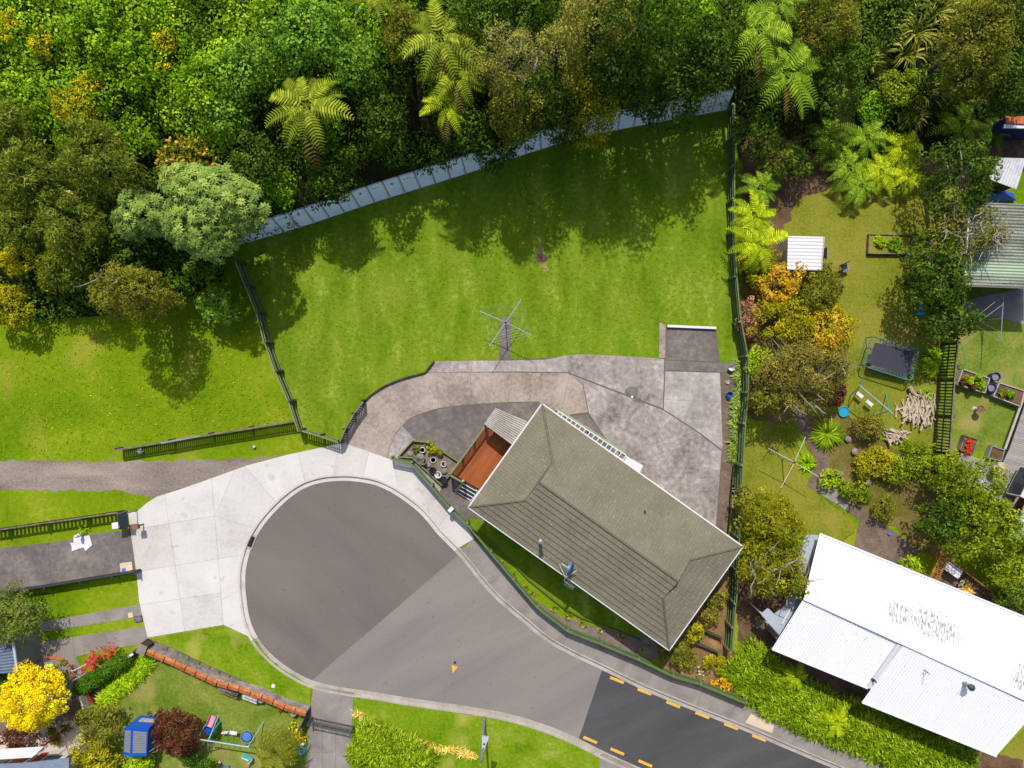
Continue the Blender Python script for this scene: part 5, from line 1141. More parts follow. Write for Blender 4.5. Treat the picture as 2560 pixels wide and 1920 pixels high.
# ---- deck with steps and lean-to roof
ZD = .65; ZRail = 1.6; DC = [P(1214,1064,ZRail), P(1124,1187,ZRail), P(1157,1206,ZRail)]; DC = [Vector((p.x, p.y, 0)) for p in DC]
dl = (DC[1]-DC[0]); dw = (DC[2]-DC[1]).normalized(); WID = 3.3
deck = thing('deck', 'oiled orange timber deck with sage railing at the house end', 'deck', DC[1])
M['deckwood'] = PM('oiled_decking', [(136,66,18),(164,84,30),(184,104,46)], s1=1.2, s2=16, rough_=.55, spec=.35, rot=-math.atan2(dl.y, dl.x), stretch=(.25, 5, 1))
m = MB(); nb = int(WID/.14)
for k in range(nb):
    o_ = dw*(k+.5)*.14; m.beam(DC[0] + o_ + Vector((0, 0, ZD-.015)), DC[1] + o_ + Vector((0, 0, ZD-.015)), .134, .03)
dk = m.build('decking', M['deckwood'], deck); dk['kind'] = 'stuff'
m = MB(); m.prism([DC[0] + dw*.05, DC[1] + dw*.05, DC[1] + dw*WID, DC[0] + dw*WID], 0, ZD-.05); m.build('base', M['timberdark'], deck)
def rail_run(a, b, n):
    m = MB(); m.beam(a + Vector((0, 0, ZRail)), b + Vector((0, 0, ZRail)), .12, .05); m.build('handrail', M['greenp'], deck)
    m = MB(); c = max(2, int((b-a).length/.13))
    for k in range(c+1): p = a.lerp(b, k/c); m.box((p.x, p.y, (ZD+ZRail)/2), (.035, .035, ZRail-ZD-.04), .6)
    m.build('balusters', M['timberbrown'], deck)['kind'] = 'stuff'
    for k in range(n+1): p = a.lerp(b, k/n); m = MB(); m.box((p.x, p.y, ZRail/2), (.1, .1, ZRail+.04), .6); m.build('post', M['greenp'], deck)
rail_run(DC[0], DC[1], 3); rail_run(DC[0], DC[0] + dw*2.6, 2); rail_run(DC[1], DC[1] + dw*1.0, 1)
t = thing('deck_steps', 'four grey metal-edged steps going down from the deck', 'steps', DC[1] + dw*1.1)
sd = dl.normalized()
for k in range(4):
    c0 = DC[1] + dw*1.08 + sd*(.12+.26*k) + Vector((0, 0, ZD - .14*(k+1))); m = MB(); m.beam(c0, c0 + dw*1.05, .24, .04); s = m.build('step', M['charcoal'], t)
    m = MB(); m.beam(c0 + sd*.11 + Vector((0, 0, .023)), c0 + dw*1.05 + sd*.11 + Vector((0, 0, .023)), .05, .012); m.build('nosing', M['white'], s)
for o_ in (1.05, 2.16):
    m = MB(); a_ = DC[1] + dw*o_ + Vector((0, 0, ZD-.05)); m.beam(a_, a_ + sd*1.12 - Vector((0, 0, ZD-.1)), .05, .16); m.build('stringer', M['white'] if o_ > 2 else M['greenp'], t)
for x, y in [(1158,1202),(1191,1227)]:
    q = P(x, y, ZRail+.1); mm = MB().lathe(q - Vector((0, 0, .1)), [(.05, 0), (.05, .06), (.075, .1), (.06, .16), (.01, .19)], 10).build('post_cap', FLAT('cap_cream', (238,206,160), .6), deck)
M['poly'] = PM('clear_sheeting', [(150,140,128),(180,172,162),(204,200,196)], s1=.9, s2=8, rough_=.3, spec=.5)
def corrugated(name, quad, pitch, amp, sheet_w, mat, parent, part='roof_sheet', rows=2, side=0.0, thick=True):
    "corrugated sheets over a four-cornered plane a,b (eave) c,d (top): every sheet an object"
    a, b, c, d = [Vector(q) for q in quad]; W_ = max((b-a).length, (c-d).length); ns = max(1, int(round(W_/sheet_w))); nrm = (b-a).cross(d-a).normalized(); nrm = nrm if nrm.z > 0 else -nrm
    hgt = ((d-a).length + (c-b).length)/2
    for s in range(ns):
        n = max(2, int(round(W_/ns/pitch*4))); V = []; F = []; UV = []
        for i in range(n+1):
            u = (s + i/n)/ns; x = u*W_; h = amp*math.sin(2*math.pi*x/pitch) + (.004 if s % 2 else 0)
            for r_ in range(rows):
                v = r_/(rows-1); p = a.lerp(b, u).lerp(d.lerp(c, u), v) + nrm*h; V.append(p); UV.append((x, v*hgt))
        for i in range(n):
            for r_ in range(rows-1): F.append((i*rows+r_, (i+1)*rows+r_, (i+1)*rows+r_+1, i*rows+r_+1))
        m = MB(); m.add(V, F); m.build(part, mat, parent, uvs=UV)
lt = thing('lean_to', 'translucent corrugated lean-to roof at the head of the deck', 'canopy', Vector((P(1250,1060).x, P(1250,1060).y, 0)))
corrugated('lean', [P(1210,1060,2.35), P(1239,1019,2.35), P(1326,1056,2.6), P(1280,1112,2.6)], .15, .02, .8, M['poly'], lt)
for x, y in [(1212,1060),(1240,1021)]:
    q = P(x, y, 2.3); m = MB(); m.box((q.x, q.y, 1.15), (.08, .08, 2.3), .6); m.build('post', M['greenp'], lt)
m = MB(); m.beam(P(1212,1059,2.28), P(1240,1021,2.28), .06, .1); m.build('beam', M['offwhite'], lt)
# pergola strip along the back eave
pg = thing('window_pergola', 'narrow white slatted pergola along the back eave', 'pergola', Vector((P(1480,1090).x, P(1480,1090).y, 0)))
a0, a1 = P(1397,1028,2.7), P(1565,1138,2.7); b0, b1 = P(1390,1037,2.7), P(1557,1150,2.7)
for p_, q_, w_ in ((a0, a1, .06), (b0, b1, .06)): m = MB(); m.beam(p_, q_, w_, .12); m.build('beam', M['white'], pg)
for k in range(16): m = MB(); m.beam(a0.lerp(a1, k/15) + Vector((0, 0, .02)), b0.lerp(b1, k/15) + Vector((0, 0, .02)), .05, .1); m.build('rafter', M['white'], pg)
d = (a1-a0).normalized(); nn = Vector((-d.y, d.x, 0)); nn = nn if nn.y > 0 else -nn
m = MB(); m.beam(a0 + nn*.1 - Vector((0, 0, .35)), a1 + nn*.1 - Vector((0, 0, .35)), .12, .6); m.build('fascia', FLAT('pale_green', (150,176,124), .7), pg)
for k in (0, .5, 1): p = a0.lerp(a1, k); m = MB(); m.box((p.x, p.y, 1.3), (.08, .08, 2.6), .6); m.build('post', M['white'], pg)
dc = thing('door_canopy', 'flat white canopy over the back door', 'canopy', Vector((P(1583,1160).x, P(1583,1160).y, 0)))
m = MB(); m.slab([P(1565,1139,2.6), P(1608,1164,2.6), P(1600,1181,2.6), P(1558,1152,2.6)], .08); m.build('roof', M['white'], dc)
for x, y in [(1566,1142),(1605,1166)]: p = P(x, y, 2.5); m = MB(); m.box((p.x, p.y, 1.26), (.06, .06, 2.5), .5); m.build('post', M['white'], dc)

# ================================================================ THE WHITE-ROOFED HOUSE
def stain_mat():
    m, nt, n, l, b = _new('white_iron'); uv = n.new('ShaderNodeUVMap'); g = n.new('ShaderNodeNewGeometry')
    mp = n.new('ShaderNodeMapping'); mp.inputs['Scale'].default_value = (13, 3.2, 1); l.new(uv.outputs[0], mp.inputs[0])
    a = n.new('ShaderNodeTexNoise'); a.inputs['Scale'].default_value = 1.0; a.inputs['Detail'].default_value = 3; l.new(mp.outputs[0], a.inputs[0])
    sp = n.new('ShaderNodeSeparateXYZ'); l.new(g.outputs['Position'], sp.inputs[0])
    # the lichen patch: a ragged oval on the upper plane
    tot = None
    for (px, py, rx, ry) in [(2330,1560,110,45), (2240,1530,50,40), (2545,1690,50,40)]:
        c = P(px, py, 3.6); mp2 = n.new('ShaderNodeMapping'); mp2.inputs['Location'].default_value = (-c.x, -c.y, 0); l.new(g.outputs['Position'], mp2.inputs[0])
        mr_ = n.new('ShaderNodeMapping'); mr_.inputs['Rotation'].default_value = (0, 0, math.radians(23)); l.new(mp2.outputs[0], mr_.inputs[0])
        ms = n.new('ShaderNodeMapping'); ms.inputs['Scale'].default_value = (41/rx, 41/ry, 0); l.new(mr_.outputs[0], ms.inputs[0])
        ln = n.new('ShaderNodeVectorMath'); ln.operation = 'LENGTH'; l.new(ms.outputs[0], ln.inputs[0])
        r_ = n.new('ShaderNodeMapRange'); r_.inputs[1].default_value = .5; r_.inputs[2].default_value = 1.15; r_.inputs[3].default_value = .23; r_.inputs[4].default_value = 0.0; l.new(ln.outputs['Value'], r_.inputs[0])
        if tot is None: tot = r_.outputs[0]
        else:
            mxx = n.new('ShaderNodeMath'); mxx.operation = 'MAXIMUM'; l.new(tot, mxx.inputs[0]); l.new(r_.outputs[0], mxx.inputs[1]); tot = mxx.outputs[0]
    ad = n.new('ShaderNodeMath'); ad.operation = 'ADD'; l.new(a.outputs[0], ad.inputs[0]); l.new(tot, ad.inputs[1])
    fr = n.new('ShaderNodeMapRange'); fr.inputs[1].default_value = .60; fr.inputs[2].default_value = .84; l.new(ad.outputs[0], fr.inputs[0])
    mc = n.new('ShaderNodeMix'); mc.data_type = 'RGBA'; mc.inputs[6].default_value = (.66, .66, .685, 1); mc.inputs[7].default_value = alb((150,152,156)); l.new(fr.outputs[0], mc.inputs[0]); l.new(mc.outputs[2], b.inputs['Base Color'])
    b.inputs['Roughness'].default_value = .55; b.inputs['Specular IOR Level'].default_value = .3
    return m
M['whiteiron'] = stain_mat()
wh = thing('house', 'white corrugated-roofed house at the lower right', 'house', Vector((P(2280,1600).x, P(2280,1600).y, 0)))
zr_, ze_ = 4.3, 3.1
corrugated('wr1', [P(2049,1336,ze_), P(2600,1560,ze_), P(2600,1762,zr_), P(2010,1493,zr_)], .24, .03, .9, M['whiteiron'], wh)
corrugated('wr2', [P(1931,1620,ze_), P(2170,1718,ze_), P(2256,1597,zr_-.02), P(2010,1495,zr_-.02)], .17, .035, .9, M['whiteiron'], wh)
corrugated('wr3', [P(2156,1753,ze_-.25), P(2491,1888,ze_-.25), P(2600,1764,zr_-.04), P(2256,1614,zr_-.04)], .19, .025, .9, M['whiteiron'], wh)
m = MB(); m.beam(P(2010,1494,zr_+.03), P(2600,1763,zr_+.03), .26, .05); m.build('ridge_cap', M['white'], wh)
m = MB(); m.beam(P(2256,1600,zr_), P(2172,1720,ze_+.02), .3, .06); m.build('valley_flashing', M['white'], wh)
for a_, b_ in [((2049,1334,ze_), (2600,1558,ze_)), ((1930,1622,ze_), (2169,1720,ze_)), ((2155,1755,ze_-.25), (2490,1890,ze_-.25))]:
    m = MB(); m.beam(P(*a_), P(*b_), .12, .12); m.build('gutter', M['white'], wh)
m = MB()
for poly in ([(2055,1350),(2600,1575),(2600,1750),(2030,1500)], [(2020,1500),(2240,1600),(2165,1705),(1945,1612)], [(2250,1620),(2590,1765),(2488,1872),(2172,1745)]):
    w_ = [P(x, y, 2.9) for x, y in poly]; c_ = sum(w_, Vector())/4; m.prism([Vector((c_.x + (p.x-c_.x)*.93, c_.y + (p.y-c_.y)*.93, 0)) for p in w_], 0, 2.75)
m.build('wall', FLAT('house_wall', (180,150,140), .8), wh)
for x, y, w_ in [(2100,1390,1.6),(2230,1445,1.6),(2050,1650,1.6),(2300,1800,1.8)]:
    p = P(x, y, 1.5); m = MB(); m.box((p.x, p.y, 1.5), (w_, .3, 1.1), math.radians(-22)); f = m.build('window', M['white'], wh); m = MB(); m.box((p.x, p.y, 1.5), (w_-.15, .33, .95), math.radians(-22)); m.build('pane', M['glass'], f)
q = P(2395,1698,3.5); f = MB(); f.box((q.x, q.y, 3.55), (.55, .55, .12), .4); fo = f.build('flue_flashing', M['dark'], wh); MB().tube([q, q + Vector((.05, 0, 1.15))], .13, 10).build('flue', M['steel'], fo); MB().lathe(q + Vector((.05, 0, 1.1)), [(.2, 0), (.2, .1), (.05, .18)], 12).build('flue_cap', M['charcoal'], fo)
q = P(2300,1668,3.6); m = MB(); m.tube([q, q + Vector((0, 0, .8))], .03, 6); m.box((q.x, q.y, 3.62), (.25, .25, .06), .4)
for x, y in [(2352,1706),(2300,1730)]: m.tube([q + Vector((0, 0, .6)), P(x, y, 3.35)], .01, 4)
m.build('aerial_mast', M['charcoal'], wh)
q = P(2180,1697,3.2); m = MB(); m.tube([q, q + Vector((0, 0, .5))], .05, 6); m.box((q.x, q.y, 3.3), (.2, .2, .15), .2); m.build('vent', M['charcoal'], wh)
# patio cover against its left wall
pc = thing('patio_cover', 'pale blue patio roof tucked beside the white house', 'canopy', Vector((P(1970,1520).x, P(1970,1520).y, 0)))
M['palesheet'] = FLAT('pale_blue_sheet', (196,206,222), .35, var=.08)
for poly in ([(1902,1535),(1948,1588),(1972,1552),(1936,1535),(1920,1520)], [(1937,1534),(1973,1551),(2004,1500),(1978,1488),(1962,1515)], [(1979,1487),(2005,1499),(2024,1420),(2046,1338),(2012,1336),(1995,1400)]):
    m = MB(); m.slab([P(x, y, 2.3) for x, y in poly], .06); m.build('sheet', M['palesheet'], pc)
m = MB(); m.beam(P(1955,1560,2.36), P(1998,1480,2.36), .09, .06); m.build('beam', M['white'], pc)
for x, y in [(1906,1536),(1946,1584),(2014,1340)]: p = P(x, y, 2.2); m = MB(); m.box((p.x, p.y, 1.12), (.09, .09, 2.24), .3); m.build('post', M['white'], pc)

# ================================================================ OTHER BUILDINGS
gr = thing('house', 'house with weathered green corrugated roof at the right edge', 'house', Vector((P(2500,600).x, P(2500,600).y, 0)))
M['greeniron'] = PM('weathered_green_iron', [(112,120,104),(146,152,134),(180,186,166)], s1=.9, s2=9, rough_=.7, stretch=(.3, 2.5, 1))
M['greeniron2'] = PM('clean_green_iron', [(172,194,164),(188,208,178)], s1=.9, s2=9, rough_=.6)
ROWS = [(505,535),(535,552),(552,600),(600,655),(655,686),(686,716)]
for i, (y0, y1) in enumerate(ROWS):
    z0, z1 = 3.0 + .9*(716-y0)/211, 3.0 + .9*(716-y1)/211
    a_, b_ = P(2424-13*(y0-505)/211, y0, z0), P(2424-13*(y1-505)/211, y1, z1); c_, d_ = P(2640, y1+8, z1), P(2640, y0+8, z0)
    corrugated('gr%d' % i, [a_, b_, c_, d_], .19, .022, 5.0, M['greeniron2'] if i == 4 else (M['timberdark'] if i == 1 and False else M['greeniron']), gr)
m = MB(); m.beam(P(2422,507,3.9), P(2410,714,3.0), .1, .16); m.build('bargeboard', M['white'], gr)
m = MB(); w_ = [P(x, y, 2.9) for x, y in [(2432,520),(2640,525),(2640,700),(2422,696)]]; m.prism([Vector((p.x, p.y, 0)) for p in w_], 0, 2.8); m.build('wall', FLAT('green_house_wall', (150,156,140), .8), gr)
p = P(2500,703,1.5); m = MB(); m.box((p.x, p.y, 1.5), (2.0, .3, 1.2)); f = m.build('window', M['white'], gr); m = MB(); m.box((p.x, p.y, 1.5), (1.85, .34, 1.05)); m.build('pane', M['glass'], f)
ss = thing('shed', 'small silver corrugated shed above the blue tarpaulin', 'shed', Vector((P(2510,430).x, P(2510,430).y, 0)))
M['silver'] = PM('silver_iron', [(130,116,112),(206,206,212),(238,238,242)], s1=.7, s2=6, rough_=.5, stops=[.3, .45, .6])
corrugated('ss', [P(2470,447,2.3), P(2541,473,2.3), P(2566,396,2.6), P(2500,394,2.6)], .2, .022, .85, M['silver'], ss)
m = MB(); m.prism([Vector((P(x, y, 2.2).x, P(x, y, 2.2).y, 0)) for x, y in [(2478,444),(2538,466),(2560,402),(2506,400)]], 0, 2.2); m.build('wall', M['timberdark'], ss)
oh = thing('outbuilding', 'orange and white outbuilding corner at the right edge', 'outbuilding', Vector((P(2550,310).x, P(2550,310).y, zg(P(2550,310).x, P(2550,310).y))))
z0 = oh.location.z
m = MB(); m.slab([P(x, y, z0+2.5) for x, y in [(2514,290),(2640,292),(2640,312),(2516,308)]], .08); m.build('roof', M['terracotta'], oh)
m = MB(); m.slab([P(x, y, z0+2.4) for x, y in [(2512,310),(2640,313),(2640,322),(2508,320)]], .08); m.build('gutter', M['white'], oh)
m = MB(); m.prism([Vector((P(x, y, z0+2.3).x, P(x, y, z0+2.3).y, 0)) for x, y in [(2518,292),(2640,294),(2640,318),(2516,316)]], z0-.3, z0+2.3); m.build('wall', M['navy'], oh)
tp = MB(); r = random.Random(4); pts = [P(x, y) for x, y in [(2434,488),(2460,478),(2500,474),(2528,486),(2534,503),(2500,505),(2450,504)]]; c_ = sum(pts, Vector())/len(pts)
for i in range(len(pts)): tp.add([pts[i] + Vector((0, 0, .25)), pts[(i+1) % 7] + Vector((0, 0, .2)), c_ + Vector((0, 0, .9)), pts[i], pts[(i+1) % 7]], [(0, 1, 2), (3, 4, 1, 0)])
tag(tp.build('tarpaulin', M['blue']), 'crumpled blue tarpaulin behind the green corrugated roof', 'tarpaulin')
# deck house at the right edge
dh = thing('house', 'red-brown walled house corner behind the grey deck', 'house', Vector((P(2560,1260).x, P(2560,1260).y, 0)))
m = MB(); m.prism([Vector((P(x, y, 0).x, P(x, y, 0).y, 0)) for x, y in [(2578,1130),(2700,1130),(2700,1330),(2530,1330),(2519,1297)]], 0, 2.6); m.build('wall', FLAT('redbrown_wall', (150,74,42), .8), dh)
m = MB(); m.slab([P(x, y, 2.9) for x, y in [(2560,1268),(2640,1150),(2700,1130),(2700,1400),(2534,1344)]], .1); ro = m.build('roof', FLAT('mint_roof', (176,206,184), .6), dh)
m = MB(); m.beam(P(2532,1346,2.88), P(2640,1148,2.88), .12, .12); m.build('gutter', M['white'], dh)
m = MB(); m.beam(P(2530,1299,2.0), P(2550,1306,2.0), .1, .08); m.build('handrail', M['white'], dh)
p = P(2556,1205,1.4); m = MB(); m.box((p.x, p.y, 1.4), (.3, 2.0, 1.3), math.radians(-28)); f = m.build('window', M['white'], dh); m = MB(); m.box((p.x, p.y, 1.4), (.34, 1.85, 1.15), math.radians(-28)); m.build('pane', M['glass'], f)
M['greydeck'] = PM('silvered_decking', [(138,132,128),(166,160,156),(188,182,178)], s1=1, s2=14, rough_=.85, rot=.22, stretch=(.2, 5, 1))
def plankdeck(name, label, poly, z, ang, w=.14, mat=None):
    W_ = [P(x, y) for x, y in poly]; c = sum(W_, Vector())/len(W_); t = thing(name, label, 'deck', Vector((c.x, c.y, 0)))
    d = Vector((math.cos(ang), math.sin(ang), 0)); n_ = Vector((-d.y, d.x, 0)); us = [(p-c).dot(d) for p in W_]; vs = [(p-c).dot(n_) for p in W_]; m = MB(); v = min(vs)
    while v < max(vs):
        mid = v + w/2; xs = []
        for i in range(len(W_)):
            (u0, v0), (u1, v1) = (us[i], vs[i]), (us[(i+1) % len(W_)], vs[(i+1) % len(W_)])
            if (v0 > mid) != (v1 > mid): xs.append(u0 + (u1-u0)*(mid-v0)/(v1-v0))
        xs.sort()
        for k in range(0, len(xs)-1, 2): m.beam(c + d*xs[k] + n_*mid + Vector((0, 0, z-.02+random.uniform(-.003, .003))), c + d*xs[k+1] + n_*mid + Vector((0, 0, z-.02)), w-.01, .03)
        v += w
    m.build('decking', mat, t)['kind'] = 'stuff'
    m = MB(); m.prism([p for p in W_], 0, z-.05); m.build('base', M['timberdark'], t); return t
plankdeck('deck', 'large silvered deck beside the red-brown wall at the right edge', [(2562,985),(2700,985),(2700,1140),(2580,1140),(2518,1300),(2460,1300),(2480,1200),(2500,1150),(2514,1122)], .35, math.radians(-16), mat=M['greydeck'])
plankdeck('deck', 'lower silvered deck in front of the square planters', [(2398,1130),(2493,1163),(2470,1235),(2376,1190)], .25, math.radians(68), mat=M['greydeck'])
m = MB(); m.beam(P(2562,985,.36), P(2512,1123,.36), .14, .06); tag(m.build('deck_edge_board', FLAT('edge_board', (200,194,190), .8)), 'pale edge board along the lawn side of the big grey deck', 'board')
# lower left houses
lh = thing('house', 'blue-grey roofed house corner at the bottom left', 'house', Vector((P(60,1950).x, P(60,1950).y, 0)))
m = MB(); m.slab([P(x, y, 3.4) for x, y in [(-80,1914),(60,1909),(172,1896),(172,2060),(-80,2060)]], .1); m.build('roof', FLAT('bluegrey_roof', (142,156,176), .5), lh)
m = MB(); m.prism([Vector((P(x, y, 0).x, P(x, y, 0).y, 0)) for x, y in [(-80,1890),(195,1868),(195,2060),(-80,2060)]], 0, 3.2); wl2 = m.build('wall', FLAT('white_wall', (236,230,226), .8), lh)
a_, b_ = P(-80,1890), P(195,1868); d = (b_-a_).normalized(); nn = Vector((-d.y, d.x, 0)); nn = nn if nn.y > 0 else -nn
for f0, f1, nm, mt in [(.52,.64,'terracotta_panel',M['terracotta']),(.66,.69,'downpipe',M['white']),(.72,.78,'red_panel',M['red']),(.36,.48,'window',M['grey']),(.82,.95,'window',M['glass'])]:
    p, q = a_.lerp(b_, f0), a_.lerp(b_, f1); m = MB(); m.beam(p + nn*.04 + Vector((0, 0, 1.6)), q + nn*.04 + Vector((0, 0, 1.6)), .06, 2.2 if nm != 'window' else 1.2); m.build(nm, mt, lh)
lay('pale_courtyard', [(-30,1838),(60,1840),(120,1815),(180,1800),(215,1830),(196,1868),(-60,1888)], .02, PM('pale_paving', [(196,182,168),(226,214,202)], s1=1, s2=12), amp=.02)
pr = thing('patio_roof', 'white slatted patio roof against the bottom left house', 'canopy', Vector((P(70,1875).x, P(70,1875).y, 0)))
corrugated('pr', [P(-60,1876,2.3), P(110,1866,2.3), P(80,1894,2.5), P(-60,1902,2.5)], .2, .025, .9, M['white'], pr)
for x, y in [(-20,1874),(106,1867)]: p = P(x, y, 2.2); m = MB(); m.box((p.x, p.y, 1.12), (.09, .09, 2.24)); m.build('post', M['red'], pr)
gg = thing('garage', 'blue-grey corrugated garage roof at the left edge', 'garage', Vector((P(10,1645).x, P(10,1645).y, 0)))
corrugated('gg', [P(-80,1632,2.4), P(-80,1690,2.4), P(44,1681,2.4), P(33,1606,2.4)], .2, .022, 1.2, PM('slate_iron', [(92,104,126),(118,130,152)], s1=1, s2=8, rough_=.5), gg)
m = MB(); m.prism([Vector((P(x, y, 2.3).x, P(x, y, 2.3).y, 0)) for x, y in [(-80,1634),(-80,1688),(42,1679),(31,1609)]], 0, 2.3); m.build('wall', M['grey'], gg)
m = MB(); m.beam(P(33,1606,2.44), P(44,1681,2.44), .14, .08); m.build('flashing', M['palesheet'], gg)
ws = thing('shed', 'white ribbed garden shed on the back lawn', 'shed', Vector((P(2012,632).x, P(2012,632).y, 0)))
corrugated('ws', [P(1970,590,2.1), P(1968,674,2.1), P(2052,676,2.1), P(2059,592,2.1)], .22, .018, 4.0, M['white'], ws)
m = MB(); m.prism([Vector((P(x, y, 2.0).x, P(x, y, 2.0).y, 0)) for x, y in [(1974,594),(1972,670),(2049,672),(2055,596)]], 0, 2.02); m.build('wall', M['offwhite'], ws)
m = MB(); m.beam(P(2060,592,2.1), P(2053,676,2.1), .07, .1); m.build('bargeboard', FLAT('pinkish_trim', (214,190,180), .6), ws)
p = P(2051,640,.9); m = MB(); m.box((p.x+.03, p.y, .95), (.05, .8, 1.8)); m.build('door', M['grey'], ws)

# ================================================================ CLOTHESLINES
def rotary(label, c, ends, h, mat, lines=4, base=None):
    top = P(*c, h); foot = Vector((top.x, top.y, 0)); t = thing('clothesline', label, 'clothesline', foot)
    MB().tube([foot, top + Vector((0, 0, .1))], .035, 8).build('pole', M['steel'], t); MB().lathe(top - Vector((0, 0, .1)), [(.07, 0), (.07, .16), (.03, .2)], 10).build('hub', M['charcoal'], t)
    E = [P(*e, h + .05) for e in ends]
    for e in E: m = MB(); m.tube([top, e], .022, 6); m.build('arm', mat, t)
    if lines:
        m = MB()
        for k in range(lines):
            f = 1 - k*.14
            for i in range(len(E)): m.tube([top.lerp(E[i], f), top.lerp(E[(i+1) % len(E)], f)], .006, 3, cap=False)
        m.build('lines', M['steel'], t)['kind'] = 'stuff'
    return t
rotary('square rotary clothesline standing on the mown lawn', (1264,806), [(1200,778),(1303,749),(1328,837),(1223,866)], 2.0, M['aqua'], 5)
rotary('pale rotary clothesline on the small lawn right of the fence', (1986,1156), [(1921,1121),(2014,1092),(2047,1192),(1952,1220)], 2.0, M['offwhite'], 0)
t = thing('clothesline', 'tee-shaped clothesline beside the green corrugated roof', 'clothesline', P(2450,803))
q = P(2474,801,2.0); MB().tube([P(2450,803), Vector((P(2450,803).x, P(2450,803).y, 2.0))], .04, 8).build('pole', M['steel'], t)
bq = Vector((P(2450,803).x, P(2450,803).y, 2.0)); e0, e1 = bq + Vector((.1, 1.45, .02)), bq + Vector((-.08, -1.45, .02)); MB().tube([e0, e1], .03, 6).build('arm', M['steel'], t)
m = MB(); m.tube([e0, bq + Vector((-2.0, -.2, .02)), e1], .008, 3); m.tube([e0.lerp(bq, .4), bq + Vector((-1.4, -.2, .02)), e1.lerp(bq, .4)], .008, 3); m.build('lines', M['offwhite'], t)['kind'] = 'stuff'

# ================================================================ THINGS IN THE GARDENS
def pot(label, px, py, r, h, mat, fill=None, name='flower_pot', cat='pot', lip=True):
    q = P(px, py, h); q = Vector((q.x, q.y, 0.04)); t = thing(name, label, cat, q)
    MB().lathe(q, [(r*.7, 0), (r*.95, h*.9), (r, h), (r*.82, h), (r*.78, h*.8)], 16).build('body', mat, t)
    MB().lathe(q + Vector((0, 0, h*.7)), [(r*.8, 0), (r*.78, h*.1)], 14).build('contents', fill or M['soil'], t)
    return t
pot('white pot with dark centre at the top of the gravel bed', 1056,1125, .19, .3, M['white'], M['navy'])
pot('flat cream bowl in the middle of the gravel bed', 1083,1150, .2, .15, M['offwhite'], M['offwhite'])
pot('cream bowl nearest the deck in the gravel bed', 1109,1160, .2, .2, M['offwhite'], FLAT('bowl_green', (196,200,150), .6))
pot('large pale-rimmed pot at the front edge of the gravel bed', 1058,1153, .24, .5, M['stone'], FLAT('moss', (84,90,40), .9))
pot('black round pot between the two pale-rimmed ones', 1082,1177, .25, .45, M['black'], M['black'])
pot('white-rimmed pot with mossy soil in the gravel bed', 1095,1187, .23, .45, M['white'], FLAT('moss2', (110,110,50), .9))
pot('black round pot at the lower corner of the gravel bed', 1109,1200, .24, .45, M['black'], M['black'])
def rock(label, px, py, r):
    q = P(px, py, .05); bm = bmesh.new(); bmesh.ops.create_icosphere(bm, subdivisions=2, radius=r)
    for v in bm.verts: v.co *= random.uniform(.85, 1.1); v.co.z *= .6
    me = bpy.data.meshes.new('rock'); bm.to_mesh(me); bm.free(); me.materials.append(M['stone']); o = bpy.data.objects.new('rock', me); COL.objects.link(o); o.location = (q.x, q.y, r*.45 + .04); tag(o, label, 'rock')
rock('flat grey rock at the left end of the gravel bed', 1025,1134, .2); rock('largest brown rock beside the upper left pots', 1051,1140, .28); rock('small brown rock under the big pale-rimmed pot', 1071,1162, .2); rock('tall brown rock beside the white-rimmed pot', 1111,1178, .22)
T('olive', 1041,1122, 8, .45, 'small green plant left of the white pot', name='pot_plant', cat='plant', clump=.12); T('yolive', 1076,1119, 15, .5, 'largest bushy plant at the top of the gravel bed', name='pot_plant', cat='plant', clump=.16); T('olive', 1098,1131, 9, .4, 'small plant at the upper right of the gravel bed', name='pot_plant', cat='plant', clump=.12)
def letterbox(label, px, py, h, size, mat, rz=0, post=M['timber']):
    q = P(px, py, h); t = thing('letterbox', label, 'letterbox', Vector((q.x, q.y, 0))); m = MB(); m.box((q.x, q.y, h/2-.1), (.08, .08, h-.1), rz); m.build('post', post, t)
    m = MB(); m.box((q.x, q.y, h-.12), size, rz); m.build('box', mat, t); m = MB(); m.box((q.x, q.y, h+.01), (size[0]*1.08, size[1]*1.08, .03), rz); m.build('lid', mat, t)
letterbox('white letterbox on the front fence near the steps', 1127,1274, 1.0, (.34, .22, .22), M['white'], .75)
letterbox('white letterbox against the dark sheet gate', 288,1314, 1.0, (.38, .36, .3), M['white'], .1)
letterbox('brown letterbox standing on the edge of the pale concrete', 338,1318, 1.0, (.36, .28, .26), M['timberbrown'], .15)
t = thing('sheet_gate', 'dark corrugated gate panel at the end of the slatted fence', 'gate', Vector((P(308,1305).x, P(308,1305).y, 0)))
corrugated('sg', [P(297,1324,.75), P(322,1322,.75), P(318,1282,1.15), P(293,1286,1.15)], .14, .02, .7, M['charcoal'], t, part='sheet')
for x, y, z in [(293,1286,1.15),(318,1283,1.15),(299,1322,.8),(321,1320,.8)]: q = P(x, y, z); m = MB(); m.box((q.x, q.y, z/2), (.06, .06, z)); m.build('post', M['grey'], t)
m = MB(); W_ = [P(x, y) for x, y in [(185,1341),(205,1340),(225,1337),(228,1350),(231,1363),(215,1377),(211,1368),(196,1372),(181,1378),(180,1366),(176,1356),(185,1357)]]; m.slab([Vector((p.x, p.y, .045 + .012*(i % 3))) for i, p in enumerate(W_)], .02); tag(m.build('dust_sheet', M['white']), 'white cloth sheet lying on the neighbour drive', 'cloth')
t = thing('garden_statue', 'small white statue standing above the cloth sheet', 'statue', P(207,1335)); q = P(207,1335); MB().lathe(q, [(.14, 0), (.1, .1), (.08, .3), (.14, .5), (.09, .62), (.1, .75), (.02, .85)], 10).build('figure', M['white'], t); MB().lathe(q + Vector((0, 0, -.02)), [(.2, 0), (.2, .06)], 12).build('base', M['stone'], t)
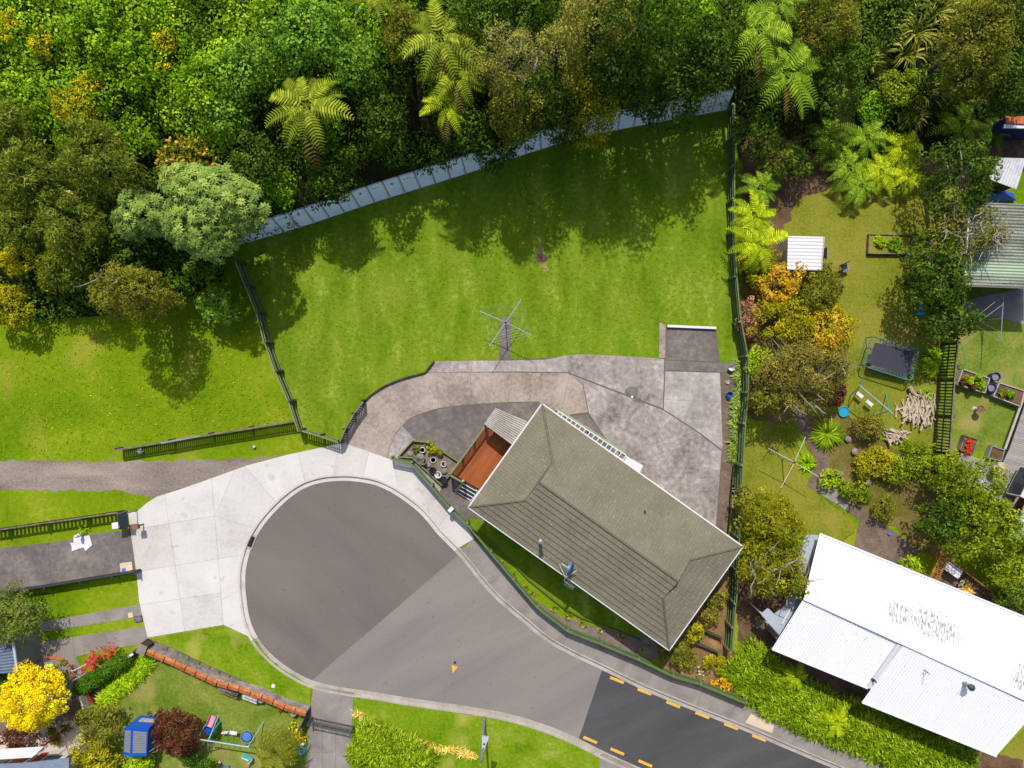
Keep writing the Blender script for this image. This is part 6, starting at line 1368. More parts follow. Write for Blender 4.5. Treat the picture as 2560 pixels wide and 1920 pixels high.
straps('strap_plant', 'lone yellow-green spiky plant above the white cloth', 'plant', 207,1322, 16, .5, M['straplime'], n=22, w=.03, droop=.6, seed=55)
def board(name, label, cat, poly, z, mat, th=.04, sub=None):
    t = thing(name, label, cat, P(*poly[0])); m = MB(); m.slab([P(x, y, z) for x, y in poly], th); m.build('panel', mat, t)
    if sub: m = MB(); m.slab([P(x, y, z+.012) for x, y in sub[0]], .01); m.build('patch', sub[1], t)
    return t
M['creamb'] = FLAT('cream_board', (244,218,190), .7); M['skyblue'] = FLAT('sky_blue', (86,140,226), .5)
board('cover_board', 'cream board with a blue square at the end of the drive', 'board', [(299,1409),(329,1404),(332,1424),(302,1433)], .06, M['creamb'], sub=([(304,1421),(314,1420),(314,1429),(304,1430)], M['skyblue']))
board('cover_board', 'small cream square on the upper wheel strip', 'board', [(319,1533),(331,1531),(333,1543),(321,1545)], .05, M['creamb'], .03)
t = board('meter_box', 'small box with a blue lid between the wheel strips', 'box', [(335,1542),(353,1539),(355,1553),(337,1556)], .12, M['timberbrown'], .1, sub=([(339,1544),(350,1542),(351,1550),(340,1552)], M['skyblue']))
q = P(375,1609); t = thing('corner_pier', 'dark boxy pier at the corner of the terracotta wall', 'pier', q); m = MB(); m.box((q.x, q.y, .5), (.5, .55, 1.0), -.4); m.build('body', M['timberdark'], t); m = MB(); m.box((q.x, q.y, 1.02), (.58, .62, .06), -.4); m.build('cap', M['stone'], t)
edging('metal_rail', 'row of grey rail and white sign between hedge and terracotta wall', [(318,1644),(335,1630),(352,1616),(366,1608)], .5, .12, M['charcoal'], cat='rail')
board('sign_board', 'white board leaning beside the hedge end', 'board', [(318,1640),(330,1632),(334,1637),(322,1645)], .7, M['white'], .04)
# cesspit grate in the kerb
t = thing('drain_grate', 'iron drain grate set in the kerb of the turning circle', 'drain', P(628,1355)); c0 = Vector((P(625,1354).x, P(625,1354).y, ZR+.03)); rz = math.radians(68)
m = MB(); m.box((c0.x, c0.y, ZR+.02), (1.0, .55, .05), rz); m.build('frame', M['kerb'], t)
for k in range(9): o_ = Vector((math.cos(rz), math.sin(rz), 0))*(-.32+.08*k); m = MB(); m.box((c0.x+o_.x, c0.y+o_.y, ZR+.055), (.035, .4, .03), rz); m.build('bar', M['dark'], t)
m = MB(); m.box((c0.x, c0.y, ZR+.046), (.72, .42, .006), rz); m.build('pit', M['black'], t)
# manhole in the lawn
q = P(1353,645); lay('worn_patch', [(1338,640),(1346,628),(1350,598),(1356,598),(1360,630),(1368,642),(1366,656),(1372,676),(1362,680),(1352,662),(1340,656)], .012, PM('worn_grass', [(140,136,50),(176,158,88)], s1=2, s2=12), amp=.05)
t = thing('manhole_cover', 'round rusty manhole cover in the lawn', 'manhole cover', q); M['rust'] = PM('rusty_iron', [(122,82,66),(150,106,88)], s1=4, s2=30, rough_=.9); MB().lathe(q + Vector((0, 0, .01)), [(.37, 0), (.37, .03), (.33, .03)], 24).build('rim', M['stone'], t); MB().lathe(q + Vector((0, 0, .012)), [(.32, 0), (.32, .035)], 24).build('lid', M['rust'], t)
# yard buckets
def bucket(label, px, py, r, h, mat, handle=True, inner=None):
    q = P(px, py, h); q = Vector((q.x, q.y, .03)); t = thing('bucket', label, 'bucket', q)
    MB().lathe(q, [(r*.75, 0), (r, h), (r*.9, h), (r*.68, .05)], 18).build('body', mat, t)
    MB().lathe(q + Vector((0, 0, .04)), [(r*.66, 0), (r*.7, .03)], 14).build('bottom', inner or mat, t)
    if handle: MB().tube([q + Vector((r*math.cos(a_), r*math.sin(a_)*.9, h + .02)) for a_ in [i*.35 for i in range(10)]], .012, 4).build('handle', M['steel'], t)
bucket('white bucket at the top corner of the yard', 1829,919, .22, .32, M['white'])
bucket('small cream dish between the two buckets', 1819,955, .13, .08, M['offwhite'], False, FLAT('dish_inner', (170,176,140), .7))
bucket('blue bucket beside the lawn fence', 1824,986, .21, .3, M['blue'])
for x, y, mt, lb in [(1834,1215,M['red'],'uppermost red and white pot on the fence-side ledge'),(1833,1224,M['white'],'middle white pot on the fence-side ledge'),(1832,1234,M['red'],'lowest red pot on the fence-side ledge')]: pot(lb, x, y, .11, .25, mt, M['white'])
q = P(1833,1257,.3); m = MB(); m.box((q.x, q.y, .18), (.2, .62, .3), 0); m2 = m.build('trough', M['white']); tag(m2, 'white plastic trough on the fence-side ledge', 'trough')
lay('damp_patch', [(1562,982),(1570,968),(1588,966),(1596,976),(1594,990),(1580,994)], .032, M['darkconc'], amp=.02, smooth=2)
q = P(1580,993); tag(MB().lathe(q + Vector((0, 0, .03)), [(.09, 0), (.08, .05), (.02, .08)], 10).build('yard_drain', M['white']), 'small white drain cap in the yard concrete', 'drain cap')
m = MB(); m.beam(P(1668,815,.12), P(1790,820,.12), .16, .18); tag(m.build('sill_board', M['white']), 'white timber along the top edge of the concrete pad', 'sill')
for i, (x, y, a_) in enumerate([(1283,1440,.4),(1312,1470,.9),(1332,1488,.2),(1388,1523,1.2),(1424,1543,.5),(1458,1562,.3),(1504,1577,.8),(1552,1593,.1),(1606,1622,.6),(1256,1410,.3)]):
    straps('bed_tuft', ['dark tuft in the mulch strip, number %s from the upper end' % w for w in ['second','third','fourth','fifth','sixth','seventh','eighth','ninth','tenth','first']][i].replace('number ', ''), 'plant', x, y, 9, .25, M['flax'], n=18, w=.03, droop=.7, seed=70+i)

# trampoline
ZT = .85; TF = [P(2179,840,ZT), P(2298,874,ZT), P(2279,953,ZT), P(2158,915,ZT)]; TM = [P(2187,856,ZT), P(2284,880,ZT), P(2274,936,ZT), P(2173,912,ZT)]; tc = sum(TF, Vector())/4
t = thing('trampoline', 'rectangular trampoline with teal frame on the back lawn', 'trampoline', Vector((tc.x, tc.y, 0)))
def rounded(pts, r=.2, n=4):
    out = []
    for i in range(len(pts)):
        a, b, c = pts[i-1], pts[i], pts[(i+1) % len(pts)]; p, q = b + (a-b).normalized()*r, b + (c-b).normalized()*r
        for k in range(n+1): u = k/n; out.append(p*(1-u)**2 + b*2*u*(1-u) + q*u*u)
    return out
fr = rounded(TF, .3); M['tealframe'] = FLAT('teal_frame', (70,150,150), .5, var=.25)
MB().tube(fr + [fr[0]], .035, 6).build('frame', M['tealframe'], t)
m = MB(); m.slab(rounded(TM, .15), .02); m.build('mat', FLAT('mat_black', (58,58,74), .7), t)
m = MB()
for i in range(4):
    n = 26 if i % 2 == 0 else 16
    for k in range(1, n): f = .06 + .88*k/n; m.tube([TF[i].lerp(TF[(i+1) % 4], f), TM[i].lerp(TM[(i+1) % 4], f)], .012, 4, cap=False)
m.build('springs', M['steel'], t)['kind'] = 'stuff'
for i in range(4):
    a_ = TF[i].lerp(tc, .04); m = MB(); m.tube([a_, Vector((a_.x, a_.y, .02))], .03, 6); m.build('leg', M['tealframe'], t)
for i, j in ((0, 3), (1, 2)): m = MB(); m.tube([Vector((TF[i].x, TF[i].y, .04)).lerp(tc - Vector((0, 0, ZT-.04)), .04), Vector((TF[j].x, TF[j].y, .04)).lerp(tc - Vector((0, 0, ZT-.04)), .04)], .03, 6); m.build('foot_bar', M['tealframe'], t)
# swing set on the back lawn
def swing(label, b0, b1, z, mat, legmat, legs, seats, name='swing_set'):
    a, b = P(*b0, z), P(*b1, z); t = thing(name, label, 'swing set', Vector((a.x, a.y, 0))); m = MB(); m.tube([a, b], .04, 8); m.build('beam', mat, t)
    for f, x, y in legs: p = a.lerp(b, f); m = MB(); m.tube([p, P(x, y)], .03, 6); m.build('leg', legmat, t)
    for f, x, y, mt in seats:
        p = a.lerp(b, f); s = P(x, y, .5); d = (b-a).normalized(); m = MB()
        for o_ in (-.2, .2): m.tube([p + d*o_, Vector((p.x, p.y, .52)) + d*o_], .01, 4)
        m.build('chain', M['steel'], t); m = MB(); m.box((p.x, p.y, .5), (.5, .22, .05), math.atan2(d.y, d.x)); m.build('seat', mt, t)
    return t
swing('pale swing set with blue ends below the trampoline', (2149,964), (2232,1034), 1.9, M['aqua'], M['cyan'], [(.02,2125,990),(.02,2160,945),(.9,2165,1045),(.9,2215,985)], [(.35,0,0,M['white']),(.65,0,0,M['white'])])
tag(MB().lathe(P(2107,1029), [(.3, 0), (.36, .16), (.32, .16), (.3, .1)], 18).build('paddling_pool', M['cyan']), 'small blue paddling pool at the foot of the brown tree', 'pool')
q = P(2105,671); t = thing('garden_chair', 'grey garden chair beside the white shed', 'chair', q)
m = MB(); m.box((q.x, q.y, .42), (.5, .5, .05), .5); m.build('seat', M['grey'], t); m = MB(); m.box((q.x-.12, q.y+.22, .7), (.5, .05, .5), .5); m.build('backrest', M['charcoal'], t)
for dx, dy in ((-.2, -.2), (.2, -.2), (.2, .2), (-.2, .2)): m = MB(); m.box((q.x+dx, q.y+dy, .2), (.04, .04, .42), .5); m.build('leg', M['steel'], t)
def planter(label, poly, h, fill, wmat, z=0):
    W_ = [P(x, y, h) for x, y in poly]; W_ = [Vector((p.x, p.y, 0)) for p in W_]; c = sum(W_, Vector())/4; t = thing('planter_box', label, 'planter', c)
    for i in range(4): m = MB(); a, b = W_[i], W_[(i+1) % 4]; m.beam(a + Vector((0, 0, h/2)), b + Vector((0, 0, h/2)), .06, h); m.build('board', wmat, t)
    m = MB(); m.sheet([p.lerp(c, .04) + Vector((0, 0, h-.08)) for p in W_]); m.build('soil', fill, t); return t
planter('raised bed of grass with timber sides on the back lawn', [(2174,585),(2281,588),(2278,634),(2171,633)], .3, M['backlawn'], M['timber'])
M['paleboard'] = FLAT('pale_board', (196,188,184), .8)
planter('long planter of seedlings and red flowers on the right lawn', [(2408,923),(2475,946),(2463,982),(2394,961)], .45, M['soil'], M['paleboard'])
planter('long planter beside the deck corner with few seedlings', [(2499,957),(2562,977),(2552,1016),(2484,990)], .45, M['soil'], M['paleboard'])
planter('square planter of red flowers at the lower lawn edge', [(2413,1089),(2446,1099),(2431,1136),(2401,1125)], .4, M['soil'], M['timber'])
planter('square planter of bare soil against the deck', [(2481,1115),(2512,1125),(2504,1152),(2470,1145)], .45, M['soil'], M['steel'])
for i, (x, y, s_, sp, lb) in enumerate([(2412,946,7,'yolive','first leafy seedling from the left in the long planter'),(2424,952,8,'lime','yellow-green seedling in the middle of the long planter'),(2445,945,7,'bright','seedling near the upper side of the long planter'),(2450,962,12,'lime','largest leafy seedling at the right of the long planter'),(2406,957,6,'maroon','red seedling at the left corner of the long planter'),(2430,968,7,'maroon','red seedling at the lower side of the long planter'),(2503,986,9,'olive','dark seedling in the deck corner planter'),(2524,986,9,'bright','round green seedling in the deck corner planter')]):
    T(sp, x, y, s_, .75, lb, name='seedling', cat='plant', clump=.1)
for i, (x, y, r_, sp, lb) in enumerate([(2200,605,16,'lime','left tuft of weeds in the raised grass bed'),(2235,612,18,'bright','right tuft of weeds in the raised grass bed')]): T(sp, x, y, r_, .5, lb, name='weed_tuft', cat='plant', clump=.12)
def bin_(label, px, py):
    q = P(px, py, .6); q = Vector((q.x, q.y, .01)); t = thing('blue_tub', label, 'tub', q); MB().lathe(q, [(.22, 0), (.3, .55), (.27, .55), (.2, .1)], 18).build('body', FLAT('royal_blue', (34,66,170), .4), t); MB().lathe(q + Vector((0, 0, .4)), [(.25, 0), (.24, .02)], 14).build('contents', M['stone'], t)
bin_('upper blue tub beside the long planters', 2492,942); bin_('lower blue tub between the two long planters', 2482,969)
t = thing('bird_bath', 'terracotta bird bath on a pale stand in the right lawn', 'bird bath', P(2436,1023)); q = P(2436,1023); MB().lathe(q, [(.2, 0), (.16, .05), (.09, .12), (.08, .5), (.12, .55)], 12).build('stand', M['drift'], t); MB().lathe(q + Vector((.0, 0, .55)), [(.1, 0), (.24, .06), (.25, .1), (.2, .06)], 18).build('bowl', M['rust'], t)
# blue slide in the shade, goal frame, yellow paddle
t = thing('slide', 'small blue slide under the dark green tree', 'slide', P(2300,780)); m = MB(); m.slab([P(2296,755,.9), P(2308,755,.9), P(2308,782,.15), P(2296,782,.15)], .05); m.build('chute', M['skyblue'], t); m = MB(); m.slab([P(2290,782,.15), P(2314,782,.15), P(2314,788,.1), P(2290,788,.1)], .1); m.build('base', M['cyan'], t)
t = thing('goal_frame', 'small green goal frame on the right lawn', 'goal', P(2403,859)); a, b = P(2404,860,.8), P(2417,912,.8); m = MB(); m.tube([Vector((a.x, a.y, 0)), a, b, Vector((b.x, b.y, 0))], .03, 6); m.build('frame', FLAT('goal_green', (60,180,120), .5), t); m = MB(); m.quad(a, b, Vector((b.x-.5, b.y, .02)), Vector((a.x-.5, a.y, .02))) if False else m.tube([Vector((a.x, a.y, .02)), Vector((a.x-.45, a.y, .02)), Vector((b.x-.45, b.y, .02)), Vector((b.x, b.y, .02))], .02, 5); m.build('back_frame', M['grey'], t)
t = thing('paddle', 'yellow paddle hanging on the trellis fence', 'paddle', P(2400,740)); m = MB(); q = P(2408,742,1.7); m.box((q.x, q.y, 1.7), (.05, .9, .3)); m.build('blade', FLAT('paddle_yellow', (246,206,20), .5), t); m = MB(); m.tube([q + Vector((0, .9, -.1)), q - Vector((0, .4, 0))], .02, 5); m.build('shaft', M['white'], t)
# driftwood
def pile(name, label, cx, cy, rx, ry, n, lmin, lmax, ang, seed):
    r = random.Random(seed); t = thing(name, label, 'driftwood', P(cx, cy))
    for i in range(n):
        x, y = cx + r.gauss(0, rx*.45), cy + r.gauss(0, ry*.4); z = .06 + .3*r.random()*max(0, 1-((x-cx)/rx)**2); q = P(x, y, z); a = ang + r.gauss(0, .45); L_ = r.uniform(lmin, lmax); d = Vector((math.cos(a), math.sin(a), r.gauss(0, .12)))*L_/2; b = Vector((-d.y, d.x, 0))*r.uniform(-.15, .15)
        m = MB(); p0, p1 = q - d, q + d; p0.z = max(.04, p0.z); p1.z = max(.04, p1.z); m.tube([p0, q + b + Vector((0, 0, .02)), p1], r.uniform(.04, .085), 6, r1=r.uniform(.02, .05)); m.build('log', M['drift'], t)
pile('driftwood_pile', 'large pile of pale driftwood beside the trellis fence', 2296,1025, 42, 34, 90, .6, 1.7, 1.45, 1)
pile('driftwood_pile', 'small pile of pale driftwood in the rock garden', 2236,1088, 28, 18, 55, .3, .8, 2.6, 2)
t = thing('driftwood_stump', 'pale twisted stump above the large driftwood pile', 'stump', P(2280,975)); m = MB(); m.tube([P(2276,968,.3), P(2280,980,.25), P(2290,988,.2), P(2310,1000,.2), P(2322,1010,.15)], .16, 8, r1=.03); m.build('body', M['drift'], t); m = MB(); m.tube([P(2283,983,.25), P(2290,972,.4), P(2287,962,.5)], .04, 6, r1=.015); m.build('root', M['drift'], t)
# stones in the rock garden
for i, (x, y, r_, lb) in enumerate([(2118,1098,.22,'pale stone left of the brown bush'),(2135,1130,.25,'flat stone in the upper rock garden'),(2148,1165,.2,'pale stone in the middle of the rock garden'),(2100,1185,.2,'stone beside the lime green plant'),(2170,1205,.22,'stone in the lower rock garden'),(2145,1262,.16,'stone near the paved yard corner')]): rock(lb, x, y, r_)
# right deck things
t = thing('patio_table', 'glass-topped patio table with white cloth on the lower deck', 'table', P(2440,1195)); W_ = [(2432,1186),(2450,1182),(2476,1214),(2460,1223)]; m = MB(); m.slab([P(x, y, .95) for x, y in W_], .04); m.build('top', PM('glass_top', [(176,190,206),(226,220,226)], s1=3, s2=14, rough_=.15, spec=.6), t)
for x, y in W_: q = P(x, y, .9); m = MB(); m.box((q.x, q.y, .6), (.05, .05, .66)); m.build('leg', M['white'], t)
m = MB(); m.tube([P(2424,1169,.5), P(2448,1178,.5)], .06, 8); tag(m.build('pool_noodle', M['magenta']), 'magenta foam tube lying on the lower deck', 'foam tube')
t = thing('round_table', 'round cream table at the corner of the large deck', 'table', P(2495,1168,.35)); q = P(2501,1171,1.05); MB().lathe(Vector((q.x, q.y, 1.0)), [(.4, 0), (.42, .03), (.4, .05)], 20).build('top', M['drift'], t); m = MB(); m.tube([Vector((q.x, q.y, .35)), Vector((q.x, q.y, 1.0))], .05, 8); m.build('leg', M['timber'], t)
m = MB(); m.slab([P(x, y, .42) for x, y in [(2450,1255),(2462,1248),(2472,1262),(2464,1270),(2455,1266)]], .03); tag(m.build('white_towel', M['white']), 'white towel lying at the edge of the large deck', 'towel')
# triangular yard
t = thing('timber_gate', 'golden slatted timber gate beside the white table', 'gate', P(2345,1420))
a0, a1 = P(2349,1391,1.0), P(2326,1442,1.0); b0, b1 = P(2368,1395,1.0), P(2343,1453,1.0)
for p_, q_ in ((a0, a1), (b0, b1)): m = MB(); m.beam(p_, q_, .09, .1); m.build('rail', M['timbergold'], t)
for k in range(12): m = MB(); m.beam(a0.lerp(a1, (k+.5)/12), b0.lerp(b1, (k+.5)/12), .06, .04); m.build('slat', M['timbergold'], t)
for p_ in (a0, a1, b0, b1): m = MB(); m.box((p_.x, p_.y, .5), (.09, .09, 1.04)); m.build('post', M['timbergold'], t)
t = thing('patio_table', 'long white table behind the white roof', 'table', P(2380,1425)); W_ = [(2371,1403),(2409,1428),(2396,1448),(2359,1422)]; m = MB(); m.slab(rounded([P(x, y, .75) for x, y in W_], .06), .05); m.build('top', M['white'], t)
for x, y in [(2371,1407),(2404,1428),(2395,1443),(2363,1422)]: q = P(x, y, .7); m = MB(); m.box((q.x, q.y, .36), (.05, .05, .72)); m.build('leg', M['grey'], t)
q = P(2405,1455); t = thing('garden_chair', 'pale slatted chair at the end of the long white table', 'chair', q)
for k in range(4): m = MB(); c_ = P(2400+3.5*k, 1459-1.8*k, .42); m.box((c_.x, c_.y, .42), (.09, .4, .03), -.5); m.build('slat', M['offwhite'], t)
for dx, dy in ((-.2, -.2), (.2, -.2), (.2, .2), (-.2, .2)): m = MB(); m.box((q.x+dx, q.y+dy, .2), (.04, .04, .42), .5); m.build('leg', M['steel'], t)
lay('yard_paving', [(2355,1400),(2550,1535),(2520,1560),(2330,1450)], .022, M['brownconc'], amp=0)
q = P(2222,1333); tag(MB().lathe(q + Vector((0, 0, .03)), [(.1, 0), (.12, .1), (.1, .1)], 10).build('blue_cup', M['skyblue']), 'small blue cup left on the paved yard', 'cup')
q = P(1893,1545); t = thing('garden_chair', 'dark metal chair in the shade beside the patio roof', 'chair', q); m = MB(); m.box((q.x, q.y, .42), (.5, .5, .04), .6); m.build('seat', M['timberdark'], t); m = MB(); m.box((q.x-.15, q.y-.2, .68), (.5, .04, .45), .6); m.build('backrest', M['steel'], t)
for dx, dy in ((-.2, -.2), (.2, -.2), (.2, .2), (-.2, .2)): m = MB(); m.box((q.x+dx, q.y+dy, .2), (.04, .04, .42), .6); m.build('leg', M['steel'], t)

# ================================================================ PLAY GARDEN (lower left)
t = thing('playhouse', 'blue playhouse with grey panelled roof', 'playhouse', Vector((P(340,1855).x, P(340,1855).y, 0))); zt = 1.7
R4 = [P(312,1818,zt), P(371,1822,zt), P(367,1890,zt), P(308,1886,zt)]; m = MB(); m.prism([Vector((p.x, p.y, 0)).lerp(Vector((P(340,1855,zt).x, P(340,1855,zt).y, 0)), .06) for p in R4], 0, zt-.15); m.build('body', M['blue'], t)
rg0, rg1 = P(330,1817,zt+.35), P(327,1892,zt+.35)
m = MB(); m.add([R4[0], R4[3], rg1, rg0, R4[1], R4[2]], [(0, 1, 2, 3), (3, 2, 5, 4), (0, 3, 4), (1, 5, 2)]); m.build('roof', M['blue'], t)
def on(quad, u, v, h=.02): a, b, c, d = quad; p = a.lerp(b, u).lerp(d.lerp(c, u), v); n_ = (b-a).cross(d-a).normalized(); n_ = n_ if n_.z > 0 else -n_; return p + n_*h
for quad in ([R4[0], R4[3], rg1, rg0], [rg0, rg1, R4[2], R4[1]]):
    for k in range(9): m = MB(); u0, u1 = .12 + .76*k/9 + .004, .12 + .76*(k+1)/9 - .004; m.sheet([on(quad, u0, .1), on(quad, u1, .1), on(quad, u1, .92), on(quad, u0, .92)]); m.build('roof_panel', M['grey'], t)
t = thing('play_kitchen', 'grey and white play table standing above the playhouse', 'play table', P(360,1810)); m = MB(); m.slab([P(348,1800,.8), P(386,1804,.8), P(380,1820,.8), P(338,1817,.8)], .3); m.build('top', FLAT('putty', (190,186,174), .6), t); m = MB(); m.slab([P(355,1806,.83), P(368,1807,.83), P(366,1814,.83), P(352,1813,.83)], .02); m.build('panel', M['white'], t); m = MB(); c_ = sum([P(x, y, .6) for x, y in [(352,1803),(382,1806),(377,1818),(344,1815)]], Vector())/4; m.box((c_.x, c_.y, .26), (.8, .35, .52), -.1); m.build('base', M['offwhite'], t)
board('crate_lid', 'orange lid between the playhouse and the red maple', 'lid', [(375,1815),(398,1810),(402,1822),(382,1830)], .5, M['terracotta'], .3)
# slide
t = thing('slide', 'pink and blue toddler slide beside the red maple', 'slide', P(525,1815)); m = MB(); m.slab([P(527,1788,.12), P(540,1793,.12), P(529,1820,.95), P(516,1815,.95)], .04); m.build('chute', M['pink'], t)
for a_, b_ in (((526,1788,.2), (515,1815,1.05)), ((541,1793,.2), (530,1821,1.05))): m = MB(); m.beam(P(*a_), P(*b_), .05, .12); m.build('chute_side', M['magenta'], t)
m = MB(); m.slab([P(508,1818,.95), P(528,1824,.95), P(522,1840,.95), P(504,1834,.95)], .06); m.build('platform', M['blue'], t)
for a_, b_ in (((514,1812), (503,1834)), ((538,1818), (527,1842))): m = MB(); p, q = P(*a_, .9), P(*b_, .9); m.beam(Vector((p.x, p.y, .6)), Vector((q.x, q.y, .6)), .06, 1.1); m.build('side_panel', M['teal'], t)
swing('pale play swing frame in the lower garden', (502,1849), (622,1868), 1.8, M['aqua'], M['aqua'], [(.15,547,1788),(.15,520,1880),(.98,659,1805),(.98,637,1868)], [(.5,0,0,M['white'])])
t = thing('round_trampoline', 'small round blue trampoline beside the swing frame', 'trampoline', P(617,1842)); q = P(617,1842,.3); c_ = Vector((q.x, q.y, 0)); MB().tube([c_ + Vector((.42*math.cos(k*.3142), .42*math.sin(k*.3142), .3)) for k in range(21)], .025, 6).build('frame', M['steel'], t); MB().lathe(c_ + Vector((0, 0, .29)), [(.3, 0), (.3, .015)], 24).build('mat', M['skyblue'], t)
m = MB()
for k in range(20): a_ = k*.3142; m.tube([c_ + Vector((.3*math.cos(a_), .3*math.sin(a_), .3)), c_ + Vector((.42*math.cos(a_), .42*math.sin(a_), .3))], .02, 4)
m.build('springs', M['timberdark'], t)['kind'] = 'stuff'
for k in range(4): a_ = k*1.57+.4; m = MB(); m.tube([c_ + Vector((.4*math.cos(a_), .4*math.sin(a_), .3)), c_ + Vector((.4*math.cos(a_), .4*math.sin(a_), 0))], .02, 5); m.build('leg', M['steel'], t)
t = thing('toddler_chair', 'white toddler seat on the lawn left of the round trampoline', 'chair', P(564,1833)); q = P(564,1833,.3); m = MB(); m.box((q.x, q.y, .24), (.42, .2, .05), .1); m.build('seat', M['white'], t); m = MB(); m.box((q.x, q.y+.1, .38), (.42, .05, .25), .1); m.build('backrest', M['white'], t); m = MB(); m.box((q.x, q.y, .1), (.3, .12, .22), .1); m.build('base', M['navy'], t)
t = thing('lounger', 'turquoise children lounger on the lower lawn', 'lounger', P(617,1898)); m = MB(); m.slab([P(610,1883,.3), P(632,1896,.25), P(630,1903,.22), P(602,1893,.28)], .06); m.build('seat', M['teal'], t); m = MB(); m.slab([P(632,1897,.25), P(629,1904,.5), P(613,1917,.5), P(622,1905,.25)], .04); m.build('backrest', M['aqua'], t); m = MB(); q = P(615,1894,.1); m.box((q.x, q.y, .1), (.5, .2, .2), -.4); m.build('base', M['white'], t)
tag(MB().lathe(P(551,1904), [(.02, 0), (.1, .05), (.13, .13), (.1, .21), (.02, .26)], 14).build('pink_ball', M['pink'], smooth=True), 'pink ball on the lower lawn', 'ball')
t = thing('water_table', 'blue toddler water table at the bottom edge', 'water table', P(567,1918)); q = P(567,1918); MB().lathe(q + Vector((0, 0, .25)), [(.3, 0), (.36, .1), (.3, .1), (.27, .04)], 16, sy=.75).build('basin', M['skyblue'], t); MB().lathe(q + Vector((0, 0, .3)), [(.08, 0), (.08, .12)], 8).build('toy', M['magenta'], t)
for dx, dy in ((-.2, -.12), (.2, -.12), (.2, .12), (-.2, .12)): m = MB(); m.box((q.x+dx, q.y+dy, .13), (.05, .05, .26)); m.build('leg', M['blue'], t)
m = MB(); q = P(754,1877,.1); m.tube([Vector((q.x + .2*math.cos(k*.3307), q.y + .23*math.sin(k*.3307), .1)) for k in range(20)], .06, 8); tag(m.build('swim_ring', M['cyan'], smooth=True), 'blue ring lying beside the gated drive', 'ring')
tag(MB().lathe(P(758,1859), [(.02, 0), (.1, .05), (.12, .12), (.09, .2), (.02, .23)], 12).build('white_ball', M['white'], smooth=True), 'white ball beside the gated drive', 'ball')
# benches by the terracotta wall
def bench(label, px, py, rz, mat, L_=1.3):
    q = P(px, py, .4); t = thing('garden_bench', label, 'bench', Vector((q.x, q.y, 0))); d = Vector((math.cos(rz), math.sin(rz), 0)); n_ = Vector((-d.y, d.x, 0))
    for k in range(4): c = Vector((q.x, q.y, .42)) + n_*(-.15+.1*k); m = MB(); m.beam(c - d*L_/2, c + d*L_/2, .085, .03); m.build('seat_slat', mat, t)
    for s in (-1, 1):
        for o_ in (-.15, .15): c = Vector((q.x, q.y, .2)) + d*s*(L_/2-.08) + n_*o_; m = MB(); m.box((c.x, c.y, .2), (.06, .06, .42), rz); m.build('leg', mat, t)
    for k in range(2): c = Vector((q.x, q.y, .62+.14*k)) + n_*.2; m = MB(); m.beam(c - d*L_/2, c + d*L_/2, .03, .1); m.build('back_slat', mat, t)
bench('weathered grey bench in the middle of the terracotta wall', 571,1731, math.radians(-22), M['timber'])
bench('pale bench near the round stool by the terracotta wall', 626,1746, math.radians(-22), M['offwhite'], 1.0)
m = MB(); m.beam(P(515,1697,.6), P(590,1726,.6), .06, .3); tag(m.build('blue_board', M['navy']), 'dark blue board leaning on the terracotta wall', 'board')
m = MB(); m.beam(P(768,1786,.6), P(748,1826,.6), .06, 1.1); tag(m.build('blue_screen', M['navy']), 'dark blue screen beside the iron gate', 'screen')
for x, y, lb in [(652,1750,'round grey stool beside the pale bench'),(733,1784,'round grey stool near the gate end of the wall')]:
    q = P(x, y, .45); t = thing('round_stool', lb, 'stool', Vector((q.x, q.y, 0))); MB().lathe(Vector((q.x, q.y, .42)), [(.2, 0), (.21, .02), (.2, .05)], 18).build('top', FLAT('stool_top', (176,164,148), .7), t); m = MB(); m.tube([Vector((q.x, q.y, 0)), Vector((q.x, q.y, .42))], .05, 8); m.build('leg', M['timberdark'], t)
q = P(702,1773); t = thing('toy_mower', 'red and grey toy mower below the terracotta wall', 'toy', q); m = MB(); m.box((q.x, q.y, .12), (.22, .2, .16), .8); m.build('body', M['red'], t); m = MB(); m.tube([q + Vector((0, 0, .15)), P(693,1783,.5)], .02, 5); m.build('handle', M['grey'], t)
# iron gate
a, b = P(770,1812,1.0), P(876,1834,1.0); t = thing('iron_gate', 'ornamental black iron gate across the drive', 'gate', Vector((a.x, a.y, 0))); d = (b-a).normalized(); M['iron'] = FLAT('wrought_iron', (86,88,92), .5)
a_, b_ = Vector((a.x, a.y, 0)), Vector((b.x, b.y, 0))
for z in (.1, .55, 1.0): m = MB(); m.beam(a_ + Vector((0, 0, z)), b_ + Vector((0, 0, z)), .05, .05); m.build('rail', M['iron'], t)
n = 22
for k in range(n+1): p = a_.lerp(b_, k/n); m = MB(); m.box((p.x, p.y, .55), (.02, .02, .95)); m.build('bar', M['iron'], t)
for k in range(6): p = a_.lerp(b_, (k+.5)/6); m = MB(); m.tube([p + d*.14*math.cos(j*.5236) + Vector((0, 0, .78 + .14*math.sin(j*.5236))) for j in range(13)], .014, 4); m.build('scroll', M['iron'], t)
for p in (a_, b_): m = MB(); m.box((p.x, p.y, .55), (.1, .1, 1.1), .2); m.build('post', M['iron'], t)
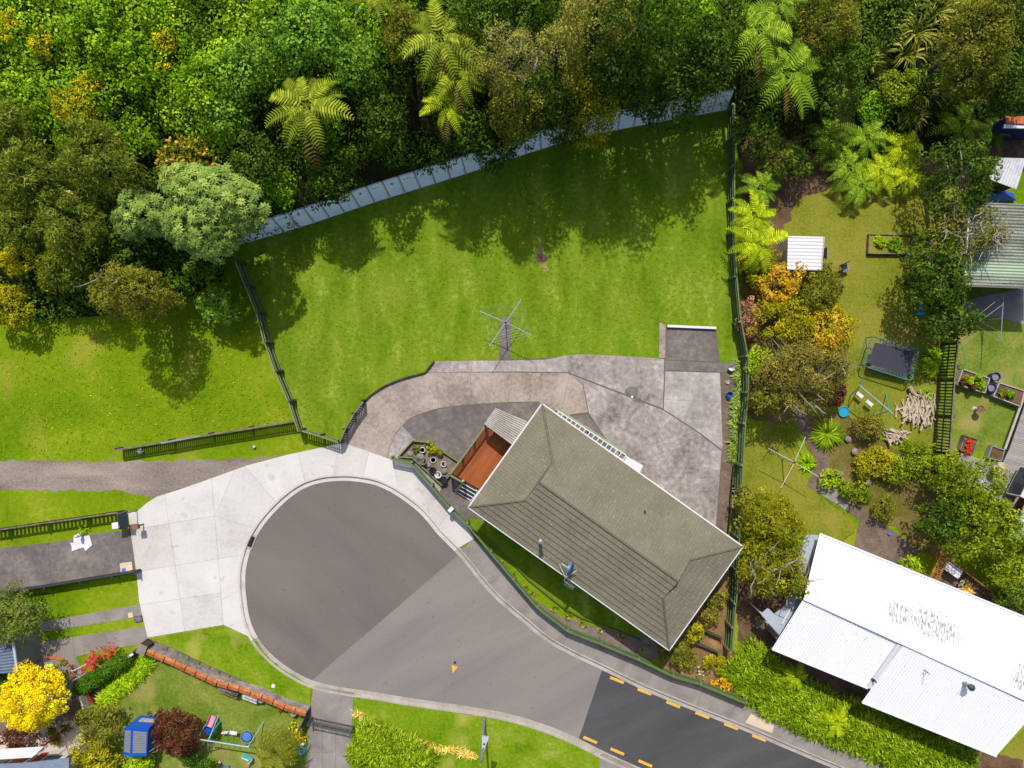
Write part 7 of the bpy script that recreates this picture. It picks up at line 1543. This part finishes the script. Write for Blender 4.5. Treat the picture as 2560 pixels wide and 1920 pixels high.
# terracotta steps and white hoops
t = thing('brick_steps', 'flight of red brick steps beside the clipped hedge', 'steps', P(226,1755)); s0, s1 = P(221,1730), P(233,1778); d = (s1-s0); sd_ = Vector((-d.y, d.x, 0)).normalized()
for k in range(9): c = s0 + d*(k+.5)/9; m = MB(); h_ = .5 - .05*k; m.beam(c - sd_*.35 + Vector((0, 0, h_/2)), c + sd_*.35 + Vector((0, 0, h_/2)), d.length/9-.012, h_); m.build('step', FLAT('brick_red', (150,62,40), .8) if k == 0 else bpy.data.materials['brick_red'], t)
m = MB(); m.beam(P(210,1733,.5), P(223,1782,.5), .1, .9); m.build('side_wall', M['offwhite'], t)
for (x0, y0, x1, y1), lb in (((180,1672,220,1658), 'upper white curved hoop beside the roses'), ((188,1695,212,1684), 'lower white curved hoop beside the roses')):
    a, b = P(x0, y0), P(x1, y1); m = MB(); m.tube([a.lerp(b, k/8) + Vector((0, 0, .75*math.sin(math.pi*k/8))) for k in range(9)], .025, 6); tag(m.build('garden_hoop', M['white']), lb, 'hoop')
edging('brick_border', 'curved brick border round the bed right of the golden conifer', [(118,1642),(140,1643),(160,1648),(175,1662),(186,1682),(190,1700)], .12, .14, M['terracotta'], pegs=False)
# bits by the left fence
tag(MB().tube([P(346,1124,.3), P(354,1132,.3)], .16, 12).build('white_drum', M['white']), 'white drum lying against the grey fence', 'drum')
tag(MB().lathe(P(637,1117), [(.02, 0), (.09, .05), (.11, .11), (.08, .18), (.02, .21)], 12).build('pale_ball', FLAT('pale_ball', (200,220,236), .4), smooth=True), 'pale ball in the grass above the concrete apron', 'ball')
board('timber_sheet', 'grey sheet lying along the top of the grey fence', 'sheet', [(400,1106),(500,1088),(503,1091),(404,1110)], 1.02, M['steel'], .03)
board('paper_scrap', 'white scrap lying on the verge', 'paper', [(680,1710),(688,1712),(686,1720),(678,1718)], .04, M['white'], .02)
tag(MB().lathe(P(352,1856) + Vector((0, 0, .0)), [(.02, 0), (.03, .02)], 6).build('peg', M['red']), 'x', 'y') if False else None
# street lamp
t = thing('street_lamp', 'tall grey street lamp on the verge below the road', 'street lamp', P(1211,1793)); q = P(1211,1793); top = Vector((q.x, q.y, 5.6))
MB().tube([q - Vector((0, 0, .1)), q + Vector((0, 0, 2.5)), top], .10, 10, r1=.055).build('pole', M['grey'], t)
hd = P(1209,1868,5.95); m = MB(); m.tube([top - Vector((0, 0, .15)), top.lerp(hd, .4) + Vector((0, 0, .18)), hd], .035, 8); m.build('arm', M['steel'], t)
d = (hd-top); d.z = 0; d.normalize(); n_ = Vector((-d.y, d.x, 0)); m = MB(); m.slab([hd - d*.08 - n_*.09, hd + d*.25 - n_*.13, hd + d*.6 - n_*.2, hd + d*.6 + n_*.2, hd + d*.25 + n_*.13, hd - d*.08 + n_*.09], .12); lh_ = m.build('lamp_head', FLAT('lamp_grey', (206,212,224), .4), t)
MB().lathe(hd + d*.2 + Vector((0, 0, .0)), [(.05, 0), (.05, .07), (.02, .09)], 10).build('light_sensor', M['navy'], lh_)
